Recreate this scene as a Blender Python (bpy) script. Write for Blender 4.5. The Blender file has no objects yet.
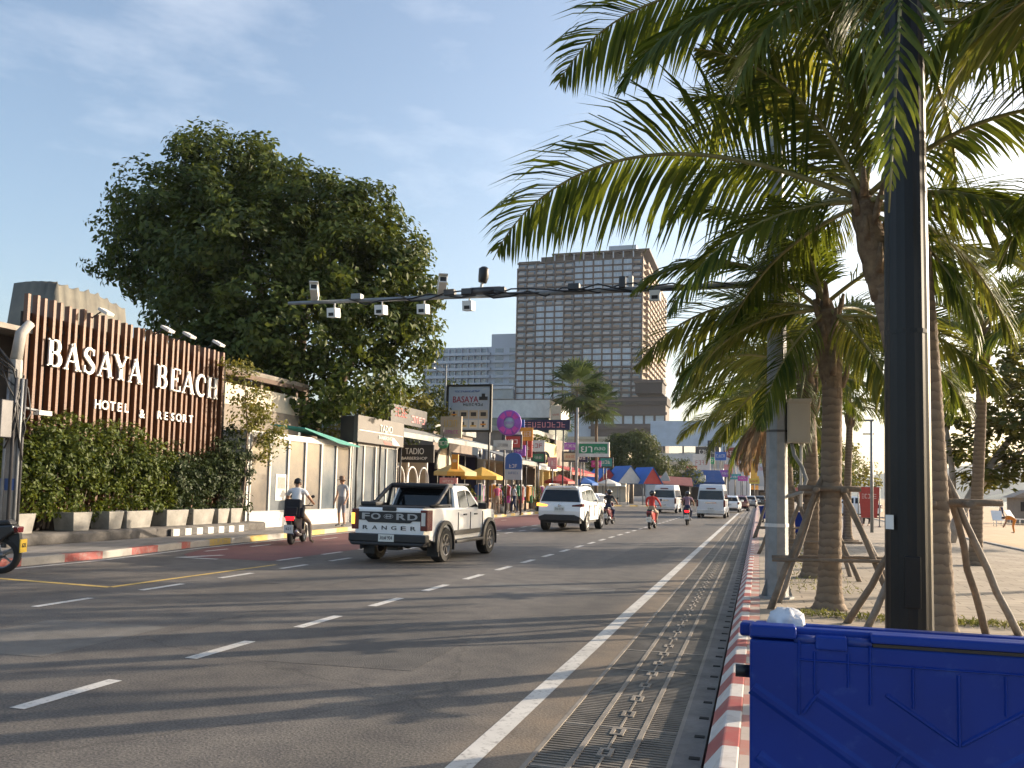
import bpy, bmesh, math, random
import numpy as np
from mathutils import Vector, Matrix, Euler
R = math.radians
PI = math.pi
scene = bpy.context.scene
COL = scene.collection
random.seed(7)
rng = np.random.default_rng(11)

# ------------------------------------------------------------------ materials
MATS = {}
def M(name, col, rough=.7, var=.12, scale=3.0, metal=0.0, bump=0.0, bscale=60.0, spec=.5, col2=None, emit=0.0, coat=0.0):
    if name in MATS: return MATS[name]
    m = bpy.data.materials.new(name); m.use_nodes = True
    nt = m.node_tree; b = nt.nodes['Principled BSDF']
    b.inputs['Roughness'].default_value = rough
    b.inputs['Metallic'].default_value = metal
    b.inputs['Specular IOR Level'].default_value = spec
    b.inputs['Coat Weight'].default_value = coat
    tc = nt.nodes.new('ShaderNodeTexCoord')
    if var > 0 or col2:
        n = nt.nodes.new('ShaderNodeTexNoise'); n.inputs['Scale'].default_value = scale
        n.inputs['Detail'].default_value = 6; n.inputs['Roughness'].default_value = .65
        nt.links.new(tc.outputs['Object'], n.inputs['Vector'])
        r = nt.nodes.new('ShaderNodeValToRGB')
        lo = [max(0, c*(1-var)) for c in col[:3]]; hi = [min(1, c*(1+var)) for c in col[:3]]
        if col2: lo, hi = list(col[:3]), list(col2[:3])
        r.color_ramp.elements[0].position = .32; r.color_ramp.elements[1].position = .68
        r.color_ramp.elements[0].color = (*lo, 1); r.color_ramp.elements[1].color = (*hi, 1)
        nt.links.new(n.outputs['Fac'], r.inputs['Fac'])
        nt.links.new(r.outputs['Color'], b.inputs['Base Color'])
    else:
        b.inputs['Base Color'].default_value = (*col[:3], 1)
    if bump > 0:
        n2 = nt.nodes.new('ShaderNodeTexNoise'); n2.inputs['Scale'].default_value = bscale; n2.inputs['Detail'].default_value = 4
        nt.links.new(tc.outputs['Object'], n2.inputs['Vector'])
        bp = nt.nodes.new('ShaderNodeBump'); bp.inputs['Strength'].default_value = bump; bp.inputs['Distance'].default_value = .02
        nt.links.new(n2.outputs['Fac'], bp.inputs['Height']); nt.links.new(bp.outputs['Normal'], b.inputs['Normal'])
    if emit > 0:
        b.inputs['Emission Color'].default_value = (*col[:3], 1); b.inputs['Emission Strength'].default_value = emit
    MATS[name] = m
    return m

def leafmat(name, c1, c2, trans=.35, scale=.8, rough=.45):
    """foliage: two hues mixed by noise and by a random per-leaf attribute, part of the light passes through"""
    if name in MATS: return MATS[name]
    m = bpy.data.materials.new(name); m.use_nodes = True
    nt = m.node_tree; b = nt.nodes['Principled BSDF']; out = nt.nodes['Material Output']
    b.inputs['Roughness'].default_value = rough; b.inputs['Specular IOR Level'].default_value = .22; b.inputs['Roughness'].default_value = max(rough,.5)
    tc = nt.nodes.new('ShaderNodeTexCoord')
    n = nt.nodes.new('ShaderNodeTexNoise'); n.inputs['Scale'].default_value = scale; n.inputs['Detail'].default_value = 5
    nt.links.new(tc.outputs['Object'], n.inputs['Vector'])
    at = nt.nodes.new('ShaderNodeAttribute'); at.attribute_name = 'rnd'
    ad = nt.nodes.new('ShaderNodeMath'); ad.operation = 'MULTIPLY_ADD'
    nt.links.new(at.outputs['Fac'], ad.inputs[0]); ad.inputs[1].default_value = .45
    nt.links.new(n.outputs['Fac'], ad.inputs[2])
    r = nt.nodes.new('ShaderNodeValToRGB')
    r.color_ramp.elements[0].position = .4; r.color_ramp.elements[1].position = 1.0
    r.color_ramp.elements[0].color = (*c1, 1); r.color_ramp.elements[1].color = (*c2, 1)
    nt.links.new(ad.outputs[0], r.inputs['Fac'])
    nt.links.new(r.outputs['Color'], b.inputs['Base Color'])
    t = nt.nodes.new('ShaderNodeBsdfTranslucent')
    hs = nt.nodes.new('ShaderNodeHueSaturation'); hs.inputs['Hue'].default_value = .475; hs.inputs['Saturation'].default_value = 1.1; hs.inputs['Value'].default_value = 1.5
    nt.links.new(r.outputs['Color'], hs.inputs['Color']); nt.links.new(hs.outputs['Color'], t.inputs['Color'])
    mx = nt.nodes.new('ShaderNodeMixShader'); mx.inputs[0].default_value = trans
    nt.links.new(b.outputs[0], mx.inputs[1]); nt.links.new(t.outputs[0], mx.inputs[2])
    nt.links.new(mx.outputs[0], out.inputs['Surface'])
    MATS[name] = m
    return m

def glass(name, col=(.02,.025,.03), rough=.05):
    return M(name, col, rough, 0, spec=1.0)

# ------------------------------------------------------------------ mesh builder
def rotm(a, b):
    """frame whose Z runs from a to b"""
    z = (Vector(b)-Vector(a)).normalized()
    up = Vector((0,0,1)) if abs(z.z) < .95 else Vector((0,1,0))
    x = up.cross(z).normalized(); y = z.cross(x)
    return Matrix((x,y,z)).transposed()

class MB:
    def __init__(s): s.v=[]; s.f=[]; s.m=[]; s.mats=[]; s.sm=[]
    def mi(s, mat):
        if mat not in s.mats: s.mats.append(mat)
        return s.mats.index(mat)
    def add(s, vs, fs, mat, smooth=False):
        o = len(s.v); i = s.mi(mat)
        s.v += [tuple(v) for v in vs]
        for f in fs: s.f.append(tuple(o+k for k in f)); s.m.append(i); s.sm.append(smooth)
        return s
    def box(s, a, b, mat, mtx=None):
        (x0,y0,z0),(x1,y1,z1) = a, b
        vs = [(x0,y0,z0),(x1,y0,z0),(x1,y1,z0),(x0,y1,z0),(x0,y0,z1),(x1,y0,z1),(x1,y1,z1),(x0,y1,z1)]
        if mtx is not None: vs = [mtx @ Vector(v) for v in vs]
        return s.add(vs, [(3,2,1,0),(4,5,6,7),(0,1,5,4),(1,2,6,5),(2,3,7,6),(3,0,4,7)], mat)
    def beam(s, p, q, w, h, mat):
        r = rotm(p,q); L = (Vector(q)-Vector(p)).length
        mt = Matrix.Translation(p) @ r.to_4x4()
        return s.box((-w/2,-h/2,0),(w/2,h/2,L), mat, mt)
    def tube(s, pts, rads, mat, n=8, caps=True, smooth=True):
        if not hasattr(rads,'__len__'): rads = [rads]*len(pts)
        P = [Vector(p) for p in pts]; vs=[]; fs=[]
        X = None
        for i,p in enumerate(P):
            d = (P[min(i+1,len(P)-1)]-P[max(i-1,0)]).normalized()
            if X is None:
                up = Vector((0,0,1)) if abs(d.z)<.9 else Vector((1,0,0))
                X = (up - d*up.dot(d)).normalized()
            else: X = (X - d*X.dot(d)).normalized()
            Y = d.cross(X)
            for k in range(n):
                a = 2*PI*k/n
                vs.append(p + (X*math.cos(a)+Y*math.sin(a))*rads[i])
        for i in range(len(P)-1):
            for k in range(n):
                k2=(k+1)%n
                fs.append((i*n+k, i*n+k2, (i+1)*n+k2, (i+1)*n+k))
        if caps:
            fs.append(tuple(reversed(range(n)))); fs.append(tuple((len(P)-1)*n+k for k in range(n)))
        return s.add(vs, fs, mat, smooth)
    def lathe(s, prof, c, mat, n=20, axis='z', smooth=True):
        vs=[]; fs=[]; c=Vector(c)
        for (r,z) in prof:
            for k in range(n):
                a=2*PI*k/n; u,v=r*math.cos(a),r*math.sin(a)
                vs.append(c+Vector({'z':(u,v,z),'x':(z,u,v),'y':(v,z,u)}[axis]))
        for i in range(len(prof)-1):
            for k in range(n):
                k2=(k+1)%n; fs.append((i*n+k,i*n+k2,(i+1)*n+k2,(i+1)*n+k))
        return s.add(vs, fs, mat, smooth)
    def prism(s, poly, plane, c0, c1, mat):
        n=len(poly)
        f={'yz':lambda a,b,c:(c,a,b),'xz':lambda a,b,c:(a,c,b),'xy':lambda a,b,c:(a,b,c)}[plane]
        vs=[f(a,b,c0) for a,b in poly]+[f(a,b,c1) for a,b in poly]
        fs=[tuple(reversed(range(n))),tuple(range(n,2*n))]+[(i,(i+1)%n,n+(i+1)%n,n+i) for i in range(n)]
        return s.add(vs, fs, mat)
    def ball(s, c, r, mat, n=12, m=8):
        if not hasattr(r,'__len__'): r=(r,r,r)
        vs=[(c[0],c[1],c[2]-r[2])]; fs=[]
        for j in range(1,m):
            t=PI*j/m
            for k in range(n):
                a=2*PI*k/n
                vs.append((c[0]+r[0]*math.sin(t)*math.cos(a), c[1]+r[1]*math.sin(t)*math.sin(a), c[2]-r[2]*math.cos(t)))
        vs.append((c[0],c[1],c[2]+r[2])); T=len(vs)-1
        for k in range(n):
            k2=(k+1)%n
            fs.append((0,1+k2,1+k))
            for j in range(m-2): fs.append((1+j*n+k,1+j*n+k2,1+(j+1)*n+k2,1+(j+1)*n+k))
            fs.append((T,1+(m-2)*n+k,1+(m-2)*n+k2))
        return s.add(vs, fs, mat, True)
    def quad(s, a,b,c,d, mat): return s.add([a,b,c,d],[(0,1,2,3)],mat)
    def slab(s, quad, n, t, mat):
        """a quad given thickness t along n"""
        n=Vector(n).normalized()*t
        q=[Vector(p) for p in quad]; k=len(q)
        vs=[p for p in q]+[p+n for p in q]
        return s.add(vs,[tuple(reversed(range(k))),tuple(range(k,2*k))]+[(i,(i+1)%k,k+(i+1)%k,k+i) for i in range(k)],mat)
    def build(s, name, parent=None, loc=None, bevel=0, rotz=0, kind=None, label=None, seg=2, fixn=True):
        me = bpy.data.meshes.new(name); me.from_pydata(s.v, [], s.f)
        for m in s.mats: me.materials.append(m)
        me.polygons.foreach_set('material_index', s.m)
        me.polygons.foreach_set('use_smooth', s.sm)
        if fixn and len(s.f) < 6000:
            bm = bmesh.new(); bm.from_mesh(me)
            bmesh.ops.recalc_face_normals(bm, faces=bm.faces); bm.to_mesh(me); bm.free()
        me.update()
        o = bpy.data.objects.new(name, me); COL.objects.link(o)
        if parent is not None: o.parent = parent
        if loc is not None: o.location = loc
        o.rotation_euler.z = rotz
        if bevel:
            b = o.modifiers.new('bevel','BEVEL'); b.width = bevel; b.segments = seg; b.limit_method='ANGLE'; b.angle_limit=R(35)
        if kind: o['kind'] = kind
        if label: o['label'] = label
        return o

def thing(name, label, cat, loc=(0,0,0), rotz=0, group=None):
    o = bpy.data.objects.new(name, None); COL.objects.link(o)
    o.empty_display_size = .2
    o.location = loc; o.rotation_euler.z = rotz; o['label'] = label; o['category'] = cat
    if group: o['group'] = group
    return o
def tag(o, label, cat, group=None, kind=None):
    o['label'] = label; o['category'] = cat
    if group: o['group'] = group
    if kind: o['kind'] = kind
    return o
def dup(root, loc, rotz=0, label=None, scale=None):
    def cp(o, par):
        c = o.copy(); COL.objects.link(c)
        if par is not None: c.parent = par
        for k in KIDS.get(o.name, []): cp(k, c)
        return c
    KIDS.clear()
    for ob in bpy.data.objects:
        if ob.parent is not None: KIDS.setdefault(ob.parent.name, []).append(ob)
    r = cp(root, None); r.location = loc; r.rotation_euler.z = rotz
    if label: r['label'] = label
    if scale: r.scale = (scale,)*3
    return r
KIDS = {}

# ------------------------------------------------------------------ lettering
_TC = {}
def text_geo(txt, size=1, depth=.02, offset=0.0):
    key=(txt,size,depth,offset)
    if key in _TC: return _TC[key]
    cu = bpy.data.curves.new('t','FONT'); cu.body = txt; cu.size = size; cu.extrude = depth/2; cu.offset = offset
    cu.align_x='CENTER'; cu.align_y='CENTER'; cu.resolution_u = 4
    o = bpy.data.objects.new('t',cu); COL.objects.link(o)
    dg = bpy.context.evaluated_depsgraph_get(); dg.update()
    me = bpy.data.meshes.new_from_object(o.evaluated_get(dg))
    r = ([v.co.copy() for v in me.vertices],[tuple(p.vertices) for p in me.polygons])
    bpy.data.objects.remove(o); bpy.data.curves.remove(cu); bpy.data.meshes.remove(me)
    _TC[key] = r
    return r
FACE = {'-y': Matrix(((1,0,0),(0,0,-1),(0,1,0))), '+x': Matrix(((0,0,1),(1,0,0),(0,1,0))), '+y': Matrix(((-1,0,0),(0,0,1),(0,1,0)))}
def text(mb, txt, c, size, mat, face='-y', width=None, depth=.02, rot=0, height=None, offset=0.0):
    if txt[0]=='~': return scribble(mb,txt,c,size,mat,face,width,depth)
    vs,fs = text_geo(txt,size,depth,offset)
    if not vs: return
    x0=min(v.x for v in vs); x1=max(v.x for v in vs); y0=min(v.y for v in vs); y1=max(v.y for v in vs)
    sx = 1 if width is None else width/max(1e-6,(x1-x0)); sy = 1 if height is None else height/max(1e-6,(y1-y0))
    if width is not None and height is None: sy = 1
    m = FACE[face]; rt = Matrix.Rotation(rot,3,'Z')
    mb.add([m @ (rt @ Vector(((v.x-(x0+x1)/2)*sx,(v.y-(y0+y1)/2)*sy,v.z)))+Vector(c) for v in vs], fs, mat)

def scribble(mb,txt,c,size,mat,face,width,depth):
    """lettering too small or blurred to read: a row of short loops and strokes"""
    n=int(''.join(q for q in txt[1:] if q.isdigit())); g=random.Random(txt); W=width or size*n*.6; h=size*.7; p=W/n; m=FACE[face]
    for i in range(n):
        x=-W/2+p*(i+.12); w_=p*.7; t=min(w_,h)*.2
        for (a0,a1,b0,b1) in g.sample([(0,t,0,h),(w_-t,w_,0,h),(0,w_,0,t),(0,w_,h-t,h),(0,w_,h*.45,h*.45+t)],3):
            q=[(x+a0,b0-h/2),(x+a1,b0-h/2),(x+a1,b1-h/2),(x+a0,b1-h/2)]
            k=depth/2+.0005*g.randrange(9)
            vs=[m@Vector((u,v,z))+Vector(c) for z in (0,k) for u,v in q]
            mb.add(vs,[(3,2,1,0),(4,5,6,7),(0,1,5,4),(1,2,6,5),(2,3,7,6),(3,0,4,7)],mat)
def stroke(mb, pts, ws, c, mat, face, depth=.03, sx=1, sy=1):
    """2D ribbon of changing width, made solid, standing on a vertical face"""
    P=[Vector((p[0]*sx,p[1]*sy)) for p in pts]; n=len(P); L=[];Rr=[]
    if not hasattr(ws,'__len__'): ws=[ws]*n
    for i in range(n):
        d=(P[min(i+1,n-1)]-P[max(i-1,0)]).normalized(); nn=Vector((-d.y,d.x))
        L.append(P[i]+nn*ws[i]/2); Rr.append(P[i]-nn*ws[i]/2)
    m=FACE[face]; vs=[]
    for z in (0,depth):
        for q in L+Rr: vs.append(m@Vector((q.x,q.y,z))+Vector(c))
    fs=[]; N=2*n
    for i in range(n-1):
        fs.append((i,i+1,n+i+1,n+i)); fs.append((N+i,N+n+i,N+n+i+1,N+i+1))
        fs.append((i,N+i,N+i+1,i+1)); fs.append((n+i,n+i+1,N+n+i+1,N+n+i))
    fs.append((0,n,N+n,N)); fs.append((n-1,N+n-1,N+2*n-1,2*n-1))
    mb.add(vs,fs,mat)

# ------------------------------------------------------------------ leaves
def leaf_mesh(name, cent, nrm, size, mats, parent=None, loc=None, aspect=.55, sizevar=.35, tri=False, droop=0.0, seed=1):
    g = np.random.default_rng(seed)
    n = len(cent); cent=np.asarray(cent,float); nrm=np.asarray(nrm,float)
    nrm /= np.linalg.norm(nrm,axis=1,keepdims=True)+1e-9
    t = g.normal(size=(n,3)); t[:,2] -= droop
    t -= nrm*np.sum(t*nrm,axis=1,keepdims=True); t /= np.linalg.norm(t,axis=1,keepdims=True)+1e-9
    b = np.cross(nrm,t)
    L = (size*(1+sizevar*g.uniform(-1,1,n)))[:,None]; W = L*aspect
    k=.12*L
    v = np.stack([cent-t*L*.5, cent+b*W*.5+nrm*k, cent+t*L*.5, cent-b*W*.5+nrm*k],1).reshape(-1,3)
    me = bpy.data.meshes.new(name)
    me.vertices.add(4*n); me.vertices.foreach_set('co', v.ravel())
    idx=np.arange(4*n); base=idx.reshape(n,4)
    tris=np.concatenate([base[:,[0,1,2]],base[:,[0,2,3]]],1).reshape(-1)
    me.loops.add(6*n); me.loops.foreach_set('vertex_index', tris)
    me.polygons.add(2*n); me.polygons.foreach_set('loop_start', np.arange(0,6*n,3)); me.polygons.foreach_set('loop_total', np.full(2*n,3))
    a = me.attributes.new('rnd','FLOAT','FACE'); a.data.foreach_set('value', np.repeat(g.uniform(0,1,n),2))
    for m in mats: me.materials.append(m)
    me.update(calc_edges=True)
    o = bpy.data.objects.new(name, me); COL.objects.link(o)
    if parent is not None: o.parent=parent
    if loc is not None: o.location=loc
    return o

def blob_leaves(blobs, density, g, clump=.5, shell=.55, up=.5, per=26):
    """blobs: (x,y,z,rx,ry,rz). Leaves sit in small clumps spread over and through each blob."""
    C=[];N=[]
    for (x,y,z,rx,ry,rz) in blobs:
        area=(rx*ry+ry*rz+rx*rz)/3
        k=max(3,int(density*area*4))
        d=g.normal(size=(k,3)); d/=np.linalg.norm(d,axis=1,keepdims=True)
        rad=(shell+(.98-shell)*g.uniform(0,1,k)**.6)[:,None]
        cc=np.array([x,y,z])+d*rad*np.array([rx,ry,rz])
        off=g.normal(size=(k,per,3)); off=off/np.linalg.norm(off,axis=2,keepdims=True)*(g.uniform(0,1,(k,per,1))**.45)*clump*1.35*np.array([1,1,.75])
        pts=(cc[:,None,:]+off).reshape(-1,3)
        nn=(d[:,None,:]*.8+off/clump*.45+g.normal(size=(k,per,3))*.45+np.array([0,0,up])).reshape(-1,3)
        C.append(pts);N.append(nn)
    return np.concatenate(C),np.concatenate(N)

# ------------------------------------------------------------------ people
def skin_mesh(name, V, E, rads, bonemat, parent=None, loc=(0,0,0), rotz=0, sub=1):
    """one continuous skin over a skeleton; each face takes the material of its nearest bone"""
    me=bpy.data.meshes.new(name); me.from_pydata(V,E,[]); me.update()
    o=bpy.data.objects.new(name,me); COL.objects.link(o)
    o.modifiers.new('skin','SKIN'); s=o.modifiers.new('sub','SUBSURF'); s.levels=sub; s.render_levels=sub
    sv=me.skin_vertices[0].data
    for i,r in enumerate(rads):
        rr=r if hasattr(r,'__len__') else (r,r)
        sv[i].radius=rr; sv[i].use_root=(i==0)
    dg=bpy.context.evaluated_depsgraph_get(); dg.update()
    nm=bpy.data.meshes.new_from_object(o.evaluated_get(dg))
    bpy.data.objects.remove(o); bpy.data.meshes.remove(me)
    mats=[]
    for m in bonemat:
        if m not in mats: mats.append(m)
    nm.materials.clear()
    for m in mats: nm.materials.append(m)
    VV=[Vector(v) for v in V]
    for p in nm.polygons:
        c=p.center; best=9; bi=0
        for i,(a,b) in enumerate(E):
            A=VV[a];B=VV[b];ab=B-A;t=max(0,min(1,(c-A).dot(ab)/max(1e-9,ab.length_squared)))
            rr=rads[a]*(1-t)+rads[b]*t
            d=(c-(A+ab*t)).length-rr*.6
            if d<best: best=d;bi=i
        p.material_index=mats.index(bonemat[bi]); p.use_smooth=True
    ob=bpy.data.objects.new(name,nm); COL.objects.link(ob)
    if parent is not None: ob.parent=parent
    ob.location=loc; ob.rotation_euler.z=rotz
    return ob

def person(label, loc, rotz, pose, shirt, pants, skin, hair, hat=None, helmet=None, shorts=False, sleeves=False, scale=1.0, feet=None, group=None):
    """pose: dict joint -> (x,y,z), facing +y"""
    J=pose; V=[];E=[];Rd=[];BM=[];ix={}
    def v(n,co,r): ix[n]=len(V); V.append(tuple(co)); Rd.append(r); return ix[n]
    def e(a,b,m): E.append((ix[a],ix[b])); BM.append(m)
    sh,pa,sk=shirt,pants,skin; ft=feet or skin
    P=Vector(J['pelvis']); C=Vector(J['chest']); N=Vector(J['neck']); H=Vector(J['head'])
    v('pelvis',P,.135); v('waist',P.lerp(C,.45),.125); v('chest',C,.15); v('neckb',C.lerp(N,.72),.1); v('neck',N,.055)
    hd=(H-N).normalized()
    v('jaw',N.lerp(H,.5)+Vector((0,.012,0)),.07); v('head',H,.092); v('top',H+hd*.085,.06)
    e('pelvis','waist',pa); e('waist','chest',sh); e('chest','neckb',sh); e('neckb','neck',sh); e('neck','jaw',sk); e('jaw','head',sk); e('head','top',sk)
    for s in ('l','r'):
        S=Vector(J['sh_'+s]);L=Vector(J['el_'+s]);W=Vector(J['wr_'+s])
        v('sh'+s,S,.065);v('ua'+s,S.lerp(L,.45),.052);v('el'+s,L,.042);v('fa'+s,L.lerp(W,.35),.04);v('wr'+s,W,.027)
        d=(W-L).normalized(); v('pm'+s,W+d*.07,.03)
        e('neckb','sh'+s,sh);e('sh'+s,'ua'+s,sh);e('ua'+s,'el'+s,sh if sleeves else sk);e('el'+s,'fa'+s,sh if sleeves else sk);e('fa'+s,'wr'+s,sh if sleeves else sk);e('wr'+s,'pm'+s,sk)
        ax=Vector((0,1,0)) if abs(d.y)<.8 else Vector((1,0,0))
        sd=(ax-d*ax.dot(d)).normalized()
        for k,(o_,ln) in enumerate(((.024,.07),(.008,.082),(-.009,.076),(-.024,.06))):
            v('f%d%s'%(k,s),W+d*(.07+ln*.6)+sd*o_,.0085);v('g%d%s'%(k,s),W+d*(.07+ln)+sd*o_+Vector((0,.012,-.004)),.0075)
            e('pm'+s,'f%d%s'%(k,s),sk);e('f%d%s'%(k,s),'g%d%s'%(k,s),sk)
        v('th'+s,W+d*.075+sd*.05,.009); e('wr'+s,'th'+s,sk)
        Hh=Vector(J['hip_'+s]);K=Vector(J['kn_'+s]);A=Vector(J['an_'+s]);T=Vector(J['toe_'+s])
        v('hip'+s,Hh,.095);v('tg'+s,Hh.lerp(K,.45),.085);v('kn'+s,K,.06);v('cf'+s,K.lerp(A,.3),.058);v('an'+s,A,.037);v('toe'+s,T,.035)
        lo=sk if shorts else pa
        e('pelvis','hip'+s,pa);e('hip'+s,'tg'+s,pa);e('tg'+s,'kn'+s,pa);e('kn'+s,'cf'+s,lo);e('cf'+s,'an'+s,lo);e('an'+s,'toe'+s,ft)
    th=thing('person',label,'person',loc,rotz,group)
    th.scale=(scale,)*3
    skin_mesh('body',V,E,Rd,BM,th)
    if helmet is None:
        hb=MB(); f=Vector((0,1,0)); c=H+hd*.035-f*.02
        n,m=14,9; vs=[];fs=[]
        for j in range(m):
            t=PI*.62*j/(m-1)
            for k in range(n):
                a=2*PI*k/n; fr=.5+.5*math.sin(a)
                tt=t*(1-.42*fr)
                vs.append((c.x+.104*math.sin(tt)*math.cos(a),c.y+.112*math.sin(tt)*math.sin(a),c.z+.112*math.cos(tt)))
        for j in range(m-1):
            for k in range(n): fs.append((j*n+k,j*n+(k+1)%n,(j+1)*n+(k+1)%n,(j+1)*n+k))
        hb.add(vs,fs,hair,True); hb.build('hair',th)
        fb=MB(); eye=M('eye_dark',(.02,.015,.012),.3,0); fc=H+Vector((0,.085,0))
        for sx in (-.033,.033): fb.ball((fc.x+sx,fc.y-.002,fc.z+.005),(.013,.009,.008),eye,8,6)
        fb.build('eyes',th)
        nb=MB(); nb.ball((fc.x,fc.y+.012,fc.z-.03),(.014,.02,.024),sk,8,6)
        for sx in (-.094,.094): nb.ball((H.x+sx,H.y-.005,H.z-.01),(.012,.022,.033),sk,8,6)
        nb.build('nose_and_ears',th)
        mb_=MB(); mb_.ball((fc.x,fc.y-.012,fc.z-.065),(.026,.012,.007),M('lip',(.35,.13,.11),.5,0),8,6); mb_.build('mouth',th)
    else:
        hb=MB(); hb.ball(tuple(H+hd*.03),(.135,.15,.14),helmet,16,10); hb.build('helmet',th)
        vb=MB(); vb.ball(tuple(H+hd*.0+Vector((0,.055,0))),(.11,.11,.075),glass('visor_glass'),14,8); vb.build('visor',th)
    if hat is not None:
        hb=MB(); hb.lathe([(.0,.13),(.07,.125),(.095,.09),(.1,.0),(.19,-.02),(.19,-.032),(.1,-.012)],tuple(H+hd*.06),hat,18); hb.build('hat',th)
    return th

def pose_stand(arm=.0):
    p={'pelvis':(0,0,.93),'chest':(0,.0,1.26),'neck':(0,.0,1.5),'head':(0,.025,1.62)}
    for s,x in (('l',-1),('r',1)):
        p['sh_'+s]=(x*.19,-.01,1.42);p['el_'+s]=(x*.25,-.03,1.13);p['wr_'+s]=(x*.25,.05+arm,.9)
        p['hip_'+s]=(x*.09,0,.88);p['kn_'+s]=(x*.11,.02,.49);p['an_'+s]=(x*.12,-.03,.08);p['toe_'+s]=(x*.15,.15,.035)
    return p
def pose_walk(a=.22):
    p=pose_stand()
    for s,x,g in (('l',-1,1),('r',1,-1)):
        p['kn_'+s]=(x*.1,.05+g*a*.5,.5);p['an_'+s]=(x*.1,g*a-.05,.09+(.05 if g<0 else 0));p['toe_'+s]=(x*.12,g*a+.12,.035)
        p['el_'+s]=(x*.25,-g*a*.4,1.14);p['wr_'+s]=(x*.24,-g*a*.9+.05,.92)
    return p
def pose_ride(hz=1.02, foot_out=None):
    p={'pelvis':(0,-.28,.86),'chest':(0,-.2,1.2),'neck':(0,-.15,1.42),'head':(0,-.11,1.54)}
    for s,x in (('l',-1),('r',1)):
        p['sh_'+s]=(x*.19,-.18,1.35);p['el_'+s]=(x*.3,.05,1.14);p['wr_'+s]=(x*.3,.3,hz)
        p['hip_'+s]=(x*.1,-.25,.83);p['kn_'+s]=(x*.19,.16,.72);p['an_'+s]=(x*.15,.08,.36);p['toe_'+s]=(x*.16,.25,.32)
    if foot_out=='r':
        p['kn_r']=(.3,.05,.52);p['an_r']=(.36,-.08,.1);p['toe_r']=(.4,.08,.04)
    return p
def pose_bend():
    p={'pelvis':(0,-.1,.9),'chest':(0,.22,1.02),'neck':(0,.42,1.0),'head':(0,.53,.95)}
    for s,x in (('l',-1),('r',1)):
        p['sh_'+s]=(x*.19,.34,1.0);p['el_'+s]=(x*.22,.38,.72);p['wr_'+s]=(x*.2,.48,.5)
        p['hip_'+s]=(x*.09,-.1,.86);p['kn_'+s]=(x*.11,.0,.48);p['an_'+s]=(x*.12,-.06,.08);p['toe_'+s]=(x*.14,.12,.035)
    return p
def pose_sit(z=.3):
    p={'pelvis':(0,0,z),'chest':(0,-.08,z+.33),'neck':(0,-.06,z+.55),'head':(0,-.03,z+.67)}
    for s,x in (('l',-1),('r',1)):
        p['sh_'+s]=(x*.19,-.08,z+.47);p['el_'+s]=(x*.25,.05,z+.2);p['wr_'+s]=(x*.18,.28,z+.16)
        p['hip_'+s]=(x*.09,.03,z-.02);p['kn_'+s]=(x*.14,.42,z+.1);p['an_'+s]=(x*.13,.5,.08);p['toe_'+s]=(x*.14,.67,.035)
    return p

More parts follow.
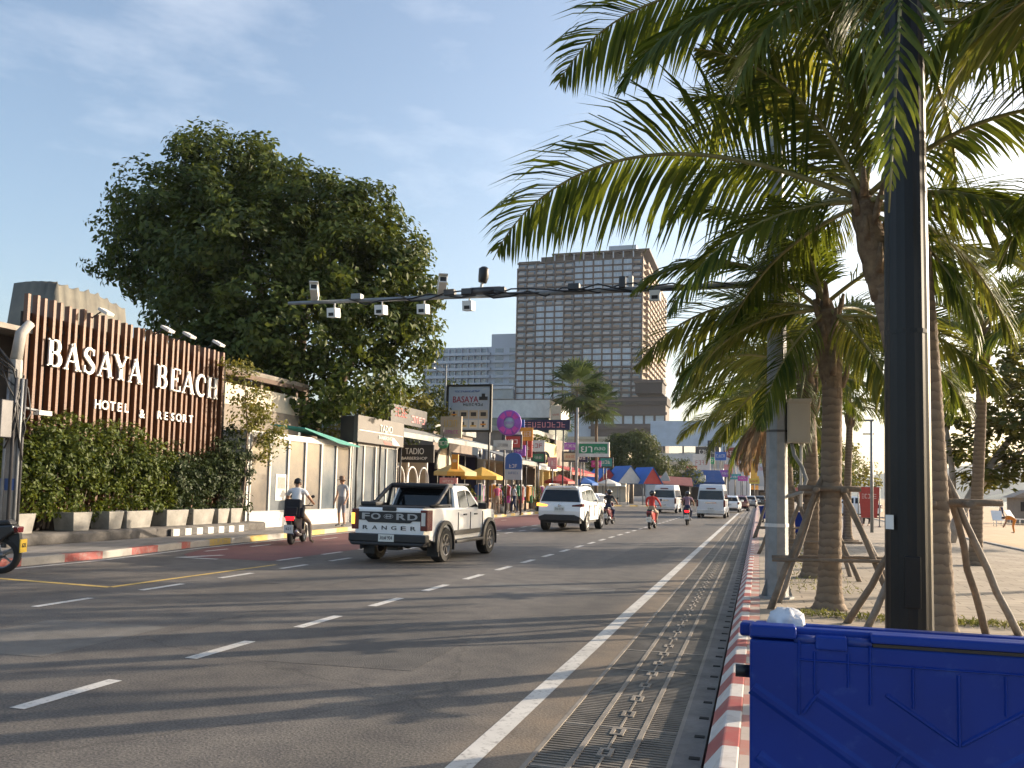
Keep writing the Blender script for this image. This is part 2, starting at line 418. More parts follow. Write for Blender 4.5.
# ------------------------------------------------------------------ setting materials
def asphalt():
    m=bpy.data.materials.new('asphalt'); m.use_nodes=True; nt=m.node_tree; b=nt.nodes['Principled BSDF']; L=nt.links.new
    tc=nt.nodes.new('ShaderNodeTexCoord')
    def noise(sc,det=5,stretch=None):
        n=nt.nodes.new('ShaderNodeTexNoise'); n.inputs['Scale'].default_value=sc; n.inputs['Detail'].default_value=det
        if stretch:
            mp=nt.nodes.new('ShaderNodeMapping'); mp.inputs['Scale'].default_value=stretch; L(tc.outputs['Object'],mp.inputs['Vector']); L(mp.outputs[0],n.inputs['Vector'])
        else: L(tc.outputs['Object'],n.inputs['Vector'])
        return n
    big=noise(.35,4,(1.6,.35,1)); fine=noise(55,3); mid=noise(3,6)
    r=nt.nodes.new('ShaderNodeValToRGB'); e=r.color_ramp.elements
    e[0].position=.3; e[0].color=(.105,.097,.088,1); e[1].position=.7; e[1].color=(.158,.146,.132,1)
    L(big.outputs['Fac'],r.inputs['Fac'])
    f=nt.nodes.new('ShaderNodeValToRGB'); f.color_ramp.elements[0].position=.3; f.color_ramp.elements[0].color=(.5,.5,.5,1); f.color_ramp.elements[1].position=.72; f.color_ramp.elements[1].color=(1.5,1.47,1.43,1)
    L(fine.outputs['Fac'],f.inputs['Fac'])
    mu=nt.nodes.new('ShaderNodeMix'); mu.data_type='RGBA'; mu.blend_type='MULTIPLY'; mu.inputs['Factor'].default_value=1
    L(r.outputs[0],mu.inputs['A']); L(f.outputs[0],mu.inputs['B'])
    # worn patches and oil
    k=nt.nodes.new('ShaderNodeValToRGB'); k.color_ramp.elements[0].position=.35; k.color_ramp.elements[0].color=(.8,.8,.82,1); k.color_ramp.elements[1].position=.6; k.color_ramp.elements[1].color=(1.08,1.07,1.05,1)
    L(mid.outputs['Fac'],k.inputs['Fac'])
    mu2=nt.nodes.new('ShaderNodeMix'); mu2.data_type='RGBA'; mu2.blend_type='MULTIPLY'; mu2.inputs['Factor'].default_value=1
    L(mu.outputs['Result'],mu2.inputs['A']); L(k.outputs[0],mu2.inputs['B'])
    # tyre-polished tracks along each lane, cracks and tar seams
    sx=nt.nodes.new('ShaderNodeSeparateXYZ'); L(tc.outputs['Object'],sx.inputs[0])
    wv=nt.nodes.new('ShaderNodeMath'); wv.operation='SINE'; wq=nt.nodes.new('ShaderNodeMath'); wq.operation='MULTIPLY'; wq.inputs[1].default_value=3.4; L(sx.outputs['X'],wq.inputs[0]); L(wq.outputs[0],wv.inputs[0])
    wr=nt.nodes.new('ShaderNodeMapRange'); wr.inputs['From Min'].default_value=-1; wr.inputs['To Min'].default_value=.90; wr.inputs['To Max'].default_value=1.05; L(wv.outputs[0],wr.inputs['Value'])
    vo=nt.nodes.new('ShaderNodeTexVoronoi'); vo.feature='DISTANCE_TO_EDGE'; vo.inputs['Scale'].default_value=.32
    wn=nt.nodes.new('ShaderNodeMix'); wn.data_type='RGBA'; wn.inputs['Factor'].default_value=.25; L(tc.outputs['Object'],wn.inputs['A']); L(mid.outputs['Color'],wn.inputs['B']); L(wn.outputs['Result'],vo.inputs['Vector'])
    vr=nt.nodes.new('ShaderNodeMapRange'); vr.inputs['From Min'].default_value=.0015; vr.inputs['From Max'].default_value=.006; vr.inputs['To Min'].default_value=.78; L(vo.outputs['Distance'],vr.inputs['Value'])
    vm=nt.nodes.new('ShaderNodeMath'); vm.operation='MULTIPLY'; L(vr.outputs[0],vm.inputs[0]); L(wr.outputs[0],vm.inputs[1])
    mu4=nt.nodes.new('ShaderNodeMix'); mu4.data_type='RGBA'; mu4.blend_type='MULTIPLY'; mu4.inputs['Factor'].default_value=1; L(mu2.outputs['Result'],mu4.inputs['A']); L(vm.outputs[0],mu4.inputs['B']); mu2=mu4
    # sand blown along the right edge of the carriageway
    mr=nt.nodes.new('ShaderNodeMapRange'); mr.inputs['From Min'].default_value=-2.0; mr.inputs['From Max'].default_value=-1.35; L(sx.outputs['X'],mr.inputs['Value'])
    mm=nt.nodes.new('ShaderNodeMath'); mm.operation='MULTIPLY'; L(mr.outputs[0],mm.inputs[0]); L(mid.outputs['Fac'],mm.inputs[1])
    mu3=nt.nodes.new('ShaderNodeMix'); mu3.data_type='RGBA'; L(mm.outputs[0],mu3.inputs['Factor']); L(mu2.outputs['Result'],mu3.inputs['A']); mu3.inputs['B'].default_value=(.27,.2,.13,1)
    L(mu3.outputs['Result'],b.inputs['Base Color'])
    b.inputs['Roughness'].default_value=.72; b.inputs['Specular IOR Level'].default_value=.35
    bp=nt.nodes.new('ShaderNodeBump'); bp.inputs['Strength'].default_value=.5; bp.inputs['Distance'].default_value=.008
    L(fine.outputs['Fac'],bp.inputs['Height']); L(bp.outputs[0],b.inputs['Normal'])
    return m
def striped(name, axis, period, c1, c2, duty=.5, rough=.6, phase=0, wear=.45, wearcol=(.2,.18,.16)):
    m=bpy.data.materials.new(name); m.use_nodes=True; nt=m.node_tree; b=nt.nodes['Principled BSDF']; L=nt.links.new
    tc=nt.nodes.new('ShaderNodeTexCoord'); sx=nt.nodes.new('ShaderNodeSeparateXYZ'); L(tc.outputs['Object'],sx.inputs[0])
    a=nt.nodes.new('ShaderNodeMath'); a.operation='MULTIPLY_ADD'; a.inputs[1].default_value=1/period; a.inputs[2].default_value=phase+1000; L(sx.outputs[axis],a.inputs[0])
    f=nt.nodes.new('ShaderNodeMath'); f.operation='FRACT'; L(a.outputs[0],f.inputs[0])
    g=nt.nodes.new('ShaderNodeMath'); g.operation='GREATER_THAN'; g.inputs[1].default_value=duty; L(f.outputs[0],g.inputs[0])
    x=nt.nodes.new('ShaderNodeMix'); x.data_type='RGBA'; L(g.outputs[0],x.inputs['Factor']); x.inputs['A'].default_value=(*c1,1); x.inputs['B'].default_value=(*c2,1)
    n=nt.nodes.new('ShaderNodeTexNoise'); n.inputs['Scale'].default_value=7; n.inputs['Detail'].default_value=8; n.inputs['Roughness'].default_value=.7; L(tc.outputs['Object'],n.inputs['Vector'])
    r=nt.nodes.new('ShaderNodeValToRGB'); r.color_ramp.elements[0].position=.48; r.color_ramp.elements[0].color=(0,0,0,1); r.color_ramp.elements[1].position=.72; r.color_ramp.elements[1].color=(wear,wear,wear,1); L(n.outputs['Fac'],r.inputs['Fac'])
    y=nt.nodes.new('ShaderNodeMix'); y.data_type='RGBA'; L(r.outputs[0],y.inputs['Factor']); L(x.outputs['Result'],y.inputs['A']); y.inputs['B'].default_value=(*wearcol,1)
    L(y.outputs['Result'],b.inputs['Base Color']); b.inputs['Roughness'].default_value=rough
    return m
def paving(name, c1, c2, w, h, mortar):
    m=bpy.data.materials.new(name); m.use_nodes=True; nt=m.node_tree; b=nt.nodes['Principled BSDF']; L=nt.links.new
    tc=nt.nodes.new('ShaderNodeTexCoord'); br=nt.nodes.new('ShaderNodeTexBrick'); L(tc.outputs['Object'],br.inputs['Vector'])
    br.inputs['Color1'].default_value=(*c1,1); br.inputs['Color2'].default_value=(*c2,1); br.inputs['Mortar'].default_value=(*mortar,1)
    br.inputs['Scale'].default_value=1; br.inputs['Brick Width'].default_value=w; br.inputs['Row Height'].default_value=h; br.inputs['Mortar Size'].default_value=.012; br.offset=.5
    n=nt.nodes.new('ShaderNodeTexNoise'); n.inputs['Scale'].default_value=1.3; n.inputs['Detail'].default_value=8; L(tc.outputs['Object'],n.inputs['Vector'])
    r=nt.nodes.new('ShaderNodeValToRGB'); r.color_ramp.elements[0].position=.3; r.color_ramp.elements[0].color=(.72,.7,.68,1); r.color_ramp.elements[1].position=.7; r.color_ramp.elements[1].color=(1.1,1.08,1.05,1); L(n.outputs['Fac'],r.inputs['Fac'])
    x=nt.nodes.new('ShaderNodeMix'); x.data_type='RGBA'; x.blend_type='MULTIPLY'; x.inputs['Factor'].default_value=1; L(br.outputs['Color'],x.inputs['A']); L(r.outputs[0],x.inputs['B'])
    L(x.outputs['Result'],b.inputs['Base Color']); b.inputs['Roughness'].default_value=.8
    bp=nt.nodes.new('ShaderNodeBump'); bp.inputs['Strength'].default_value=.4; bp.inputs['Distance'].default_value=.01; L(br.outputs['Fac'],bp.inputs['Height']); bp.invert=True; L(bp.outputs[0],b.inputs['Normal'])
    return m
m_asph=asphalt()
def worn(name,col,chip,lo=.5,hi=.62,scale=9,rough=.65,spec=.4):
    """a coat of paint or plastic with chips and scuffs that let another tone through"""
    m=bpy.data.materials.new(name); m.use_nodes=True; nt=m.node_tree; b=nt.nodes['Principled BSDF']; L=nt.links.new
    tc=nt.nodes.new('ShaderNodeTexCoord'); n=nt.nodes.new('ShaderNodeTexNoise'); n.inputs['Scale'].default_value=scale; n.inputs['Detail'].default_value=10; n.inputs['Roughness'].default_value=.72; L(tc.outputs['Object'],n.inputs['Vector'])
    r=nt.nodes.new('ShaderNodeValToRGB'); r.color_ramp.elements[0].position=lo; r.color_ramp.elements[1].position=hi; r.color_ramp.elements[0].color=(*col,1); r.color_ramp.elements[1].color=(*chip,1); L(n.outputs['Fac'],r.inputs['Fac'])
    n2=nt.nodes.new('ShaderNodeTexNoise'); n2.inputs['Scale'].default_value=1.7; n2.inputs['Detail'].default_value=6; L(tc.outputs['Object'],n2.inputs['Vector'])
    r2=nt.nodes.new('ShaderNodeValToRGB'); r2.color_ramp.elements[0].position=.3; r2.color_ramp.elements[0].color=(.78,.78,.78,1); r2.color_ramp.elements[1].position=.7; r2.color_ramp.elements[1].color=(1.1,1.1,1.1,1); L(n2.outputs['Fac'],r2.inputs['Fac'])
    x=nt.nodes.new('ShaderNodeMix'); x.data_type='RGBA'; x.blend_type='MULTIPLY'; x.inputs['Factor'].default_value=1; L(r.outputs[0],x.inputs['A']); L(r2.outputs[0],x.inputs['B']); L(x.outputs['Result'],b.inputs['Base Color'])
    b.inputs['Roughness'].default_value=rough; b.inputs['Specular IOR Level'].default_value=spec
    return m
m_white=worn('road_white',(.62,.60,.56),(.17,.155,.14),.52,.70,14); m_yellow=worn('road_yellow',(.60,.41,.12),(.16,.14,.12),.5,.68,14)
m_redlane=M('red_lane',(.19,.072,.068),.75,0,col2=(.135,.06,.057),scale=2.5,bump=.3)
m_conc=M('concrete',(.36,.34,.31),.85,.2,2.2,bump=.3,bscale=30)
m_dconc=M('dark_concrete',(.17,.16,.15),.85,.3,3,bump=.3,bscale=30)
m_pave=paving('promenade_paving',(.42,.36,.29),(.36,.31,.25),.6,.3,(.2,.17,.14))
m_lpave=paving('sidewalk_paving',(.21,.2,.19),(.26,.245,.23),.4,.4,(.1,.095,.09))
m_sand=M('sand',(.55,.40,.25),.95,0,col2=(.42,.30,.18),scale=1.2,bump=.7,bscale=3)
m_ground=M('soil',(.16,.13,.09),.95,.3,.4)
m_sea=M('sea_water',(.12,.17,.19),.12,.15,.05,bump=.25,bscale=1.5)

# ground sheet: level under the town, falling away under the beach and the sea
def shore(y): return 26+.15*max(-40,y)
def gz(x,y):
    if x<7.3: return -.12
    t=(x-7.3)/(shore(y)-7.3)
    return max(-3, .02-.75*t if t>0.02 else -.12)
ys=[-60,-20,0,10,20,30,40,60,90,130,180,250,350,500,700,1200,3000,9000]
def sheet(name,xs_of,off,mat,kind='structure'):
    mb=MB(); n=None; vs=[]; fs=[]
    for y in ys:
        xs=xs_of(y); n=len(xs)
        for x in xs: vs.append((x,y,gz(x,y)+off))
    for i in range(len(ys)-1):
        for k in range(n-1): fs.append((i*n+k,i*n+k+1,(i+1)*n+k+1,(i+1)*n+k))
    mb.add(vs,fs,mat,True); return mb.build(name,kind=kind)
sheet('ground',lambda y:[-6000,-300,-30,0,7.2,7.6,shore(y)*.6+3,shore(y),shore(y)+60,6000],-.04,m_ground)
# beach, a sheet of trampled sand
mb=MB(); vs=[];fs=[]; n=24
yl=[-20+2.5*i for i in range(80)]+[190+20*i for i in range(40)]
for y in yl:
    for k in range(n):
        t=k/(n-1); x=7.45+(shore(y)+6-7.45)*t**1.5
        vs.append((x,y,gz(max(x,8.5),y)+.09+.05*math.sin(x*1.7+y*.6)*math.sin(y*1.1-x*.4)+random.uniform(-.02,.02)))
for i in range(len(yl)-1):
    for k in range(n-1): fs.append((i*n+k,i*n+k+1,(i+1)*n+k+1,(i+1)*n+k))
mb.add(vs,fs,m_sand,True); mb.build('beach',kind='structure')
mb=MB(); mb.add([(16,-60,-.62),(9000,-60,-.62),(9000,9000,-.62),(16+1350,9000,-.62)],[(0,1,2,3)],m_sea); mb.build('sea',kind='structure')

# carriageway
LK=[(-14.0,-30),(-13.0,11),(-12.95,14.5),(-13.4,18),(-13.55,22),(-14.1,30),(-14.25,45),(-14.3,60),(-15,82),(-15.2,93),(-11.2,98),(-10.6,130),(-10.6,420)]   # left kerb line
mb=MB(); vs=[];fs=[]
for x,y in LK: vs += [(x,y,0),(-1.3,y,0)]
for i in range(len(LK)-1): fs.append((2*i,2*i+1,2*i+3,2*i+2))
mb.add(vs,fs,m_asph); mb.build('road',kind='structure')
Z=.004
def mark(name,rects,mat,z=Z):
    mb=MB()
    for r in rects: mb.add([(x,y,z) for x,y in r],[tuple(range(len(r)))],mat)
    return mb.build(name,kind='structure')
def rect(xc,w,y0,y1,dx=0): return [(xc-w/2,y0),(xc+w/2,y0),(xc+w/2+dx,y1),(xc-w/2+dx,y1)]
mark('lane_dashes',[rect(-4.96,.13,4.85+1.89*k,5.8+1.89*k) for k in range(-1,60)]+
     [rect(-8.72-.012*max(0,k-4)**1.2,.12,8.7+1.92*k,9.65+1.92*k) for k in range(-1,14)],m_white)
mark('edge_line',[rect(-1.645,.15,-6,190)],m_white)
mark('yellow_line',[[(-11.9,10.85),(-11.85,10.98),(-9.4,10.79),(-9.35,10.66)],[(-9.42,10.78),(-9.3,10.72),(-9.18,15.1),(-9.28,15.1)]],m_yellow)
mark('left_edge_line',[[(-12.75,8),(-12.65,8),(-12.62,14.4),(-12.72,14.4)],[(-12.72,14.4),(-12.62,14.4),(-13.05,18),(-13.15,18)],
     [(-13.15,18),(-13.05,18),(-13.2,22),(-13.3,22)],[(-13.3,22),(-13.2,22),(-13.75,30),(-13.85,30)],[(-13.85,30),(-13.75,30),(-13.95,60),(-14.05,60)]],m_white)
mark('red_lane',[[(-11.75,15.75),(-9.75,15.75),(-9.75,30),(-13.7,30),(-13.15,22.1),(-12.98,18.1),(-12.3,16.3)],[(-9.75,30),(-9.9,60),(-13.9,60),(-13.7,30)]],m_redlane,.003)
mark('bus_lane_dashes',[rect(-9.68,.12,15.9+1.9*k,16.85+1.9*k) for k in range(22)]+[rect(-12.4-.02*k,.1,17.2+1.9*k,18.1+1.9*k) for k in range(14)]+
     [[(-11.95,15.5),(-10.9,15.5),(-10.9,15.62),(-11.7,15.62),(-11.35,16.5),(-11.5,16.5)]],m_white,.006)

# older repairs in the asphalt, a shade darker or lighter than the rest
m_patch=M('asphalt_patch',(.095,.088,.08),.75,.2,3,bump=.6,bscale=70); m_patchl=M('asphalt_patch_pale',(.15,.14,.125),.75,.2,3,bump=.6,bscale=70)
mark('road_patches',[[(-4.3,6.9),(-2.9,7.0),(-2.95,9.6),(-4.25,9.5)],[(-7.9,12.2),(-6.6,12.3),(-6.65,15.6),(-7.95,15.5)],[(-3.4,19),(-2.2,19),(-2.2,27),(-3.4,27)]],m_patch,.0022)
mark('road_patch_pale',[[(-7.7,6.2),(-6.2,6.3),(-6.25,8.1),(-7.75,8.0)],[(-4.4,13.5),(-2.2,13.5),(-2.25,14.1),(-4.4,14.1)]],m_patchl,.0022)
# drain with iron grating along the right edge
m_pit=M('drain_pit',(.018,.017,.016),.9,.3)
m_iron=M('grate_iron',(.17,.15,.125),.6,.35,3,metal=.3)
m_rail=M('grate_rail',(.23,.205,.175),.7,.3,3)
mb=MB(); mb.add([(-1.3,-6,-.075),(-.5,-6,-.075),(-.5,300,-.075),(-1.3,300,-.075)],[(0,1,2,3)],m_pit)
mb.add([(-1.3,-6,0),(-1.3,300,0),(-1.3,300,-.075),(-1.3,-6,-.075)],[(0,1,2,3)],m_dconc)
mb.build('drain',kind='structure')
mb=MB()
y=3.2
while y<26: mb.box((-1.29,y,-.03),(-.51,y+.028,-.004),m_iron); y+=.05
while y<60: mb.box((-1.29,y,-.03),(-.51,y+.06,-.004),m_iron); y+=.1
mb.box((-1.29,60,-.03),(-.51,300,-.006),M('grate_far',(.12,.108,.095),.7,.25,2))
mb.build('drain_grate',kind='structure')
mb=MB()
for xc,wd in ((-1.305,.03),(-1.06,.035),(-.74,.035),(-.5,.03)): mb.box((xc-wd/2,-6,-.028),(xc+wd/2,300,.002),m_rail)
y=3.0
while y<60: mb.box((-1.28,y,-.027),(-.52,y+.022,.0),m_rail); y+=.96
# lifting loops down the middle, joined by a thin bar
y=3.3
while y<90:
    for a,b in (((-.945,y),(-.92,y+.16)),((-.88,y),(-.855,y+.16)),((-.92,y),(-.88,y+.025)),((-.92,y+.135),(-.88,y+.16))):
        mb.box((a[0],a[1],-.02),(b[0],b[1],.004),m_rail)
    mb.box((-.907,y+.16,-.02),(-.893,y+.48,.001),m_rail); y+=.48
mb.build('drain_frame',kind='structure')
mb=MB(); mb.box((-.485,-6,-.1),(-.32,300,.006),m_dconc)
y=3.4
while y<40: mb.box((-.40,y,.0),(-.335,y+.05,.012),m_pit); y+=.48
mb.build('gutter',kind='structure')
# right kerb, red and white, with a lower tile course behind it
m_kr=striped('kerb_red_white','Y',.84,(.60,.57,.54),(.36,.085,.078),phase=.34,wear=.55,wearcol=(.3,.24,.2))
mb=MB(); mb.prism([(-.32,-.1),(-.1,-.1),(-.1,.152),(-.2,.152),(-.3,.03)],'xz',-6,300,m_kr); mb.build('kerb',kind='structure',bevel=.012)
m_ktile=striped('kerb_tiles','Y',.6,(.5,.42,.36),(.45,.2,.16),phase=.1,wear=.6,wearcol=(.4,.33,.27))
mb=MB(); mb.box((-.1,-6,-.1),(.02,300,.148),m_ktile); mb.build('kerb_tile_course',kind='structure')
mb=MB(); mb.box((.02,-6,-.1),(7.3,400,.15),m_pave); mb.build('promenade',kind='structure')
mb=MB(); mb.box((7.3,-6,-.3),(7.5,400,.19),m_conc); mb.build('promenade_edge',kind='structure',bevel=.02)

# left kerb and sidewalk
m_kl=striped('left_kerb_paint','Y',2.0,(.30,.06,.052),(.33,.31,.28),phase=.2,wear=.85,wearcol=(.24,.22,.2))
m_ky=striped('left_kerb_yellow','Y',1.9,(.46,.31,.07),(.3,.285,.26),phase=.1,wear=.85,wearcol=(.24,.22,.2))
def strip(name,line,off0,off1,z0,z1,mat):
    mb=MB(); vs=[]; fs=[]
    for x,y in line: vs += [(x+off0,y,z0),(x+off0,y,z1),(x+off1,y,z1),(x+off1,y,z0)]
    for i in range(len(line)-1):
        a=4*i;b=a+4
        fs += [(a,b,b+1,a+1),(a+1,b+1,b+2,a+2),(a+2,b+2,b+3,a+3)]
    fs += [(0,1,2,3),(4*len(line)-4,4*len(line)-1,4*len(line)-2,4*len(line)-3)]
    mb.add(vs,fs,mat); return mb.build(name,kind='structure')
strip('left_kerb',[p for p in LK if p[1]<=18],-.16,0,-.1,.15,m_kl)
strip('left_kerb_yellow',[p for p in LK if p[1]>=18],-.16,0,-.1,.152,m_ky)
mb=MB(); vs=[];fs=[]
for x,y in LK: vs += [(-40,y,.148),(x-.16,y,.148)]
for i in range(len(LK)-1): fs.append((2*i,2*i+1,2*i+3,2*i+2))
mb.add(vs,fs,m_lpave); mb.build('sidewalk',kind='structure')
# grass and sand between the palms
m_grass=leafmat('grass_blades',(.10,.13,.03),(.22,.22,.07),.25,3)
g_=np.random.default_rng(5); N=1800
gx=np.concatenate([g_.uniform(.35,4.2,N),g_.uniform(.3,1.5,1200)]); gy=np.concatenate([11.05+g_.normal(0,.13,N),g_.uniform(13.5,30,1200)])
leaf_mesh('grass',np.stack([gx,gy,.17+g_.uniform(0,.03,len(gx))],1),np.stack([g_.normal(size=len(gx)),g_.normal(size=len(gx)),.3*np.ones(len(gx))],1),.07,[m_grass],aspect=.16,seed=5)['kind']='stuff'
# hills beyond the bay
m_hill=M('hill_woods',(.09,.12,.09),.95,.4,.012)
def hill(name,x0,x1,y,h,seed,mat):
    mb=MB(); g=random.Random(seed); n=60; vs=[];fs=[]
    ph=[g.uniform(0,6) for _ in range(4)]
    for i in range(n):
        t=i/(n-1); x=x0+(x1-x0)*t
        hh=h*(math.sin(PI*t)**.6)*(.72+.15*math.sin(5*t+ph[0])+.1*math.sin(13*t+ph[1])+.05*math.sin(31*t+ph[2]))
        vs += [(x,y-h*2,-3),(x,y-h*.8,hh*.55),(x,y,hh),(x,y+h*2,-3)]
    for i in range(n-1):
        for k in range(3): fs.append((4*i+k,4*i+4+k,4*i+5+k,4*i+1+k))
    mb.add(vs,fs,mat,True); mb.build(name,kind='structure')
hill('hills',100,1500,2600,130,3,m_hill)
hill('headland',380,1050,1700,42,8,m_hill)
hill('town_hill',-420,60,900,60,12,m_hill)

# ------------------------------------------------------------------ palms
m_frond=leafmat('palm_frond',(.026,.054,.010),(.125,.16,.028),.38,1.1,.38)
m_frond2=leafmat('palm_frond_pale',(.05,.08,.016),(.20,.21,.045),.42,1.1,.4)
m_dead=leafmat('palm_frond_dead',(.17,.12,.065),(.34,.25,.15),.25,1.5,.8)
m_rach=M('palm_rachis',(.23,.21,.08),.5,.25,3)
m_ptrunk=M('palm_trunk',(.25,.19,.135),.9,0,col2=(.13,.095,.065),scale=7,bump=.8,bscale=25)
def ringed(name,c1,c2,c3):
    m=bpy.data.materials.new(name); m.use_nodes=True; nt=m.node_tree; b=nt.nodes['Principled BSDF']; L=nt.links.new
    tc=nt.nodes.new('ShaderNodeTexCoord')
    wv=nt.nodes.new('ShaderNodeTexWave'); wv.bands_direction='Z'; wv.wave_profile='SAW'; wv.inputs['Scale'].default_value=3.1; wv.inputs['Distortion'].default_value=4.5; wv.inputs['Detail'].default_value=3; wv.inputs['Detail Scale'].default_value=2
    L(tc.outputs['Object'],wv.inputs['Vector'])
    r=nt.nodes.new('ShaderNodeValToRGB'); r.color_ramp.elements[0].color=(*c1,1); r.color_ramp.elements[1].color=(*c2,1); r.color_ramp.elements[1].position=.75; L(wv.outputs['Fac'],r.inputs['Fac'])
    n=nt.nodes.new('ShaderNodeTexNoise'); n.inputs['Scale'].default_value=9; n.inputs['Detail'].default_value=7; L(tc.outputs['Object'],n.inputs['Vector'])
    x=nt.nodes.new('ShaderNodeMix'); x.data_type='RGBA'; L(n.outputs['Fac'],x.inputs['Factor']); L(r.outputs[0],x.inputs['A']); x.inputs['B'].default_value=(*c3,1)
    L(x.outputs['Result'],b.inputs['Base Color']); b.inputs['Roughness'].default_value=.9
    bp=nt.nodes.new('ShaderNodeBump'); bp.inputs['Strength'].default_value=.9; bp.inputs['Distance'].default_value=.02; ad=nt.nodes.new('ShaderNodeMath'); L(wv.outputs['Fac'],ad.inputs[0]); L(n.outputs['Fac'],ad.inputs[1]); L(ad.outputs[0],bp.inputs['Height']); L(bp.outputs[0],b.inputs['Normal'])
    return m
m_ptrunk=ringed('palm_trunk_ringed',(.085,.06,.042),(.26,.2,.14),(.2,.15,.11))
m_sheath=M('palm_fibre',(.26,.19,.12),.95,0,col2=(.11,.075,.05),scale=9,bump=1,bscale=30)
def frond_mesh(name,L,elev,droop,nl=74,ll=.85,hang=.6,seed=0,mat=None,curl=0.0,roll=0.0,pw=1.35,fwd=.5,wk=1.0):
    """a feather leaf heading +x: bending midrib, two rows of hanging leaflets"""
    g=random.Random(seed); mat=mat or m_frond
    n=22; P=[];T=[]
    p=Vector((0,0,0)); ds=L/(n-1)
    for i in range(n):
        s=i/(n-1); a=R(elev)-R(droop)*s**pw; c=curl*s*s
        d=Vector((math.cos(a)*math.cos(c),math.cos(a)*math.sin(c),math.sin(a)))
        P.append(p.copy());T.append(d); p=p+d*ds
    mb=MB()
    mb.tube(P,[.038*(1-.86*i/(n-1)) for i in range(n)],m_rach,5)
    vs=[];fs=[];rn=[]
    for k in range(nl):
        t=.14+.86*(k+g.uniform(-.3,.3))/nl; t=max(.1,min(.995,t))
        f=t*(n-1);i=min(n-2,int(f));u=f-i
        q=P[i].lerp(P[i+1],u);d=T[i].lerp(T[i+1],u).normalized()
        side0=d.cross(Vector((0,0,1)));side0=side0.normalized() if side0.length>.05 else Vector((0,1,0)); side0=Matrix.Rotation(R(roll),3,d)@side0
        upv=side0.cross(d)
        prof=(math.sin(PI*min(1,.16+t*.86))**.55)*(1.0 if t<.75 else 1-.9*(t-.75))
        for sgn in (-1,1):
            l=ll*prof*g.uniform(.82,1.1)
            if g.random()<.035: continue
            fw=fwd+.75*t
            v=(d*fw+side0*sgn*(.95-.35*t)+upv*(.35-.45*g.random())).normalized()
            w=(.012+.0085*math.sin(PI*t))*wk; pts=[q+upv*.01]
            hg=hang*g.uniform(.75,1.25)
            for sgm in range(3):
                v=(v+Vector((0,0,-1))*hg*(.3+.45*sgm)+Vector((g.uniform(-.08,.08),g.uniform(-.08,.08),0))).normalized()
                pts.append(pts[-1]+v*l/3)
            o=len(vs); nn=v.cross(upv); nn=nn.normalized() if nn.length>.05 else side0
            wd=(d-v*d.dot(v)); wd=wd.normalized() if wd.length>.1 else nn
            wd=(wd+Vector((0,0,g.uniform(-.5,.5)))).normalized()
            for j,ww in enumerate((.55,1,.8)):
                vs += [pts[j]+wd*w*ww, pts[j]-wd*w*ww]
            vs.append(pts[3])
            fs += [(o,o+1,o+3,o+2),(o+2,o+3,o+5,o+4),(o+4,o+5,o+6)]
            rr=g.random(); rn += [rr]*3
    nf=len(mb.f); mb.add(vs,fs,mat)
    me=bpy.data.meshes.new(name); me.from_pydata(mb.v,[],mb.f)
    for m in mb.mats: me.materials.append(m)
    me.polygons.foreach_set('material_index',mb.m); me.polygons.foreach_set('use_smooth',mb.sm)
    a=me.attributes.new('rnd','FLOAT','FACE'); a.data.foreach_set('value',[.5]*nf+rn); me.update()
    return me
FR={}
def fr(kind,v=0):
    key=(kind,v)
    if key in FR: return FR[key]
    spec={'spear':(2.6,82,30,.5,.35),'up':(3.1,66,75,.75,.22),'mid':(3.5,42,95,.85,.3),'flat':(3.6,20,90,.9,.34),'low':(3.4,-5,70,.85,.42),'hang':(2.9,-35,55,.8,.5),'hero':(4.85,26,96,1.3,.40),'reach':(6.6,6,98,.9,.35),'drop':(2.6,10,135,.7,.8),
          'deadhang':(2.4,-50,45,.6,.9)}[kind]
    FR[key]=frond_mesh('frond',spec[0],spec[1],spec[2],{'spear':60,'hero':110}.get(kind,92),spec[3],spec[4],hash((kind,v))%1000 if False else sum(map(ord,kind))*7+v,m_dead if kind=='deadhang' else (m_frond2 if v%3==2 else m_frond),curl=(v-1)*.16,roll={'hero':48}.get(kind,(-32,8,34)[v]),pw={'hero':1.75,'reach':1.15}.get(kind,1.35),fwd=.18 if kind=='hero' else .5,wk=1.25 if kind=='hero' else 1)
    return FR[key]
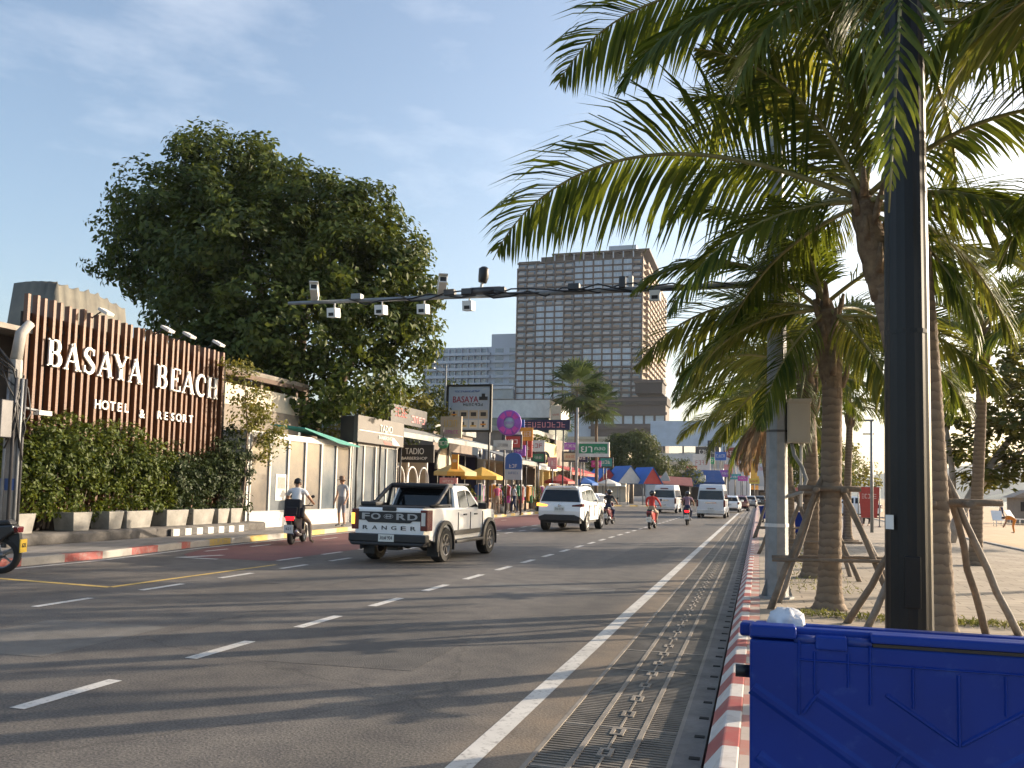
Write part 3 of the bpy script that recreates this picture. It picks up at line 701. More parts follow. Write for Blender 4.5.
def palm(label,base,path,r0,r1,fronds,sheath=True,group='coconut palms along the promenade',dead=0,seed=0,sleng=.9):
    """path: points relative to base up to the crown; fronds: (azimuth deg, kind, variant, scale)"""
    g=random.Random(seed)
    t=thing('coconut_palm',label,'palm',base,0,group)
    P=[Vector(p) for p in path]
    # resample the trunk so its leaf scars can be ringed
    segs=[]; tot=sum((P[i+1]-P[i]).length for i in range(len(P)-1)); step=.034
    def pt(s):
        for i in range(len(P)-1):
            l=(P[i+1]-P[i]).length
            if s<=l or i==len(P)-2:
                u=s/l
                p0=P[max(0,i-1)];p1=P[i];p2=P[i+1];p3=P[min(len(P)-1,i+2)]
                return .5*((2*p1)+(p2-p0)*u+(2*p0-5*p1+4*p2-p3)*u*u+(3*p1-p0-3*p2+p3)*u**3)
            s-=l
    n=int(tot/step); pts=[];rad=[]
    for i in range(n+1):
        s=tot*i/n; pts.append(pt(s)); f=i/n
        rad.append((r0+(r1-r0)*min(1,f*1.15)+(.09*math.exp(-s/.18)))*(1+.05*max(0,math.sin(s*62+3*math.sin(s*2.3)))+g.uniform(-.02,.02)))
    mb=MB(); mb.tube(pts,rad,m_ptrunk,14); mb.build('trunk',t,fixn=False)
    top=pts[-1]; dirn=(pts[-1]-pts[-6]).normalized()
    if sheath:
        mb=MB(); prev=[top+dirn*(-sleng+sleng*i/7*1.12) for i in range(8)]
        mb.tube(prev,[r1*.98,r1*1.08,r1*1.2,r1*1.32,r1*1.38,r1*1.3,r1*1.05,r1*.6],m_sheath,12)
        for k in range(16):   # boots of cut leaves
            a=k*2.4;z=-sleng*.85+sleng*.95*k/16
            c=top+dirn*z; o=Vector((math.cos(a),math.sin(a),0)); 
            mb.tube([c+o*r1*.9,c+o*r1*1.45+Vector((0,0,.14)),c+o*r1*1.75+Vector((0,0,.3))],[.05,.04,.02],m_sheath,5)
        mb.build('fibre_sheath',t,fixn=False)
    for (az,kind,v,sc) in fronds:
        me=fr(kind,v); o=bpy.data.objects.new('frond',me); COL.objects.link(o); o.parent=t
        o.location=top+dirn*g.uniform(-.1,.12); o.rotation_euler=(g.uniform(-.18,.18),0,R(az)); o.scale=(sc,sc,sc)
    return t
def crown(n,seed,low=True,sc=1.0,skip=None):
    g=random.Random(seed); out=[]
    a0=g.uniform(0,360)
    kinds=['spear','up','up','mid','mid','mid','flat','flat','flat','low','low','hang']
    for i in range(n):
        k=kinds[int(i/n*len(kinds))]
        if not low and k in('hang',): k='mid'
        az=a0+i*137.5+g.uniform(-12,12)
        if skip and skip[0]<(az%360)<skip[1]: continue
        out.append((az,k,g.randrange(3),sc*g.uniform(.85,1.1)))
    return out
m_stake=M('stake_wood',(.24,.18,.13),.85,0,col2=(.13,.10,.075),scale=6,bump=.6,bscale=30)
m_stakeg=M('stake_wood_grey',(.29,.26,.23),.85,0,col2=(.17,.15,.135),scale=6,bump=.6,bscale=30)
m_rubber=M('black_rubber',(.02,.02,.022),.6,.2)
def wob(p,q,n=7,a=.018,seed=0):
    g=random.Random(seed); p=Vector(p);q=Vector(q)
    return [p.lerp(q,i/(n-1))+Vector((g.uniform(-a,a),g.uniform(-a,a),0)) for i in range(n)]
def stakes(label,loc,feet,ht,r=.035,bar=1.3,low=None,seed=0,group='timber props around the palms',off=(0,0)):
    t=thing('palm_prop',label,'palm prop',loc,0,group)
    for i,(x,y) in enumerate(feet):
        d=Vector((x,y,0)).normalized()
        e=Vector((off[0],off[1],0))+d*.13+Vector((0,0,ht))+Vector((-d.x*.1,-d.y*.1,.28))
        mb=MB(); mb.tube(wob((x,y,-.02),e,8,.016,seed+i),[r*1.15,r*1.1,r*1.05,r,r,r*.95,r*.9,r*.85],(m_stake,m_stakeg)[i%2],8); mb.build('post',t)
    for i,(sx,sy) in enumerate(((1,0),(0,1))):
        for s in (-1,1):
            mb=MB(); a=Vector((off[0],off[1],ht-.02*i)); 
            p=a+Vector((-bar/2 if sx else s*.17, s*.17 if sx else -bar/2,0)); q=a+Vector((bar/2 if sx else s*.17, s*.17 if sx else bar/2,0))
            mb.tube(wob(p,q,6,.01,seed+9+i),r*.95,m_stake,8); mb.build('crossbar',t)
    if low:
        for s in (-1,1):
            mb=MB(); mb.tube(wob((-low,s*.28+off[1],.62),(low,s*.28+off[1],.66),6,.012,seed+30+s),r*.62,m_stake,7); mb.build('lower_crossbar',t)
    return t

# tall palm behind the lamp: crown above the picture
palm('tall coconut palm right behind the black lamp post, ringed trunk passing it on the right',(1.74,9.4,.15),[(0,0,0),(-.04,0,1.2),(-.09,0,2.6),(-.17,-.02,4),(-.27,-.05,5.4),(-.34,-.1,6.35)],.145,.1,
     [(182,'hero',1,.85),(263,'reach',1,.95),(200,'flat',0,.95),(222,'mid',1,.95),(250,'drop',1,1.1),(165,'mid',0,1.0),(140,'flat',2,1),(110,'mid',1,1),(80,'up',0,1),(30,'flat',0,1),(350,'mid',2,1),(310,'low',1,1.0),(235,'low',1,1.0),
      (10,'low',0,1),(60,'low',2,1),(120,'spear',0,1),(300,'up',1,1),(175,'up',2,1)],seed=1)
# leaning palm with a bulky fibrous neck and the long frond over the road
palm('leaning coconut palm with bulky fibrous neck and one long frond over the road',(1.62,10.0,.15),[(0,0,0),(-.03,0,1.2),(-.1,0,2.4),(-.22,-.02,3.2),(-.40,-.05,4.1),(-.5,-.08,4.7)],.125,.105,
     [(181,'hero',1,1.0),(200,'low',0,.8),(150,'mid',1,.85),(120,'flat',0,.9),(90,'mid',2,.9),(60,'up',0,.9),(20,'flat',1,1.0),(345,'low',2,1.0),(315,'low',1,.85),(170,'up',1,.95),(205,'up',2,.9),(240,'spear',0,1),(0,'mid',0,1),(40,'low',2,.9),
      (135,'low',1,.85),(330,'hang',0,.8),(192,'spear',1,1.0)],seed=2,sleng=1.1)
# palm out of frame on the right whose fronds reach in
palm('coconut palm at the right edge of the picture, fronds sweeping in from outside',(4.7,7.6,.15),[(0,0,0),(0,0,2),(-.05,0,4),(-.15,0,5.2)],.15,.12,
     [(176,'hero',1,.8),(196,'flat',2,1.1),(212,'hero',1,.75),(205,'low',2,1.05),(165,'mid',1,1.05),(225,'low',0,1),(150,'low',1,1),(250,'flat',1,1),(120,'mid',2,1),(90,'up',0,1),(40,'mid',1,1),(0,'flat',0,1),(300,'flat',2,1),(190,'up',0,1),(330,'mid',0,1),(188,'hang',2,1)],seed=3)
palm('coconut palm standing straight beside the grey camera pole, thick ringed trunk',(.88,11.8,.15),[(0,0,0),(.02,0,1.4),(.04,0,2.8),(-.02,0,3.9)],.145,.115,
     [(185,'low',0,.75),(165,'flat',2,.85),(205,'low',2,.72),(150,'flat',1,.8),(230,'hang',0,.72),(120,'mid',0,.85),(95,'up',1,.8),(60,'flat',0,.85),(30,'low',1,.8),(0,'mid',2,.85),(330,'low',2,.75),(270,'spear',0,.8),(250,'up',0,.7),(300,'hang',2,.75),(178,'up',1,.85),(195,'mid',1,.85)],seed=4,sleng=1.2)
palm('shorter coconut palm just behind the straight palm, thinner trunk',(.92,16.2,.15),[(0,0,0),(.0,0,1.3),(-.04,0,2.6),(-.1,0,3.7)],.15,.11,crown(15,41,sc=.85),seed=5)
palm('slim coconut palm third in line behind the grey pole, dry fronds hanging',(.75,22.5,.15),[(0,0,0),(-.02,0,1.5),(-.1,0,3),(-.2,0,4.1)],.14,.1,crown(15,42,sc=.9)+[(180,'deadhang',0,1),(210,'deadhang',1,1),(240,'deadhang',2,1),(150,'deadhang',1,1)],seed=6)
palm('far coconut palm at the kerb with brown thatch of dead fronds over the drain',(.45,30,.15),[(0,0,0),(-.1,0,1.5),(-.3,0,3),(-.5,0,4.0)],.14,.1,crown(15,43)+[(170,'deadhang',0,.75),(200,'deadhang',1,.7),(240,'deadhang',2,.7),(140,'deadhang',1,.8)],seed=7)
palm('coconut palm far along the promenade, seen between lamp and straight palm',(2.9,31,.15),[(0,0,0),(0,0,1.5),(.05,0,3),(.1,0,4.6)],.14,.1,crown(14,44),seed=8)
palm('coconut palm right of the lamp set back near the beach',(4.6,21,.15),[(0,0,0),(.05,0,1.5),(.15,0,3.4),(.2,0,5.2)],.14,.1,crown(15,45,sc=.95),seed=9)
palm('coconut palm at right picture edge further along the promenade',(6.6,17.5,.15),[(0,0,0),(-.05,0,2),(-.15,0,4),(-.25,0,5.4)],.14,.1,crown(16,46,sc=1.0),seed=10)
palm('distant coconut palm above the farthest blue bin',(.9,45,.15),[(0,0,0),(-.1,0,1.7),(-.15,0,3.6),(-.2,0,5)],.14,.1,crown(13,47),seed=11)
palm('most distant coconut palm of the row beside the far cars',(.7,62,.15),[(0,0,0),(-.1,0,1.7),(-.15,0,3.6),(-.2,0,5.4)],.14,.1,crown(13,48),seed=12)

stakes('timber prop round the palm behind the lamp, posts spreading past the blue bin',(1.8,9.55,.15),[(-.82,1.05),(-.62,.85),(.55,.75),(.9,.9)],1.42,.036,1.0,seed=3)
stakes('timber prop round the straight palm beside the grey pole, with lower rails',(.88,11.8,.15),[(-.75,-.35),(-.62,.4),(.8,-.3),(.95,.75)],1.55,.038,.75,low=.7,seed=20)
stakes('timber prop round the thinner palm behind the straight palm',(.92,16.2,.15),[(-.75,-.5),(-.7,.5),(.75,-.4),(.7,.5)],1.5,.036,.8,low=.8,seed=33)
stakes('timber prop round the third palm behind the grey pole',(.75,22.5,.15),[(-.75,-.5),(-.7,.5),(.75,-.4),(.7,.5)],1.5,.036,.8,low=.8,seed=44)
stakes('timber prop round the far palm at the kerb',(.45,30,.15),[(-.6,-.5),(-.55,.5),(.75,-.4),(.7,.5)],1.5,.036,.8,seed=55)

# ------------------------------------------------------------------ broad-leaved trees
m_fig=leafmat('fig_leaves',(.017,.036,.008),(.10,.13,.026),.3,.45,.42)
m_hedge=leafmat('hedge_leaves',(.022,.042,.009),(.12,.15,.028),.32,.8,.42)
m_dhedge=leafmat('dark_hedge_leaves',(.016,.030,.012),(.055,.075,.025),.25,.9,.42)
m_yel=leafmat('yellow_green_leaves',(.06,.08,.015),(.20,.19,.04),.35,.9,.45)
m_mid=leafmat('mid_green_leaves',(.03,.05,.012),(.10,.12,.03),.3,.6,.45)
m_almond=leafmat('almond_leaves',(.035,.055,.014),(.16,.16,.04),.36,.5,.42)
m_bark=M('bark',(.17,.13,.10),.95,.35,5,bump=.8,bscale=20)
def tree(name,label,base,blobs,density,leaf,mat,limbs,clump=.45,bark=None,cat='tree',group=None,seed=1,per=26,up=.45,shell=.55,aspect=.55):
    t=thing(name,label,cat,base,0,group)
    if limbs:
        mb=MB()
        for pts,r in limbs: mb.tube(pts,[r*(1-.7*i/(len(pts)-1)) for i in range(len(pts))],bark or m_bark,9)
        mb.build('trunk',t,fixn=False)
    g=np.random.default_rng(seed)
    C,N=blob_leaves(blobs,density,g,clump,shell,up,per)
    leaf_mesh('crown',C,N,leaf,[mat],t,seed=seed,aspect=aspect)
    return t
def px(x,y,r,z0=0):   # outline blobs of the fig, metres relative to its base
    return x,y,r
BX=-19.5; BY=34; SH=12
def fb(pxx,pyy,pr,dy=0,fy=1.25):
    s=.0457; X=-25.25+(pxx+SH-215)*s*1.02; Zz=18.78-(pyy-128)*s*1.07+ (pxx-215)*.0008
    return (X-BX,dy,Zz-.15,pr*s,pr*s*fy,pr*s)
blobs=[fb(150,205,48),fb(205,178,50,.5),fb(235,190,48,-1),fb(128,250,34,1),fb(165,265,60,-1),fb(225,255,70,-2),fb(290,225,50,0),fb(335,215,36,1),fb(300,290,75,-2.5),fb(370,250,46,0),fb(395,295,50,-1.5),fb(350,350,62,-3),fb(410,345,44,-1.5),fb(272,200,44,.5),fb(325,222,42,-.5),fb(372,236,42,.3),fb(408,272,40,-.5),fb(432,305,34,0),fb(442,345,28,-.5),fb(262,165,26,.3),
       fb(250,330,66,-2),fb(300,365,50,-3),fb(425,320,30,.5),fb(400,390,42,-2),fb(190,310,46,1),fb(110,262,20),fb(105,215,20,1),fb(418,275,24,.6),fb(432,360,22,0),fb(365,400,38,-3),fb(275,395,34,-1),fb(345,295,50,2),fb(230,225,60,3),fb(300,250,50,3),fb(160,240,50,3),fb(180,345,50,3),fb(240,380,40,3)]
tree('fig_tree','huge dark green spreading tree rising behind the slatted wall and shops',(BX,BY,.15),blobs,2.6,.28,m_fig,
     [([(0,0,-.1),(.2,0,2),(.1,0,4),(-.6,0,6.5),(-2,0,9)],.55),([(.1,0,3.8),(1.5,-.3,5.5),(3,-.4,8)],.35),([(.1,0,4),(-1.5,.5,7),(-5,.3,10),(-8,0,11.5)],.3),([(-.6,0,6.4),(0,-.5,9),(1.5,-.5,12)],.28),([(-2,0,9),(-3.5,0,12),(-4.5,0,15)],.25)],clump=.47,seed=21,per=44,shell=.5)
# trees behind the shops
tree('street_tree','bushy yellowish tree low behind the grey-fascia shop',(-20.2,36.2,.15),[(0,0,4.6,1.3,1.3,.9),(-1.6,-1.5,4.9,1.2,1.2,.9),(1.1,1.5,5.2,1.1,1.2,.9),(2.2,2.5,5.7,1.2,1.2,1.0),(.4,.5,3.8,1,1,.7)],6,.19,m_yel,[([(0,0,0),(.1,0,2),(0,.2,4)],.16),([(0,0,2.5),(.9,1,4.4)],.09)],.3,seed=22)
tree('street_tree','round green tree left of the white-framed billboard',(-20.6,46.5,.15),[(0,0,5.9,1.7,1.7,1.5),(1.4,0,6.8,1.3,1.3,1.2),(-1.2,.5,7.3,1.4,1.4,1.2),(2.4,.5,5.4,1.2,1.2,1.0),(.8,-1,4.6,1.1,1.1,.9),(3.0,1.5,7.2,.9,1.0,.9)],5,.22,m_mid,[([(0,0,0),(.1,0,3),(.3,0,5.6)],.2),([(.1,0,3),(1.6,.2,5)],.1)],.36,seed=23)
tree('street_tree','dense dark round tree beyond the green pharmacy sign',(-15.2,106,.15),[(0,0,6.2,3.8,3,3.0),(-3.3,0,5.4,2.6,2.4,2.2),(2.4,-.5,5.0,2.2,2.2,1.9),(1.0,0,7.6,2,2,1.4),(-1.4,0,7.4,1.8,1.8,1.3),(3.6,0,3.8,1.3,1.3,1.1)],7,.30,m_mid,[([(0,0,0),(0,0,3),(.2,0,5)],.3)],.5,seed=24)
tree('street_tree','small dark tree right of the dense round one, by the blue canopy',(-9.9,112,.15),[(0,0,4.4,1.9,1.9,1.6),(1.6,0,3.6,1.5,1.5,1.2),(-1.3,0,3.6,1.4,1.4,1.2)],3,.3,m_mid,[([(0,0,0),(0,0,3)],.2)],.45,seed=25)
# vine-clad shrub at the end of the slatted wall
t=tree('climber_shrub','loose yellow-green climber at the end of the slatted wall',(-15.75,23.55,.15),[(0,-.2,4.6,.5,.6,.75),(.1,.5,4.0,.6,.7,.6),(.1,1.1,3.3,.65,.7,.5),(.0,.1,3.5,.5,.55,.6),(.1,1.8,3.0,.5,.55,.4),(-.1,-.5,5.2,.4,.4,.4),(.15,.9,2.6,.5,.55,.4)],17,.12,m_yel,[([(0,0,0),(.05,.1,1.6),(0,.2,3.2),(-.05,0,4.8)],.05),([(.02,.1,2.2),(.1,.9,3.3)],.03)],.2,cat='shrub',seed=26,per=18)
# hedge shrubs in front of the wall
HB=[(15.2,2.55,.62,.9),(16.1,2.9,.66,.95),(17.0,3.05,.7,1.0),(17.95,2.95,.66,1.0),(18.9,2.85,.64,1.0),(19.8,2.5,.62,1.0),(20.7,2.35,.62,1.0),(21.7,2.2,.62,1.0),(22.7,2.6,.66,1.05),(23.5,3.2,.66,.95)]
LB=['first','second','third','fourth','fifth','sixth','seventh','eighth','ninth','last']
for i,(y,h,rx,ry) in enumerate(HB):
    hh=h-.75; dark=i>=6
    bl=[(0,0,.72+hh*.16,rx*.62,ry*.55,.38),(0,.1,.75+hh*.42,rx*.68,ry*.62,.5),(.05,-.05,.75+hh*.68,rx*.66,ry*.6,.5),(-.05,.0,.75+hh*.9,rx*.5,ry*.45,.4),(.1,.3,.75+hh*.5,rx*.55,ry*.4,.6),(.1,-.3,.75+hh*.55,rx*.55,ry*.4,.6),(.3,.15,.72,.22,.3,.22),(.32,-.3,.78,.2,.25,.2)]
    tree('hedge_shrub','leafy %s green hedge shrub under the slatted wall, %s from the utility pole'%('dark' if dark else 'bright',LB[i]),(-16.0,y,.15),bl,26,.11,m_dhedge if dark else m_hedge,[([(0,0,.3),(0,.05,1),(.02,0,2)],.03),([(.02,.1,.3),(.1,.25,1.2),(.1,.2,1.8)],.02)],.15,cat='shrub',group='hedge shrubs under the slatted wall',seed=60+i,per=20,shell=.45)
# leaning sea-almond by the beach
tree('beach_almond_tree','broad leaning tree with layered leaves at the beach edge, pale forked trunk',(6.1,31.5,.15),
     [(1.4,.5,5.6,1.7,1.6,.45),(3.2,0,4.9,1.9,1.6,.45),(.2,.6,4.4,1.5,1.4,.45),(2.2,-.3,3.9,1.7,1.4,.42),(4.4,0,3.6,1.7,1.5,.42),(.9,.2,3.1,1.3,1.2,.4),(3.0,0,2.7,1.8,1.4,.42),(-.3,.6,6.6,.8,.8,.5),(1.2,0,2.15,1.0,1,.3),(4.6,.2,2.2,1.4,1.2,.35),(2.4,.3,6.4,1.1,1.1,.4),(5,0,5.3,1.3,1.3,.45),(-.6,.3,5.4,.8,.8,.4)],9,.24,m_almond,
     [([(0,0,-.1),(.25,0,.7),(.9,0,2.0),(1.9,0,3.5),(3.0,0,5.2)],.2),([(.15,.1,1.2),(.2,.3,2.4),(.0,.5,4.4),(-.2,.6,6.4)],.13),([(.25,0,.9),(1.3,.1,2.3),(2.8,.1,3.5)],.13)],.3,seed=27,per=22,up=1.3,aspect=.6,bark=M('pale_bark',(.36,.32,.28),.9,.25,5,bump=.6,bscale=20))
# tall slim fan palms by the green sign
m_fan=leafmat('fan_palm_leaf',(.035,.06,.02),(.13,.17,.06),.35,.8)
def fan_palm(label,base,h,sc,seed):
    g=random.Random(seed); t=thing('fan_palm',label,'palm',base,0,'slim fan palms behind the shops')
    mb=MB(); mb.tube([(0,0,-.1),(.05,0,h*.4),(-.05,0,h*.75),(0,0,h)],[.19,.15,.13,.12],m_ptrunk,9); mb.build('trunk',t)
    fm=MB()
    for k in range(38):
        a=k*2.39996; el=R(75-125*(k/38)); d=Vector((math.cos(a)*math.cos(el),math.sin(a)*math.cos(el),math.sin(el)))
        c=Vector((0,0,h))+d*sc*1.1
        x=d.cross(Vector((0,0,1))).normalized()
        fm.tube([Vector((0,0,h)),c-d*sc*.45],[.03,.02],m_rach,4,smooth=False)
        for j in range(11):
            b=-1.25+2.5*j/10; tip=c+(d*math.cos(b)+x*math.sin(b))*sc*(.85+.12*g.random())+Vector((0,0,-.18*sc*abs(math.sin(b))-.12*sc*g.random()))
            m1=c+(d*math.cos(b-.12)+x*math.sin(b-.12))*sc*.45; m2=c+(d*math.cos(b+.12)+x*math.sin(b+.12))*sc*.45
            fm.add([c-d*sc*.35,m1,tip,m2],[(0,1,2,3)],m_fan)
    fm.build('crown',t,fixn=False)
    return t
fan_palm('taller slim fan palm behind the shops, left of the pair',(-15.8,75,.1),10.6,1.7,1)
fan_palm('shorter slim fan palm behind the shops, right of the pair',(-14.2,76.5,.1),9.4,1.35,2)
fan_palm('small fan palm on the hotel terrace, pale against the tower podium',(-18.5,82,.1),8.2,.7,3)

# ------------------------------------------------------------------ the slatted hotel sign
m_slat=M('slat_wood',(.165,.066,.024),.5,0,col2=(.09,.034,.014),scale=2.5,bump=.3,bscale=40)
m_slatd=M('slat_backing',(.018,.012,.01),.9,.3)
m_letter=M('sign_letter_white',(.80,.78,.72),.4,.03)
m_black=M('black_paint',(.016,.016,.017),.45,.2)
m_dgrey=M('dark_grey_metal',(.06,.06,.065),.45,.2,metal=.4)
m_steel=M('galvanised_steel',(.24,.25,.26),.55,.2,4,metal=.3)
m_offw=M('off_white_paint',(.62,.60,.56),.6,.12,2)
m_wht=M('white_paint',(.78,.77,.74),.45,.06,2)
XW=-16.4
t=thing('slatted_sign_wall','dark timber slatted wall with white hotel lettering and small floodlights','sign wall',(XW,19.5,.15))
mb=MB(); mb.box((-.12,-3.9,0),(-.06,4.0,5.35),m_slatd); mb.build('backing',t)
mb=MB(); g=random.Random(3)
n=32
for i in range(n):
    y=-3.85+7.5*i/(n-1); top=5.78-.22*i/(n-1)+g.uniform(-.03,.03); z0=2.2 if y>0 else 1.0
    mb.box((-.06,y-.042,.5),(.06+(.03 if i%2 else 0),y+.042,top),m_slat)
mb.build('slats',t,bevel=.006)
mb=MB(); mb.box((-.06,-3.9,2.2),(-.01,3.7,2.3),m_slatd); mb.box((-.06,-3.9,5.0),(-.01,3.7,5.1),m_slatd); mb.build('rail',t)
def serif(mb,ch,c,h,w,mat,face='+x'):
    T=.17*h;t_=.055*h;s=.05*h; K=dict(c=c,mat=mat,face=face,depth=.045)
    S=lambda p,wd: stroke(mb,[(a*w,b*h) for a,b in p],wd,**K)
    def ser(x,y,l=.2): stroke(mb,[((x-l)*w,y*h),((x+l)*w,y*h)],s,**K)
    arc=lambda cx,cy,rx,ry,a0,a1,n=10:[(cx+rx*math.cos(R(a0+(a1-a0)*i/(n-1))),cy+ry*math.sin(R(a0+(a1-a0)*i/(n-1)))) for i in range(n)]
    sw=lambda lo,hi,n=10:[lo+(hi-lo)*math.sin(PI*i/(n-1)) for i in range(n)]
    if ch=='B':
        S([(.2,0),(.2,1)],T); ser(.16,.025,.16);ser(.16,.975,.16)
        S([(.2,.97),(.5,.97)]+arc(.5,.75,.24,.22,90,-90)+[(.2,.53)],[t_,t_]+sw(t_,T*.9)+[t_]); S([(.2,.5),(.5,.5)]+arc(.5,.265,.32,.235,90,-90)+[(.2,.03)],[t_,t_]+sw(t_,T)+[t_])
    if ch=='A':
        S([(.02,0),(.48,1)],t_*1.1);S([(.46,1),(.88,0)],T);S([(.2,.33),(.72,.33)],t_);ser(.04,.025,.15);ser(.88,.025,.2)
    if ch=='S':
        pts=arc(.46,.74,.3,.235,20,195)+[(.34,.58),(.6,.42)]+arc(.45,.26,.32,.235,15,-160); S(pts,[t_+(T-t_)*math.sin(PI*i/21)**1.6 for i in range(22)]); S([(.76,.96),(.75,.72)],t_); S([(.13,.04),(.14,.3)],t_)
    if ch=='Y':
        S([(.06,1),(.5,.45)],T*.95);S([(.92,1),(.5,.45)],t_*1.1);S([(.5,.5),(.5,0)],T);ser(.5,.025,.24);ser(.08,.975,.2);ser(.9,.975,.16)
    if ch=='E':
        S([(.2,0),(.2,1)],T);S([(.1,.97),(.85,.97)],t_);S([(.1,.03),(.9,.03)],t_);S([(.2,.52),(.65,.52)],t_);S([(.86,.98),(.84,.78)],t_);S([(.9,.02),(.88,.25)],t_);S([(.65,.62),(.65,.42)],t_)
    if ch=='C':
        S(arc(.55,.5,.45,.47,48,312,22),[t_*(1)+ (T-t_)*math.sin(PI*i/21)**.8 for i in range(22)]);S([(.86,.86),(.88,.66)],t_*1.4)
    if ch=='H':
        S([(.18,0),(.18,1)],T);S([(.82,0),(.82,1)],T);S([(.18,.52),(.82,.52)],t_)
        for x in(.18,.82): ser(x,.025,.19);ser(x,.975,.19)
mb=MB(); y=16.38-19.5
for word,y0,y1 in (('BASAYA',16.38,19.68),('BEACH',20.2,23.1)):
    k=len(word); p=(y1-y0)/k
    for i,ch in enumerate(word):
        serif(mb,ch,(.115,y0-19.5+p*i-.2,4.3-.01*i-.15-(.06 if word=='BEACH' else 0)),.66,p*.84,m_letter)
mb.build('large_lettering',t)
mb=MB()
def spaced(mb,txt,y0,y1,z,h,mat,x):
    p=(y1-y0)/len(txt)
    for i,ch in enumerate(txt): text(mb,ch,(x,y0+p*(i+.5),z),h*1.22,mat,'+x',depth=.04,width=None,offset=.004)
spaced(mb,'HOTEL',17.75-19.5,19.05-19.5,3.4,.27,m_letter,.11);spaced(mb,'&',19.35-19.5,19.7-19.5,3.3,.27,m_letter,.11);spaced(mb,'RESORT',20.1-19.5,21.75-19.5,3.33,.26,m_letter,.11)
mb.build('small_lettering',t)
for y in (17.6,19.95,20.9,22.3):
    mb=MB(); mb.tube([(.0,y-19.5,5.55),(.35,y-19.5,5.75)],.02,m_black,6)
    mb.box((-.16,-.13,-.04),(.16,.13,.04),m_offw,Matrix.Translation((.48,y-19.5,5.72))@Matrix.Rotation(R(28),4,'Y')); mb.build('floodlight',t,bevel=.012)
t['label']='dark timber slatted wall with white hotel lettering and small floodlights'

# planters and the low plinth they stand on
mb=MB(); mb.prism([(-15.15,.14),(-15.15,.36),(-15.22,.4),(-16.2,.4),(-16.2,.14)],'xz',14.3,24.1,M('stained_concrete',(.14,.13,.12),.9,0,col2=(.06,.055,.05),scale=3,bump=.5,bscale=20)); tag(mb.build('plinth',bevel=.03),'low weathered concrete plinth under the row of planters','plinth')
m_bw=striped('plinth_black_white','Y',.5,(.62,.60,.56),(.03,.03,.032),wear=.5)
mb=MB(); mb.box((-15.14,19.4,.15),(-15.06,23.0,.34),m_bw); tag(mb.build('painted_edge',bevel=.01),'black and white painted block edging at the foot of the plinth','kerb edging')
m_plant=M('planter_concrete',(.36,.345,.31),.8,0,col2=(.19,.18,.16),scale=2.2,bump=.2)
PL=[(14.75,.9),(16.55,.62),(17.65,.55),(18.5,1.0),(20.0,.9),(21.15,.95),(22.1,.55),(22.75,.6)]
PN=['at the utility pole, first of the row','second from the utility pole, narrow','third from the utility pole, narrow','fourth in the row, long with overhanging leaves','beside the first black and white blocks','in the middle above the black and white blocks','narrow, second from the glass shop','last of the row, next to the glass shop']
for i,(y,w_) in enumerate(PL):
    mb=MB(); h=.44; k=.06
    vs=[(-.26,-w_/2+k,0),(.26,-w_/2+k,0),(.26,w_/2-k,0),(-.26,w_/2-k,0),(-.3,-w_/2,h),(.3,-w_/2,h),(.3,w_/2,h),(-.3,w_/2,h),(-.25,-w_/2+.05,h),(.25,-w_/2+.05,h),(.25,w_/2-.05,h),(-.25,w_/2-.05,h),(-.25,-w_/2+.05,h-.06),(.25,-w_/2+.05,h-.06),(.25,w_/2-.05,h-.06),(-.25,w_/2-.05,h-.06)]
    mb.add(vs,[(3,2,1,0),(0,1,5,4),(1,2,6,5),(2,3,7,6),(3,0,4,7),(4,5,9,8),(5,6,10,9),(6,7,11,10),(7,4,8,11),(8,9,13,12),(9,10,14,13),(10,11,15,14),(11,8,12,15)],m_plant)
    mb.add(vs[12:16],[(0,1,2,3)],m_ground)
    tag(mb.build('planter',loc=(-15.62,y,.4),bevel=.012,rotz=random.uniform(-.05,.05)),'weathered white concrete planter '+PN[i],'planter','white planters along the plinth')

# utility pole with conduits at the left picture edge
t=thing('utility_pole','concrete utility pole with conduits and cables at the left end of the slatted wall','utility pole',(-15.35,14.45,.15))
mb=MB(); mb.tube([(0,0,-.1),(0,0,3.0),(0,0,4.0)],[.15,.14,.13],m_conc,8,smooth=False); mb.tube([(0,0,4.0),(-.02,.1,4.6),(.02,.3,4.85)],[.12,.11,.1],m_conc,8); mb.build('pole',t)
mb=MB()
for i,(x,y) in enumerate(((.16,-.12),(.18,.02),(.15,.13),(.05,-.2))): mb.tube([(x,y,0),(x,y,2.9-.3*i),(x-.03,y+.04,3.6)],.035,m_steel if i%2 else m_dgrey,7)
mb.build('conduits',t)
mb=MB()
for i in range(9):
    g=random.Random(i); mb.tube([(.15+g.uniform(-.1,.1),-.2+g.uniform(-.1,.3),2.2+g.uniform(-.4,.3)),(.2,g.uniform(-.2,.3),2.7+g.uniform(-.2,.3)),(.1,g.uniform(-.3,.3),3.4+g.uniform(0,.4)),(-.1,g.uniform(-.6,-.2),4+g.uniform(-.3,.3))],.018,m_black,5)
mb.build('cables',t)
mb=MB(); mb.box((.05,-.5,2.3),(.22,-.2,3.1),m_dgrey); mb.build('meter_box',t,bevel=.02)
mb=MB(); mb.tube([(0,0,1.2),(0,0,1.45)],[.158,.157],M('blue_band',(.06,.12,.32),.5),8,smooth=False); mb.build('painted_band',t)
mb=MB(); mb.tube([(.05,.12,3.0),(.1,.55,2.95)],.03,m_steel,6); mb.box((.02,.5,2.86),(.2,.85,2.96),m_offw); mb.build('lamp_arm',t)

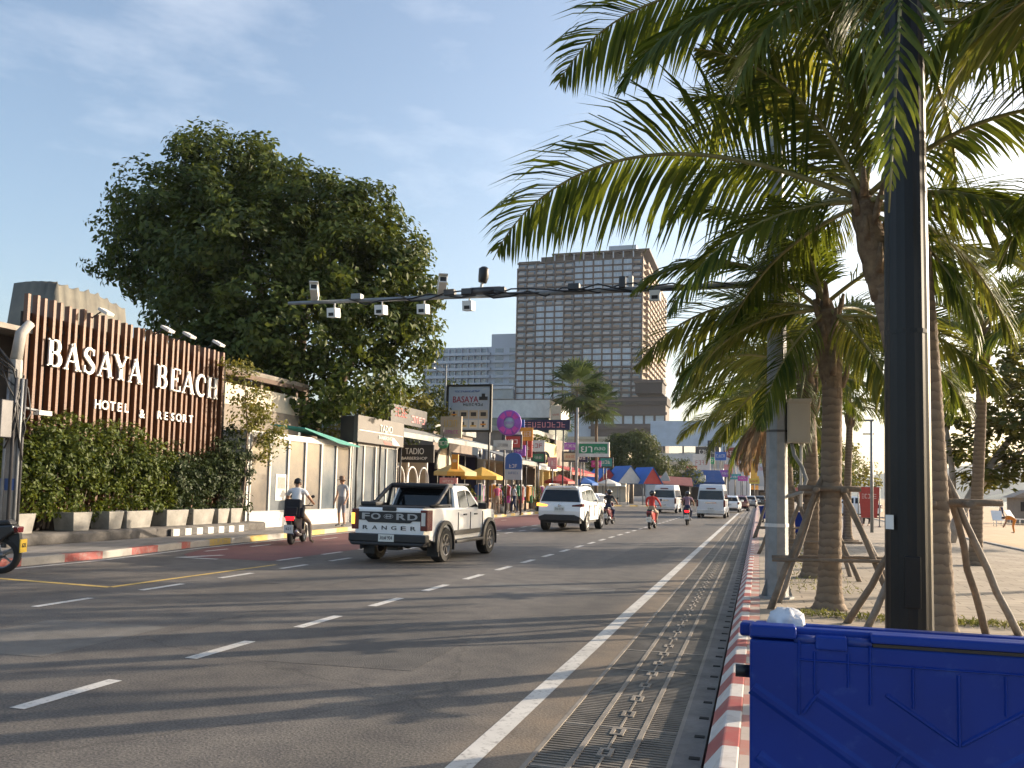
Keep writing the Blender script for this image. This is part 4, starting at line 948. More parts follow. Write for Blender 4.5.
# building behind the wall with tarpaulin on the roof
m_bwall=M('brown_wall',(.20,.16,.13),.85,.2,1.5); m_rooft=M('weathered_roof',(.25,.22,.19),.8,.25,3,bump=.4)
m_tarp=M('tarpaulin',(.19,.18,.145),.75,0,col2=(.13,.12,.10),scale=1.5,bump=.9,bscale=4)
t=thing('annex_building','low brown building behind the slatted wall, weathered eave showing at its left','building',(-20,16.5,.0))
mb=MB(); mb.box((-3.2,-5,.15),(2.6,4.9,5.2),m_bwall); mb.build('wall',t)
mb=MB(); mb.prism([(-3.6,5.22),(3.6,5.0),(3.6,5.12),(-3.6,5.42)],'xz',-5.3,-.6,m_rooft); mb.prism([(-3.6,5.22),(3.15,5.0),(3.15,5.12),(-3.6,5.42)],'xz',-.6,5.2,m_rooft); mb.build('roof',t)
mb=MB()
vs=[];fs=[];g=random.Random(9); nx,ny=14,24
for j in range(ny):
    for i in range(nx):
        u=i/(nx-1);v=j/(ny-1); 
        e=min(u,1-u,v,1-v); z=(1-math.exp(-e*70))*1.2+ .1*math.sin(v*9)*math.sin(u*4)+.06*math.sin(v*47)*(1 if e<.12 else .15)
        x=-1.1+1.7*u + .04*math.sin(v*50); y=-1.35+2.75*v+.04*math.sin(u*40)
        vs.append((x,y,z-.15*v))
for j in range(ny-1):
    for i in range(nx-1): a=j*nx+i; fs.append((a,a+1,a+nx+1,a+nx))
mb.add(vs,fs,m_tarp,True); tag(mb.build('roof_tarpaulin',loc=(-17.8,18.65,5.5)),'grey-green tarpaulin draped over a bulky load above the slatted wall','tarpaulin')

# glass-fronted shop
m_glass=M('shop_glass',(.14,.16,.17),.04,.35,.5,spec=1.0)
m_curt=M('shop_blind',(.48,.44,.38),.8,.2,.7)
m_alum=M('aluminium_frame',(.36,.36,.355),.4,.08,metal=.2)
def shopfront(name,label,y0,y1,x,depth,h,panes,base=.45,frame=None,wall=None,basemat=None,glassm=None,alt=None):
    t=thing(name,label,'shop',(x,(y0+y1)/2,.15)); W=(y1-y0)/2; frame=frame or m_alum
    mb=MB(); wl=wall or m_offw
    mb.box((-depth,-W,0),(-depth+.12,W,h),wl); mb.box((-depth+.12,-W,0),(-.02,-W+.12,h),wl); mb.box((-depth+.12,W-.12,0),(-.02,W,h),wl); mb.box((-depth,-W,h),(0.02,W,h+.14),wl); mb.box((-depth+.12,-W+.12,0),(-.1,W-.12,.05),m_conc)
    mb.build('wall',t)
    if base: mb=MB(); mb.box((-.1,-W+.12,0),(.05,W-.12,base),basemat or m_offw); mb.build('stall_riser',t,bevel=.015)
    pw=(2*W-.24)/panes
    for i in range(panes):
        a=-W+.12+pw*i
        mb=MB(); mb.box((-.05,a+.05,base+.05),(-.035,a+pw-.05,h-.06),(alt if alt and i%3!=1 else glassm) or m_glass); o=mb.build('window',t)
        mb=MB(); 
        for p,q in (((-.07,a,base),(.02,a+.055,h)),((-.07,a+pw-.055,base),(.02,a+pw,h)),((-.07,a+.055,base),(.02,a+pw-.055,base+.06)),((-.07,a+.055,h-.06),(.02,a+pw-.055,h))): mb.box(p,q,frame)
        mb.build('frame',o)
    return t
m_shopglass=M('pale_shop_glass',(.21,.22,.225),.08,.35,.45,spec=.8,col2=(.09,.115,.135))
t=shopfront('glass_shop','pale glass-fronted shop with white base panel beside the hedge',23.95,31.2,-15.8,1.6,3.05,6,base=.5,glassm=m_shopglass,alt=M('blind_behind_glass',(.23,.2,.165),.1,0,col2=(.13,.125,.12),scale=.9,spec=.8))
mb=MB(); mb.box((-.03,-1.9,.9),(-.022,-1.2,1.8),m_offw); mb.box((-.0215,-1.8,1.3),(-.018,-1.3,1.7),M('poster_pink',(.5,.2,.18),.5,.2,9)); mb.build('poster',t)
m_teal=M('teal_awning',(.02,.20,.17),.7,.2,2); m_bluea=M('blue_fascia',(.03,.08,.28),.6,.15)
mb=MB()
pts=[(-.9,26.6,3.75),(.2,27.1,3.65),(.35,29.5,3.25),(.35,31.2,3.2),(-.9,31.2,3.5)]
mb.add([(x-15.8,y,z) for x,y,z in pts]+[(x-15.8,y,z-.05) for x,y,z in pts],[(0,1,2,3,4),(9,8,7,6,5)]+[(i,5+i,5+(i+1)%5,(i+1)%5) for i in range(5)],m_teal)
tag(mb.build('awning'),'sagging teal canvas awning over the glass shop','awning')
# upper floor house behind it
m_hw=M('house_wall',(.21,.18,.15),.85,.15,1.5)
t=thing('house','old house with brown overhanging roof above the glass shop','house',(-19.7,27.6,.15))
mb=MB(); mb.box((-2.2,-2.9,0),(1.95,2.7,4.2),m_hw); mb.box((-2.2,-2.9,4.2),(1.3,2.6,5.3),m_bwall); mb.build('wall',t)
mb=MB(); mb.prism([(-2.8,6.6),(2.1,5.35),(2.15,5.5),(-2.8,6.8)],'xz',-3.3,3.1,m_rooft); mb.build('roof',t,bevel=.02)
mb=MB(); mb.prism([(1.9,5.2),(2.12,5.2),(2.12,5.36),(1.9,5.36)],'xz',-3.3,3.1,M('roof_fascia',(.12,.08,.06),.8)); mb.build('fascia',t)
mb=MB(); mb.box((1.9,-2.9,4.2),(1.97,2.7,4.95),M('cream_parapet',(.50,.45,.37),.8,.1)); mb.build('parapet',t)
for y in (-2.8,0,2.5): mb=MB(); mb.box((1.75,y,4.2),(1.9,y+.15,5.3),m_bwall); mb.build('post',t)
for y in (-1.9,.6): mb=MB(); mb.box((1.3,y,4.35),(1.33,y+1.4,5.1),glass('dark_window')); mb.build('window',t)

# fascia shop with the grey sign
m_grey=M('grey_fascia',(.095,.085,.078),.5,.2,.8)
t=shopfront('fascia_shop','shop with a deep grey fascia board and dark posts after the glass shop',31.3,36.0,-15.9,2.2,3.2,4,base=.3,wall=m_hw,glassm=m_shopglass)
mb=MB(); mb.box((.1,-2.35,3.25),(.28,2.3,4.35),m_grey); mb.box((-.5,-2.36,3.2),(.1,-2.3,4.3),m_black); f=mb.build('fascia_sign',t,bevel=.01)
mb=MB(); text(mb,'TADIO',(.30,.35,3.95),.42,m_letter,'+x',depth=.02,width=1.25); text(mb,'BARBERSHOP',(.30,.35,3.55),.2,m_letter,'+x',depth=.02,width=1.5); mb.box((.285,-2.2,3.73),(.292,2.2,3.76),m_letter); mb.build('lettering',f)
mb=MB(); mb.slab([(.285,1.1,3.3),(.285,1.9,3.3),(.285,1.2,3.62),(.285,.95,3.62)],(1,0,0),.006,m_offw); mb.slab([(.285,.3,3.28),(.285,1.0,3.28),(.285,1.0,3.36),(.285,.1,3.42)],(1,0,0),.006,M('sign_red',(.4,.05,.04),.5,.1)); mb.build('painted_stripe',f)
for y in (-2.2,0,2.2): mb=MB(); mb.tube([(.2,y,0),(.2,y,3.25)],.045,m_black,8); mb.build('post',t)

m_red=M('sign_red',(.4,.05,.04),.5,.1)
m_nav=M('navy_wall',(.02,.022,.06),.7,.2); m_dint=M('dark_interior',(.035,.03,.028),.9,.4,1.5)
m_orange=M('orange_paint',(.65,.27,.03),.6,.1); m_cream=M('cream_paint',(.48,.41,.31),.7,.12); m_pink=M('pink_paint',(.62,.25,.25),.6,.15)
m_green=M('sign_green',(.02,.22,.10),.5,.08); m_blue=M('sign_blue',(.02,.10,.38),.5,.08); m_purple=M('sign_purple',(.28,.08,.42),.5,.1); m_mag=M('sign_magenta',(.55,.06,.36),.5,.1)
m_tin=M('tin_roof',(.25,.26,.25),.5,.25,3); m_goldm=M('gold_paint',(.6,.4,.12),.5,.1); m_skyb=M('pale_blue_panel',(.38,.46,.56),.5,.1,.7)
def stall(name,label,y0,y1,x,depth,h,wall,post,roofm,roofz,over=1.2,items=True,seed=0,tilt=.35):
    """open-fronted shop: back and side walls, posts, counter, shelves of goods, sloping awning"""
    t=thing(name,label,'shop',(x,(y0+y1)/2,.15)); W=(y1-y0)/2; g=random.Random(seed)
    mb=MB(); mb.box((-depth,-W,0),(-depth+.1,W,h),wall); mb.box((-depth+.1,-W,0),(0,-W+.08,h),wall); mb.box((-depth+.1,W-.08,0),(0,W,h),wall); mb.box((-depth,-W,h),(.05,W,h+.12),wall); mb.build('wall',t)
    mb=MB(); n=max(2,int(W))
    for i in range(n+1): y=-W+.05+(2*W-.1)*i/n; mb=MB(); mb.box((0,y-.05,0),(.1,y+.05,h),post); mb.build('post',t)
    mb=MB(); mb.slab([(-.1,-W-.05,roofz),(over,-W-.05,roofz-tilt),(over,W+.05,roofz-tilt),(-.1,W+.05,roofz)],(0,0,1),.05,roofm)
    mb.box((over-.03,-W-.05,roofz-tilt-.2),(over,W+.05,roofz-tilt),roofm); mb.build('awning',t)
    if items:
        mb=MB(); mb.box((-.9,-W+.3,0),(-.3,W-.4,.85),M('counter_wood',(.32,.22,.14),.7,.2)); mb.build('counter',t,bevel=.01)
        cols=[m_red,m_orange,m_pink,m_skyb,m_offw,m_mag,m_blue,m_cream,m_green,m_black]
        mb=MB(); 
        for k in range(int(W*16)):
            y=g.uniform(-W+.2,W-.3);z=g.choice([.9,1.25,1.6,1.95]);w_=g.uniform(.08,.25);hh=g.uniform(.12,.3)
            mb.box((-depth+.12,y,z),(-depth+.35,y+w_,z+hh),g.choice(cols))
        mb.build('shelf_goods',t,kind='stuff')
    return t
def lbl_sign(name,label,c,w_,h_,face,bg,frame=None,texts=(),posts=None,thick=.12,extra=None):
    """a board with frame, lettering and its own posts; c is its centre"""
    t=thing(name,label,'sign',c if posts is None else (c[0],c[1],.15)); zc=0 if posts is None else c[2]-.15
    mb=MB(); hw=w_/2
    def bx(u0,u1,z0,z1,d0,d1,m,mbb): 
        if face=='-y': mbb.box((u0,-d1,z0+zc),(u1,-d0,z1+zc),m)
        else: mbb.box((d0,u0,z0+zc),(d1,u1,z1+zc),m)
    bx(-hw,hw,-h_/2,h_/2,-thick,0,bg,mb); o=mb.build('panel',t,bevel=.008)
    if frame:
        mb=MB(); f=.12
        for u0,u1,z0,z1 in ((-hw-f,hw+f,h_/2,h_/2+f),(-hw-f,hw+f,-h_/2-f,-h_/2),(-hw-f,-hw,-h_/2,h_/2),(hw,hw+f,-h_/2,h_/2)): bx(u0,u1,z0,z1,-thick-.02,.03,frame,mb)
        mb.build('frame',t)
    if texts:
        mb=MB()
        for (s,u,z,sz,m,wd) in texts:
            text(mb,s,((u,-.012,z+zc) if face=='-y' else (.012,u,z+zc)),sz,m,face,width=wd,depth=.016)
        mb.build('lettering',t)
    if extra: 
        mb=MB(); extra(mb,lambda *a: bx(*a,mb)); mb.build('picture',t)
    if posts:
        for u in posts:
            mb=MB(); p=(u,thick/2+.06,0) if face=='-y' else (-thick/2-.06,u,0); mb.tube([p,(p[0],p[1],c[2]+h_/2-.15)],.06,m_dgrey,8); mb.build('post',t)
    return t
# barber shop with white arches
t=stall('arched_shop','shop with thin white arches under its black barber sign',36.2,41.2,-16.6,3,3.3,m_cream,m_offw,m_tin,4.3,.9,items=True,seed=2)
mb=MB()
for y in (-1.5,0.1,1.6):
    pts=[(.25,y-.65,0),(.25,y-.65,1.7)]+[(.25,y-.65*math.cos(R(a)),1.7+.75*math.sin(R(a))) for a in range(15,180,15)]+[(.25,y+.65,1.7),(.25,y+.65,0)]
    mb.tube(pts,.04,m_wht,6)
mb.build('arches',t)
def wht(a,b=None): return a
lbl_sign('hanging_barber_sign','black hanging sign with white lettering in front of the white arches',(-15.75,37.6,3.2),1.95,.85,'-y',m_black,None,[('TADIO',0,.12,.42,m_letter,.95),('BARBERSHOP',0,-.22,.2,m_letter,1.3)])
lbl_sign('red_banner_sign','dark board with red lettered panels above the barber shop roof',(-16.9,39.6,5.15),4.6,.9,'+x',m_dgrey,None,[('~5',-1.1,.1,.6,m_red,1.5),('~4b',1.1,-.1,.5,m_pink,1.9)])
lbl_sign('leaning_banner','pale banner with faded yellow lettering beside the billboard',(-15.8,42.6,4.85),1.2,1.15,'-y',m_cream,None,[('~3',0,.2,.5,m_goldm,.8),('~6',0,-.25,.25,m_mag,.9)])
t=thing('round_green_sign','small round green sign hanging under the awning','sign',(-15.3,40.2,3.85)); mb=MB(); mb.lathe([(0,-.05),(.26,-.05),(.29,0),(.26,.05),(0,.05)],(0,0,0),m_green,20,'y'); mb.build('disc',t); mb=MB(); text(mb,'~3c',(0,-.06,0),.3,m_letter); mb.build('lettering',t); mb=MB(); mb.tube([(0,0,.25),(0,0,.9)],.02,m_dgrey,5); mb.build('hanger',t)
lbl_sign('orange_lightbox','narrow orange light box on a shop post',(-14.95,41,2.95),.36,.75,'-y',m_orange,None,[('~4',0,.05,.2,m_letter,.26)])
lbl_sign('pink_menu_board','pale pink menu board with green rows standing at the shop corner',(-15.2,40.8,1.55),.95,1.15,'-y',m_pink,None,[('~4d',0,.4,.16,m_letter,.6)],posts=(-.3,.3),extra=lambda mb,b:[b(-.3,.3,-.4+.17*k,-.29+.17*k,.001,.012,(m_green,m_offw)[k%2]) for k in range(4)])
# navy bar with two parasols
t=stall('navy_bar','dark navy bar with a round arched gable behind the yellow parasols',41.4,50.5,-17.0,4,3.4,m_nav,m_black,m_tin,4.35,1.5,seed=4)
mb=MB(); pr=[(.05+.0*a,0,0) for a in (0,)]
pts=[(.06,-1.2+1.25*math.cos(R(a)),2.5+1.25*math.sin(R(a))) for a in range(0,181,12)]; mb.tube(pts,.09,m_tin,7); mb.build('arch',t)
mb=MB(); mb.slab([(.04,-1.2+1.2*math.cos(R(a)),2.5+1.2*math.sin(R(a))) for a in range(0,181,12)],(1,0,0),.03,m_cream); mb.build('gable',t)
m_umby=M('parasol_yellow',(.60,.36,.06),.75,.12,2); m_umbs=M('parasol_straw',(.55,.45,.22),.75,.12,2)
def parasol(label,loc,r,h,mats,group,seed=0,cat='parasol',name='parasol'):
    t=thing(name,label,cat,loc,seed,group)
    mb=MB(); mb.tube([(0,0,0),(0,0,h)],.025,m_wht,7); mb.build('pole',t)
    mb=MB(); n=8
    for k in range(n):
        a0=2*PI*k/n;a1=2*PI*(k+1)/n; m=mats[k%len(mats)]
        A=(r*math.cos(a0),r*math.sin(a0),h-.45);B=(r*math.cos(a1),r*math.sin(a1),h-.45)
        mb.add([(0,0,h+.05),A,B],[(0,1,2)],m); mb.add([A,B,(B[0],B[1],B[2]-.2),(A[0],A[1],A[2]-.2)],[(0,1,2,3)],m)
    mb.build('canopy',t,fixn=False)
    mb=MB(); mb.lathe([(0,0),(.28,0),(.28,.06),(.05,.1),(.05,.3)],(0,0,0),m_conc,12); mb.build('base',t); return t
parasol('yellow parasol nearer the barber shop, straw-coloured panels',(-15.35,42.2,.15),1.2,2.75,[m_umby,m_umbs],'yellow parasols by the navy bar')
parasol('orange-yellow parasol nearer the blue arched sign',(-14.65,44.6,.15),1.15,2.6,[m_umby],'yellow parasols by the navy bar',.3)
# billboard
def bill(mb,b):
    for r_ in range(2):
        for c_ in range(4): 
            u=-1.13+.58*c_; z=-.35-.55*r_; b(u,u+.52,z-.24,z+.24,.001,.012,m_cream if r_==0 else m_offw)
            g=random.Random(r_*4+c_)
            k=g.randrange(3)
            if k==0: b(u+.1,u+.42,z-.1,z+.12,.013,.02,m_dgrey)
            elif k==1: b(u+.2,u+.32,z-.16,z+.16,.013,.02,m_nav); b(u+.1,u+.42,z-.05,z+.03,.0205,.026,m_orange)
            else: b(u+.08,u+.44,z-.14,z-.06,.013,.02,m_goldm); b(u+.16,u+.3,z-.06,z+.12,.013,.02,m_dgrey)
lbl_sign('billboard','tall white billboard in a black frame, red title above eight small pictures',(-15.65,45,6.1),2.45,2.45,'-y',m_skyb,m_black,[('BASAYA',-.2,.5,.5,M('title_red',(.32,.03,.06),.5,.1),1.5),('~7k',.25,.2,.22,m_dgrey,1.2),('~14',-.1,.95,.14,m_blue,1.5)],posts=(-1.2,1.2),
    extra=lambda mb,b:(bill(mb,b),b(.6,1.1,.45,.65,.001,.015,m_dgrey),b(.75,.95,.65,.82,.001,.015,m_dgrey)))
# round purple sign
t=thing('round_purple_sign','round purple and magenta ring sign on a bracket beside the billboard','sign',(-14.74,50,5.68))
mb=MB(); mb.lathe([(.35,-.06),(.78,-.06),(.8,0),(.78,.06),(.35,.06),(.33,0),(.35,-.06)],(0,0,0),m_purple,28,'y'); mb.build('ring',t)
mb=MB(); mb.lathe([(0,-.03),(.34,-.03),(.34,.03),(0,.03)],(0,0,0),m_skyb,20,'y'); mb.build('disc',t)
mb=MB()
for k in range(8):
    if k in (0,4): continue
    a=R(k*45); 
    q=[(r_*math.cos(a+da),-.065,r_*math.sin(a+da)) for r_,da in ((.42,-.28),(.72,-.3),(.72,.3),(.42,.28))]; mb.slab(q,(0,-1,0),.008,m_mag)
text(mb,'~4',(0,-.04,0),.26,m_purple); mb.build('lettering',t)
mb=MB(); mb.tube([(-.3,.1,-5.5),(-.3,.1,.6)],.06,m_dgrey,8); mb.tube([(-.3,.1,.1),(0,.05,.1)],.04,m_dgrey,6); mb.build('post',t)
lbl_sign('small_white_sign','small blank white sign board under the round purple sign',(-15.1,49.9,4.3),1.2,.6,'-y',m_offw,None,[('~8',0,0,.24,m_dgrey,.7)])
lbl_sign('arched_sign','blue round-topped sign on two white posts at the kerb',(-13.55,47,2.75),1.0,1.2,'-y',m_skyb,None,[('~3e',0,.2,.28,m_letter,.5),('~6f',0,-.2,.2,m_blue,.6)],posts=(-.45,.45),extra=lambda mb,b:(b(-.5,.5,.0,.6,-.13,.008,m_blue),mb.slab([(.5*math.cos(R(a)),-.008,3.19+.38*math.sin(R(a))) for a in range(0,181,15)],(0,1,0),.12,m_blue)))
# further shops to the blue tents
stall('souvenir_shop','cream souvenir shop with a grey sloping awning and hanging goods',50.8,57.5,-16.6,3.5,3.2,m_cream,m_offw,m_tin,3.9,1.8,seed=5,tilt=.6)
stall('kiosk_shop','shop with a white canvas awning before the yellow booth',58,63.5,-16.6,3.5,3.1,m_hw,m_cream,m_offw,3.7,1.8,seed=6,tilt=.6)
stall('red_awning_shop','shop with a faded red awning just before the blue tents',70,82,-16.8,4,3.1,m_hw,m_offw,m_red,3.6,1.8,seed=7,tilt=.6)
t=stall('yellow_booth','pale yellow booth with a wide lintel and dark wheel emblem',64.2,68.6,-16.2,3,3.0,M('yellow_wall',(.66,.52,.24),.7,.1),M('yellow_wall',(.66,.52,.24),.7,.1),M('yellow_wall',(.66,.52,.24),.7,.1),3.35,.5,seed=8,tilt=.1)
mb=MB(); mb.box((.0,-2.2,3.1),(.12,2.2,5.2),M('yellow_wall',(.66,.52,.24),.7,.1)); mb.build('gable',t); mb=MB(); mb.lathe([(.3,-.05),(.5,-.05),(.5,.1),(.3,.1),(.3,-.05)],(.15,-2.3,4.0),m_dgrey,16,'y'); mb.build('wheel_emblem',t)
lbl_sign('rooftop_sign','long dark rooftop sign with red and orange lettering',(-15.4,60,6.35),4.6,.75,'-y',m_nav,None,[('~11',0,0,.55,m_pink,4.0)],posts=(-1.8,1.8))
lbl_sign('red_slanted_sign','red leaning banner sign over the canvas awnings',(-15.3,56,4.45),.9,1.3,'-y',m_red,None,[('~3g',0,0,.35,m_letter,.6)],posts=(0,))
lbl_sign('purple_lightbox','small violet light box on a pole before the yellow booth',(-15.1,53.5,4.15),.95,.7,'-y',m_purple,None,[('~4h',0,.0,.3,m_letter,.6)],posts=(0,))
lbl_sign('white_lightbox','little white square light box above the violet one',(-15.35,54,5.1),.6,.65,'-y',m_offw,None,[('~1',0,0,.4,m_red,.25)],posts=(0,))
lbl_sign('pharmacy_sign','green and white pharmacy sign with Thai lettering',(-11.75,62,4.68),2.15,.86,'-y',m_green,m_offw,[('ยา',-.5,.0,.78,m_letter,.85),('คลอ',.5,.06,.42,m_letter,.8),('~8j',.5,-.27,.14,m_letter,.8)],extra=lambda mb,b:b(-1.07,1.07,-.43,-.3,.001,.006,m_offw))
lbl_sign('white_wall_sign','upright cream light box high on the terrace wall',(-17.0,72,8.2),.9,1.6,'-y',m_cream,None,[('~3i',0,0,.2,m_red,.6)],posts=(0,))
# low wall of the hotel terrace behind the shops
t=thing('terrace_building','long low building behind the shops with white parapet and dark glass band','building',(-27,78,.1))
mb=MB(); mb.box((-14,-4,0),(9,4,6.2),m_hw); mb.box((-14,-4.2,8.0),(9,4,9.6),m_offw); mb.build('wall',t); mb=MB(); mb.box((-14,-4.0,6.2),(8.9,3.9,8.0),glass('terrace_glass',(.05,.07,.075))); mb.build('glass_band',t); mb=MB(); mb.box((-14.1,-4.4,6.1),(9.1,-4.0,6.3),m_offw); mb.build('ledge',t)
# blue tents
m_tblue=M('tent_blue',(.03,.13,.42),.7,.12,1); m_tred=M('tent_red',(.50,.06,.05),.7,.12)
def tent(label,x,y,w_,h,front,seed=0):
    t=thing('market_tent',label,'tent',(x,y,.15),R(38),'blue market tents on the far pavement')
    hw=w_/2
    mb=MB(); mb.prism([(-hw,2.4),(hw,2.4),(0,h)],'xz',-1.4,-1.35,front); mb.build('front_gable',t)
    mb=MB(); mb.slab([(-hw-.1,-1.5,2.35),(0,-1.5,h+.06),(0,2.2,h+.06),(-hw-.1,2.2,2.35)],(-.5,0,1),.04,m_tblue); mb.slab([(hw+.1,-1.5,2.35),(0,-1.5,h+.06),(0,2.2,h+.06),(hw+.1,2.2,2.35)],(.5,0,1),.04,m_tblue); mb.build('roof',t,fixn=True)
    for sx in (-hw,hw):
        for y_ in (-1.35,2.1): mb=MB(); mb.tube([(sx,y_,0),(sx,y_,2.4)],.04,m_steel,6); mb.build('pole',t)
    return t
tent('blue market tent at the left of the group, red front',-17.2,97,3.0,4.0,m_tred);tent('blue market tent second from left, white front with red motif',-14.6,96.2,3.2,4.3,m_offw);tent('blue market tent third from left, bright red front',-12.2,96.8,2.4,4.2,m_tred)
t=thing('flat_tent','long low red-brown roofed stall right of the blue tents','stall',(-9.6,101,.15)); mb=MB(); mb.slab([(-2.0,-1.6,2.5),(2.4,-1.6,2.2),(2.0,1.6,3.2),(-1.8,1.6,3.4)],(0,0,1),.08,M('stall_red',(.28,.09,.07),.7,.2)); mb.build('roof',t); 
for x in(-1.8,0,2.0): mb=MB(); mb.tube([(x,-1.4,0),(x,-1.4,2.4)],.05,m_dgrey,6); mb.build('post',t)
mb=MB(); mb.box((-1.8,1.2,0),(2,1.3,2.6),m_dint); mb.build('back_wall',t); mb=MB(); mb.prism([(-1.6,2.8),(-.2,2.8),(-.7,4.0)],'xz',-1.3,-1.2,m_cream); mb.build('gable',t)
t=thing('dark_blue_tent','dark blue broad tent with a small white emblem near the vans','tent',(-7.3,118,.15)); mb=MB(); mb.slab([(-3.4,-2,2.9),(3.0,-2,2.9),(2.2,1,4.6),(-2.2,1,4.6)],(0,-.4,1),.06,M('tent_navy',(.02,.07,.22),.7,.1)); mb.box((-3.4,-2.05,2.3),(3.0,-2.0,2.9),M('tent_navy',(.02,.07,.22),.7,.1)); mb.build('roof',t); mb=MB(); mb.box((-.4,-2.1,3.0),(.5,-1.75,3.9),m_offw); mb.build('emblem',t); 
for x in(-3.2,-.2,2.8): mb=MB(); mb.tube([(x,-1.9,0),(x,-1.9,2.9)],.06,m_steel,6); mb.build('pole',t)
# double-arm street lights on the left
def left_lamp(label,x,y,h):
    t=thing('street_light',label,'street light',(x,y,.15),0,'double-arm street lights on the left pavement')
    mb=MB(); mb.tube([(0,0,0),(0,0,h)],[.08,.05],m_steel,8); mb.build('pole',t)
    for k in (0,.35):
        mb=MB(); mb.tube([(0,0,h-.2-k),(-.7,-.2,h+.15-k)],.025,m_steel,6); mb.box((-1.5,-.32,h+.12-k),(-.6,-.14,h+.2-k),m_offw,None); mb.build('lamp_head',t)
left_lamp('grey street light with paired lamp heads beside the billboard',-17.0,44.8,8.4)
t=thing('flag_pole','thin bare grey pole rising over the red-lettered board','pole',(-17.2,39.0,.15)); mb=MB(); mb.tube([(0,0,0),(0,0,7.3)],[.05,.03],m_steel,8); mb.build('pole',t); mb=MB(); mb.ball((0,0,7.33),.07,m_steel); mb.build('finial',t)
for i,(x,y,h) in enumerate(((-12.9,61.6,7.6),)):
    t=thing('power_pole','slender grey concrete pole carrying the pharmacy sign','pole',(x,y,.15)); mb=MB(); mb.tube([(0,0,0),(0,0,h)],[.13,.09],m_conc,8); mb.build('pole',t); mb=MB(); mb.beam((-.6,0,h-.4),(.6,0,h-.4),.08,.08,m_dgrey); mb.build('crossarm',t)
# racks of hanging clothes and goods outside the shops
def rack(label,x,y,seed):
    g=random.Random(seed); t=thing('clothes_rack',label,'clothes rack',(x,y,.15),R(g.uniform(-12,12)),'clothes racks outside the souvenir shops')
    mb=MB()
    for s in(-.6,.6): mb.tube([(0,s,0),(0,s,1.75)],.018,m_wht,6)
    mb.tube([(0,-.62,1.75),(0,.62,1.75)],.018,m_wht,6); mb.tube([(-.25,-.6,.03),(.25,-.6,.03)],.018,m_wht,6); mb.tube([(-.25,.6,.03),(.25,.6,.03)],.018,m_wht,6); mb.build('frame',t)
    cols=[m_red,m_orange,m_pink,m_skyb,m_offw,m_mag,m_blue,m_cream,m_green,m_black]
    for k in range(6):
        y_=-.5+.2*k; m=g.choice(cols); l=g.uniform(.6,1.2)
        mb=MB(); mb.prism([(-.05,1.72),(.05,1.72),(.24,1.6),(.2,1.7-l*.4),(.22,1.7-l),(-.22,1.7-l),(-.2,1.7-l*.4),(-.24,1.6)],'xz',y_-.04,y_+.04,m); mb.build('dress',t,bevel=.02)
for i,(y,l) in enumerate(((46.0,'clothes rack nearest the blue arched sign'),(48.8,'clothes rack just past the blue arched sign'),(51.5,'clothes rack at the near end of the souvenir shop'),(54,'clothes rack in the middle of the souvenir shop front'),(56.8,'clothes rack at the far end of the souvenir shop'),(60,'clothes rack under the white canvas awning'))): rack(l,-15.2+.1*(i%2),y,i)

# ------------------------------------------------------------------ vehicles
m_carw=M('car_white',(.87,.87,.86),.25,.02,coat=.6)
m_vanw=M('van_white',(.70,.71,.72),.3,.03,coat=.4)
m_plastic=M('black_plastic',(.022,.022,.024),.55,.15)
m_tyre=M('tyre',(.022,.021,.02),.85,.2,6)
m_rim=M('alloy_rim',(.20,.20,.21),.35,.1,metal=.8)
m_rims=M('alloy_bright',(.5,.5,.5),.3,.1,metal=.8)
m_cglass=M('car_glass',(.010,.012,.015),.06,0,spec=.45)
m_tail=M('tail_red',(.11,.006,.008),.2,.1,spec=.8); m_amber=M('indicator_amber',(1.0,.35,.04),.3,0,emit=2.2); m_brake=M('brake_lit',(1.0,.012,.02),.3,0,emit=1.3)
m_plate=M('number_plate',(.72,.72,.68),.4,.05); m_ptxt=M('plate_text',(.03,.03,.035),.5,0)
m_chrome=M('chrome',(.7,.7,.7),.15,0,metal=1.0)
def wheel(parent,x,y,r,w,rimm,spokes=6,side=1):
    mb=MB(); a=r*.62; s=side
    mb.lathe([(a,-w/2),(r*.93,-w/2),(r,-w*.32),(r,w*.32),(r*.93,w/2),(a,w/2),(a,-w/2)],(0,0,0),m_tyre,26,'x',smooth=False)
    o=mb.build('wheel',parent,loc=(x,y,r))
    mb=MB(); mb.lathe([(a,-w*.5),(a*.94,-w*.52),(a*.94,w*.52),(a,w*.5)],(0,0,0),rimm,26,'x')
    mb.lathe([(0,s*w*.2),(a*.93,s*w*.2)],(0,0,0),m_plastic,20,'x'); mb.lathe([(0,s*w*.44),(a*.22,s*w*.42),(a*.24,s*w*.3)],(0,0,0),rimm,14,'x')
    for k in range(spokes):
        an=2*PI*k/spokes
        for da in(-.13,.13):
            p=(s*w*.38,a*.15*math.cos(an),a*.15*math.sin(an)); q=(s*w*.4,a*.95*math.cos(an+da),a*.95*math.sin(an+da)); mb.beam(p,q,a*.1,w*.1,rimm)
    mb.build('rim',o)
    return o
def arc_pts(yc,zc,r,n=12,a0=180,a1=0): return [(yc+r*math.cos(R(a0+(a1-a0)*i/n)),zc+r*math.sin(R(a0+(a1-a0)*i/n))) for i in range(n+1)]
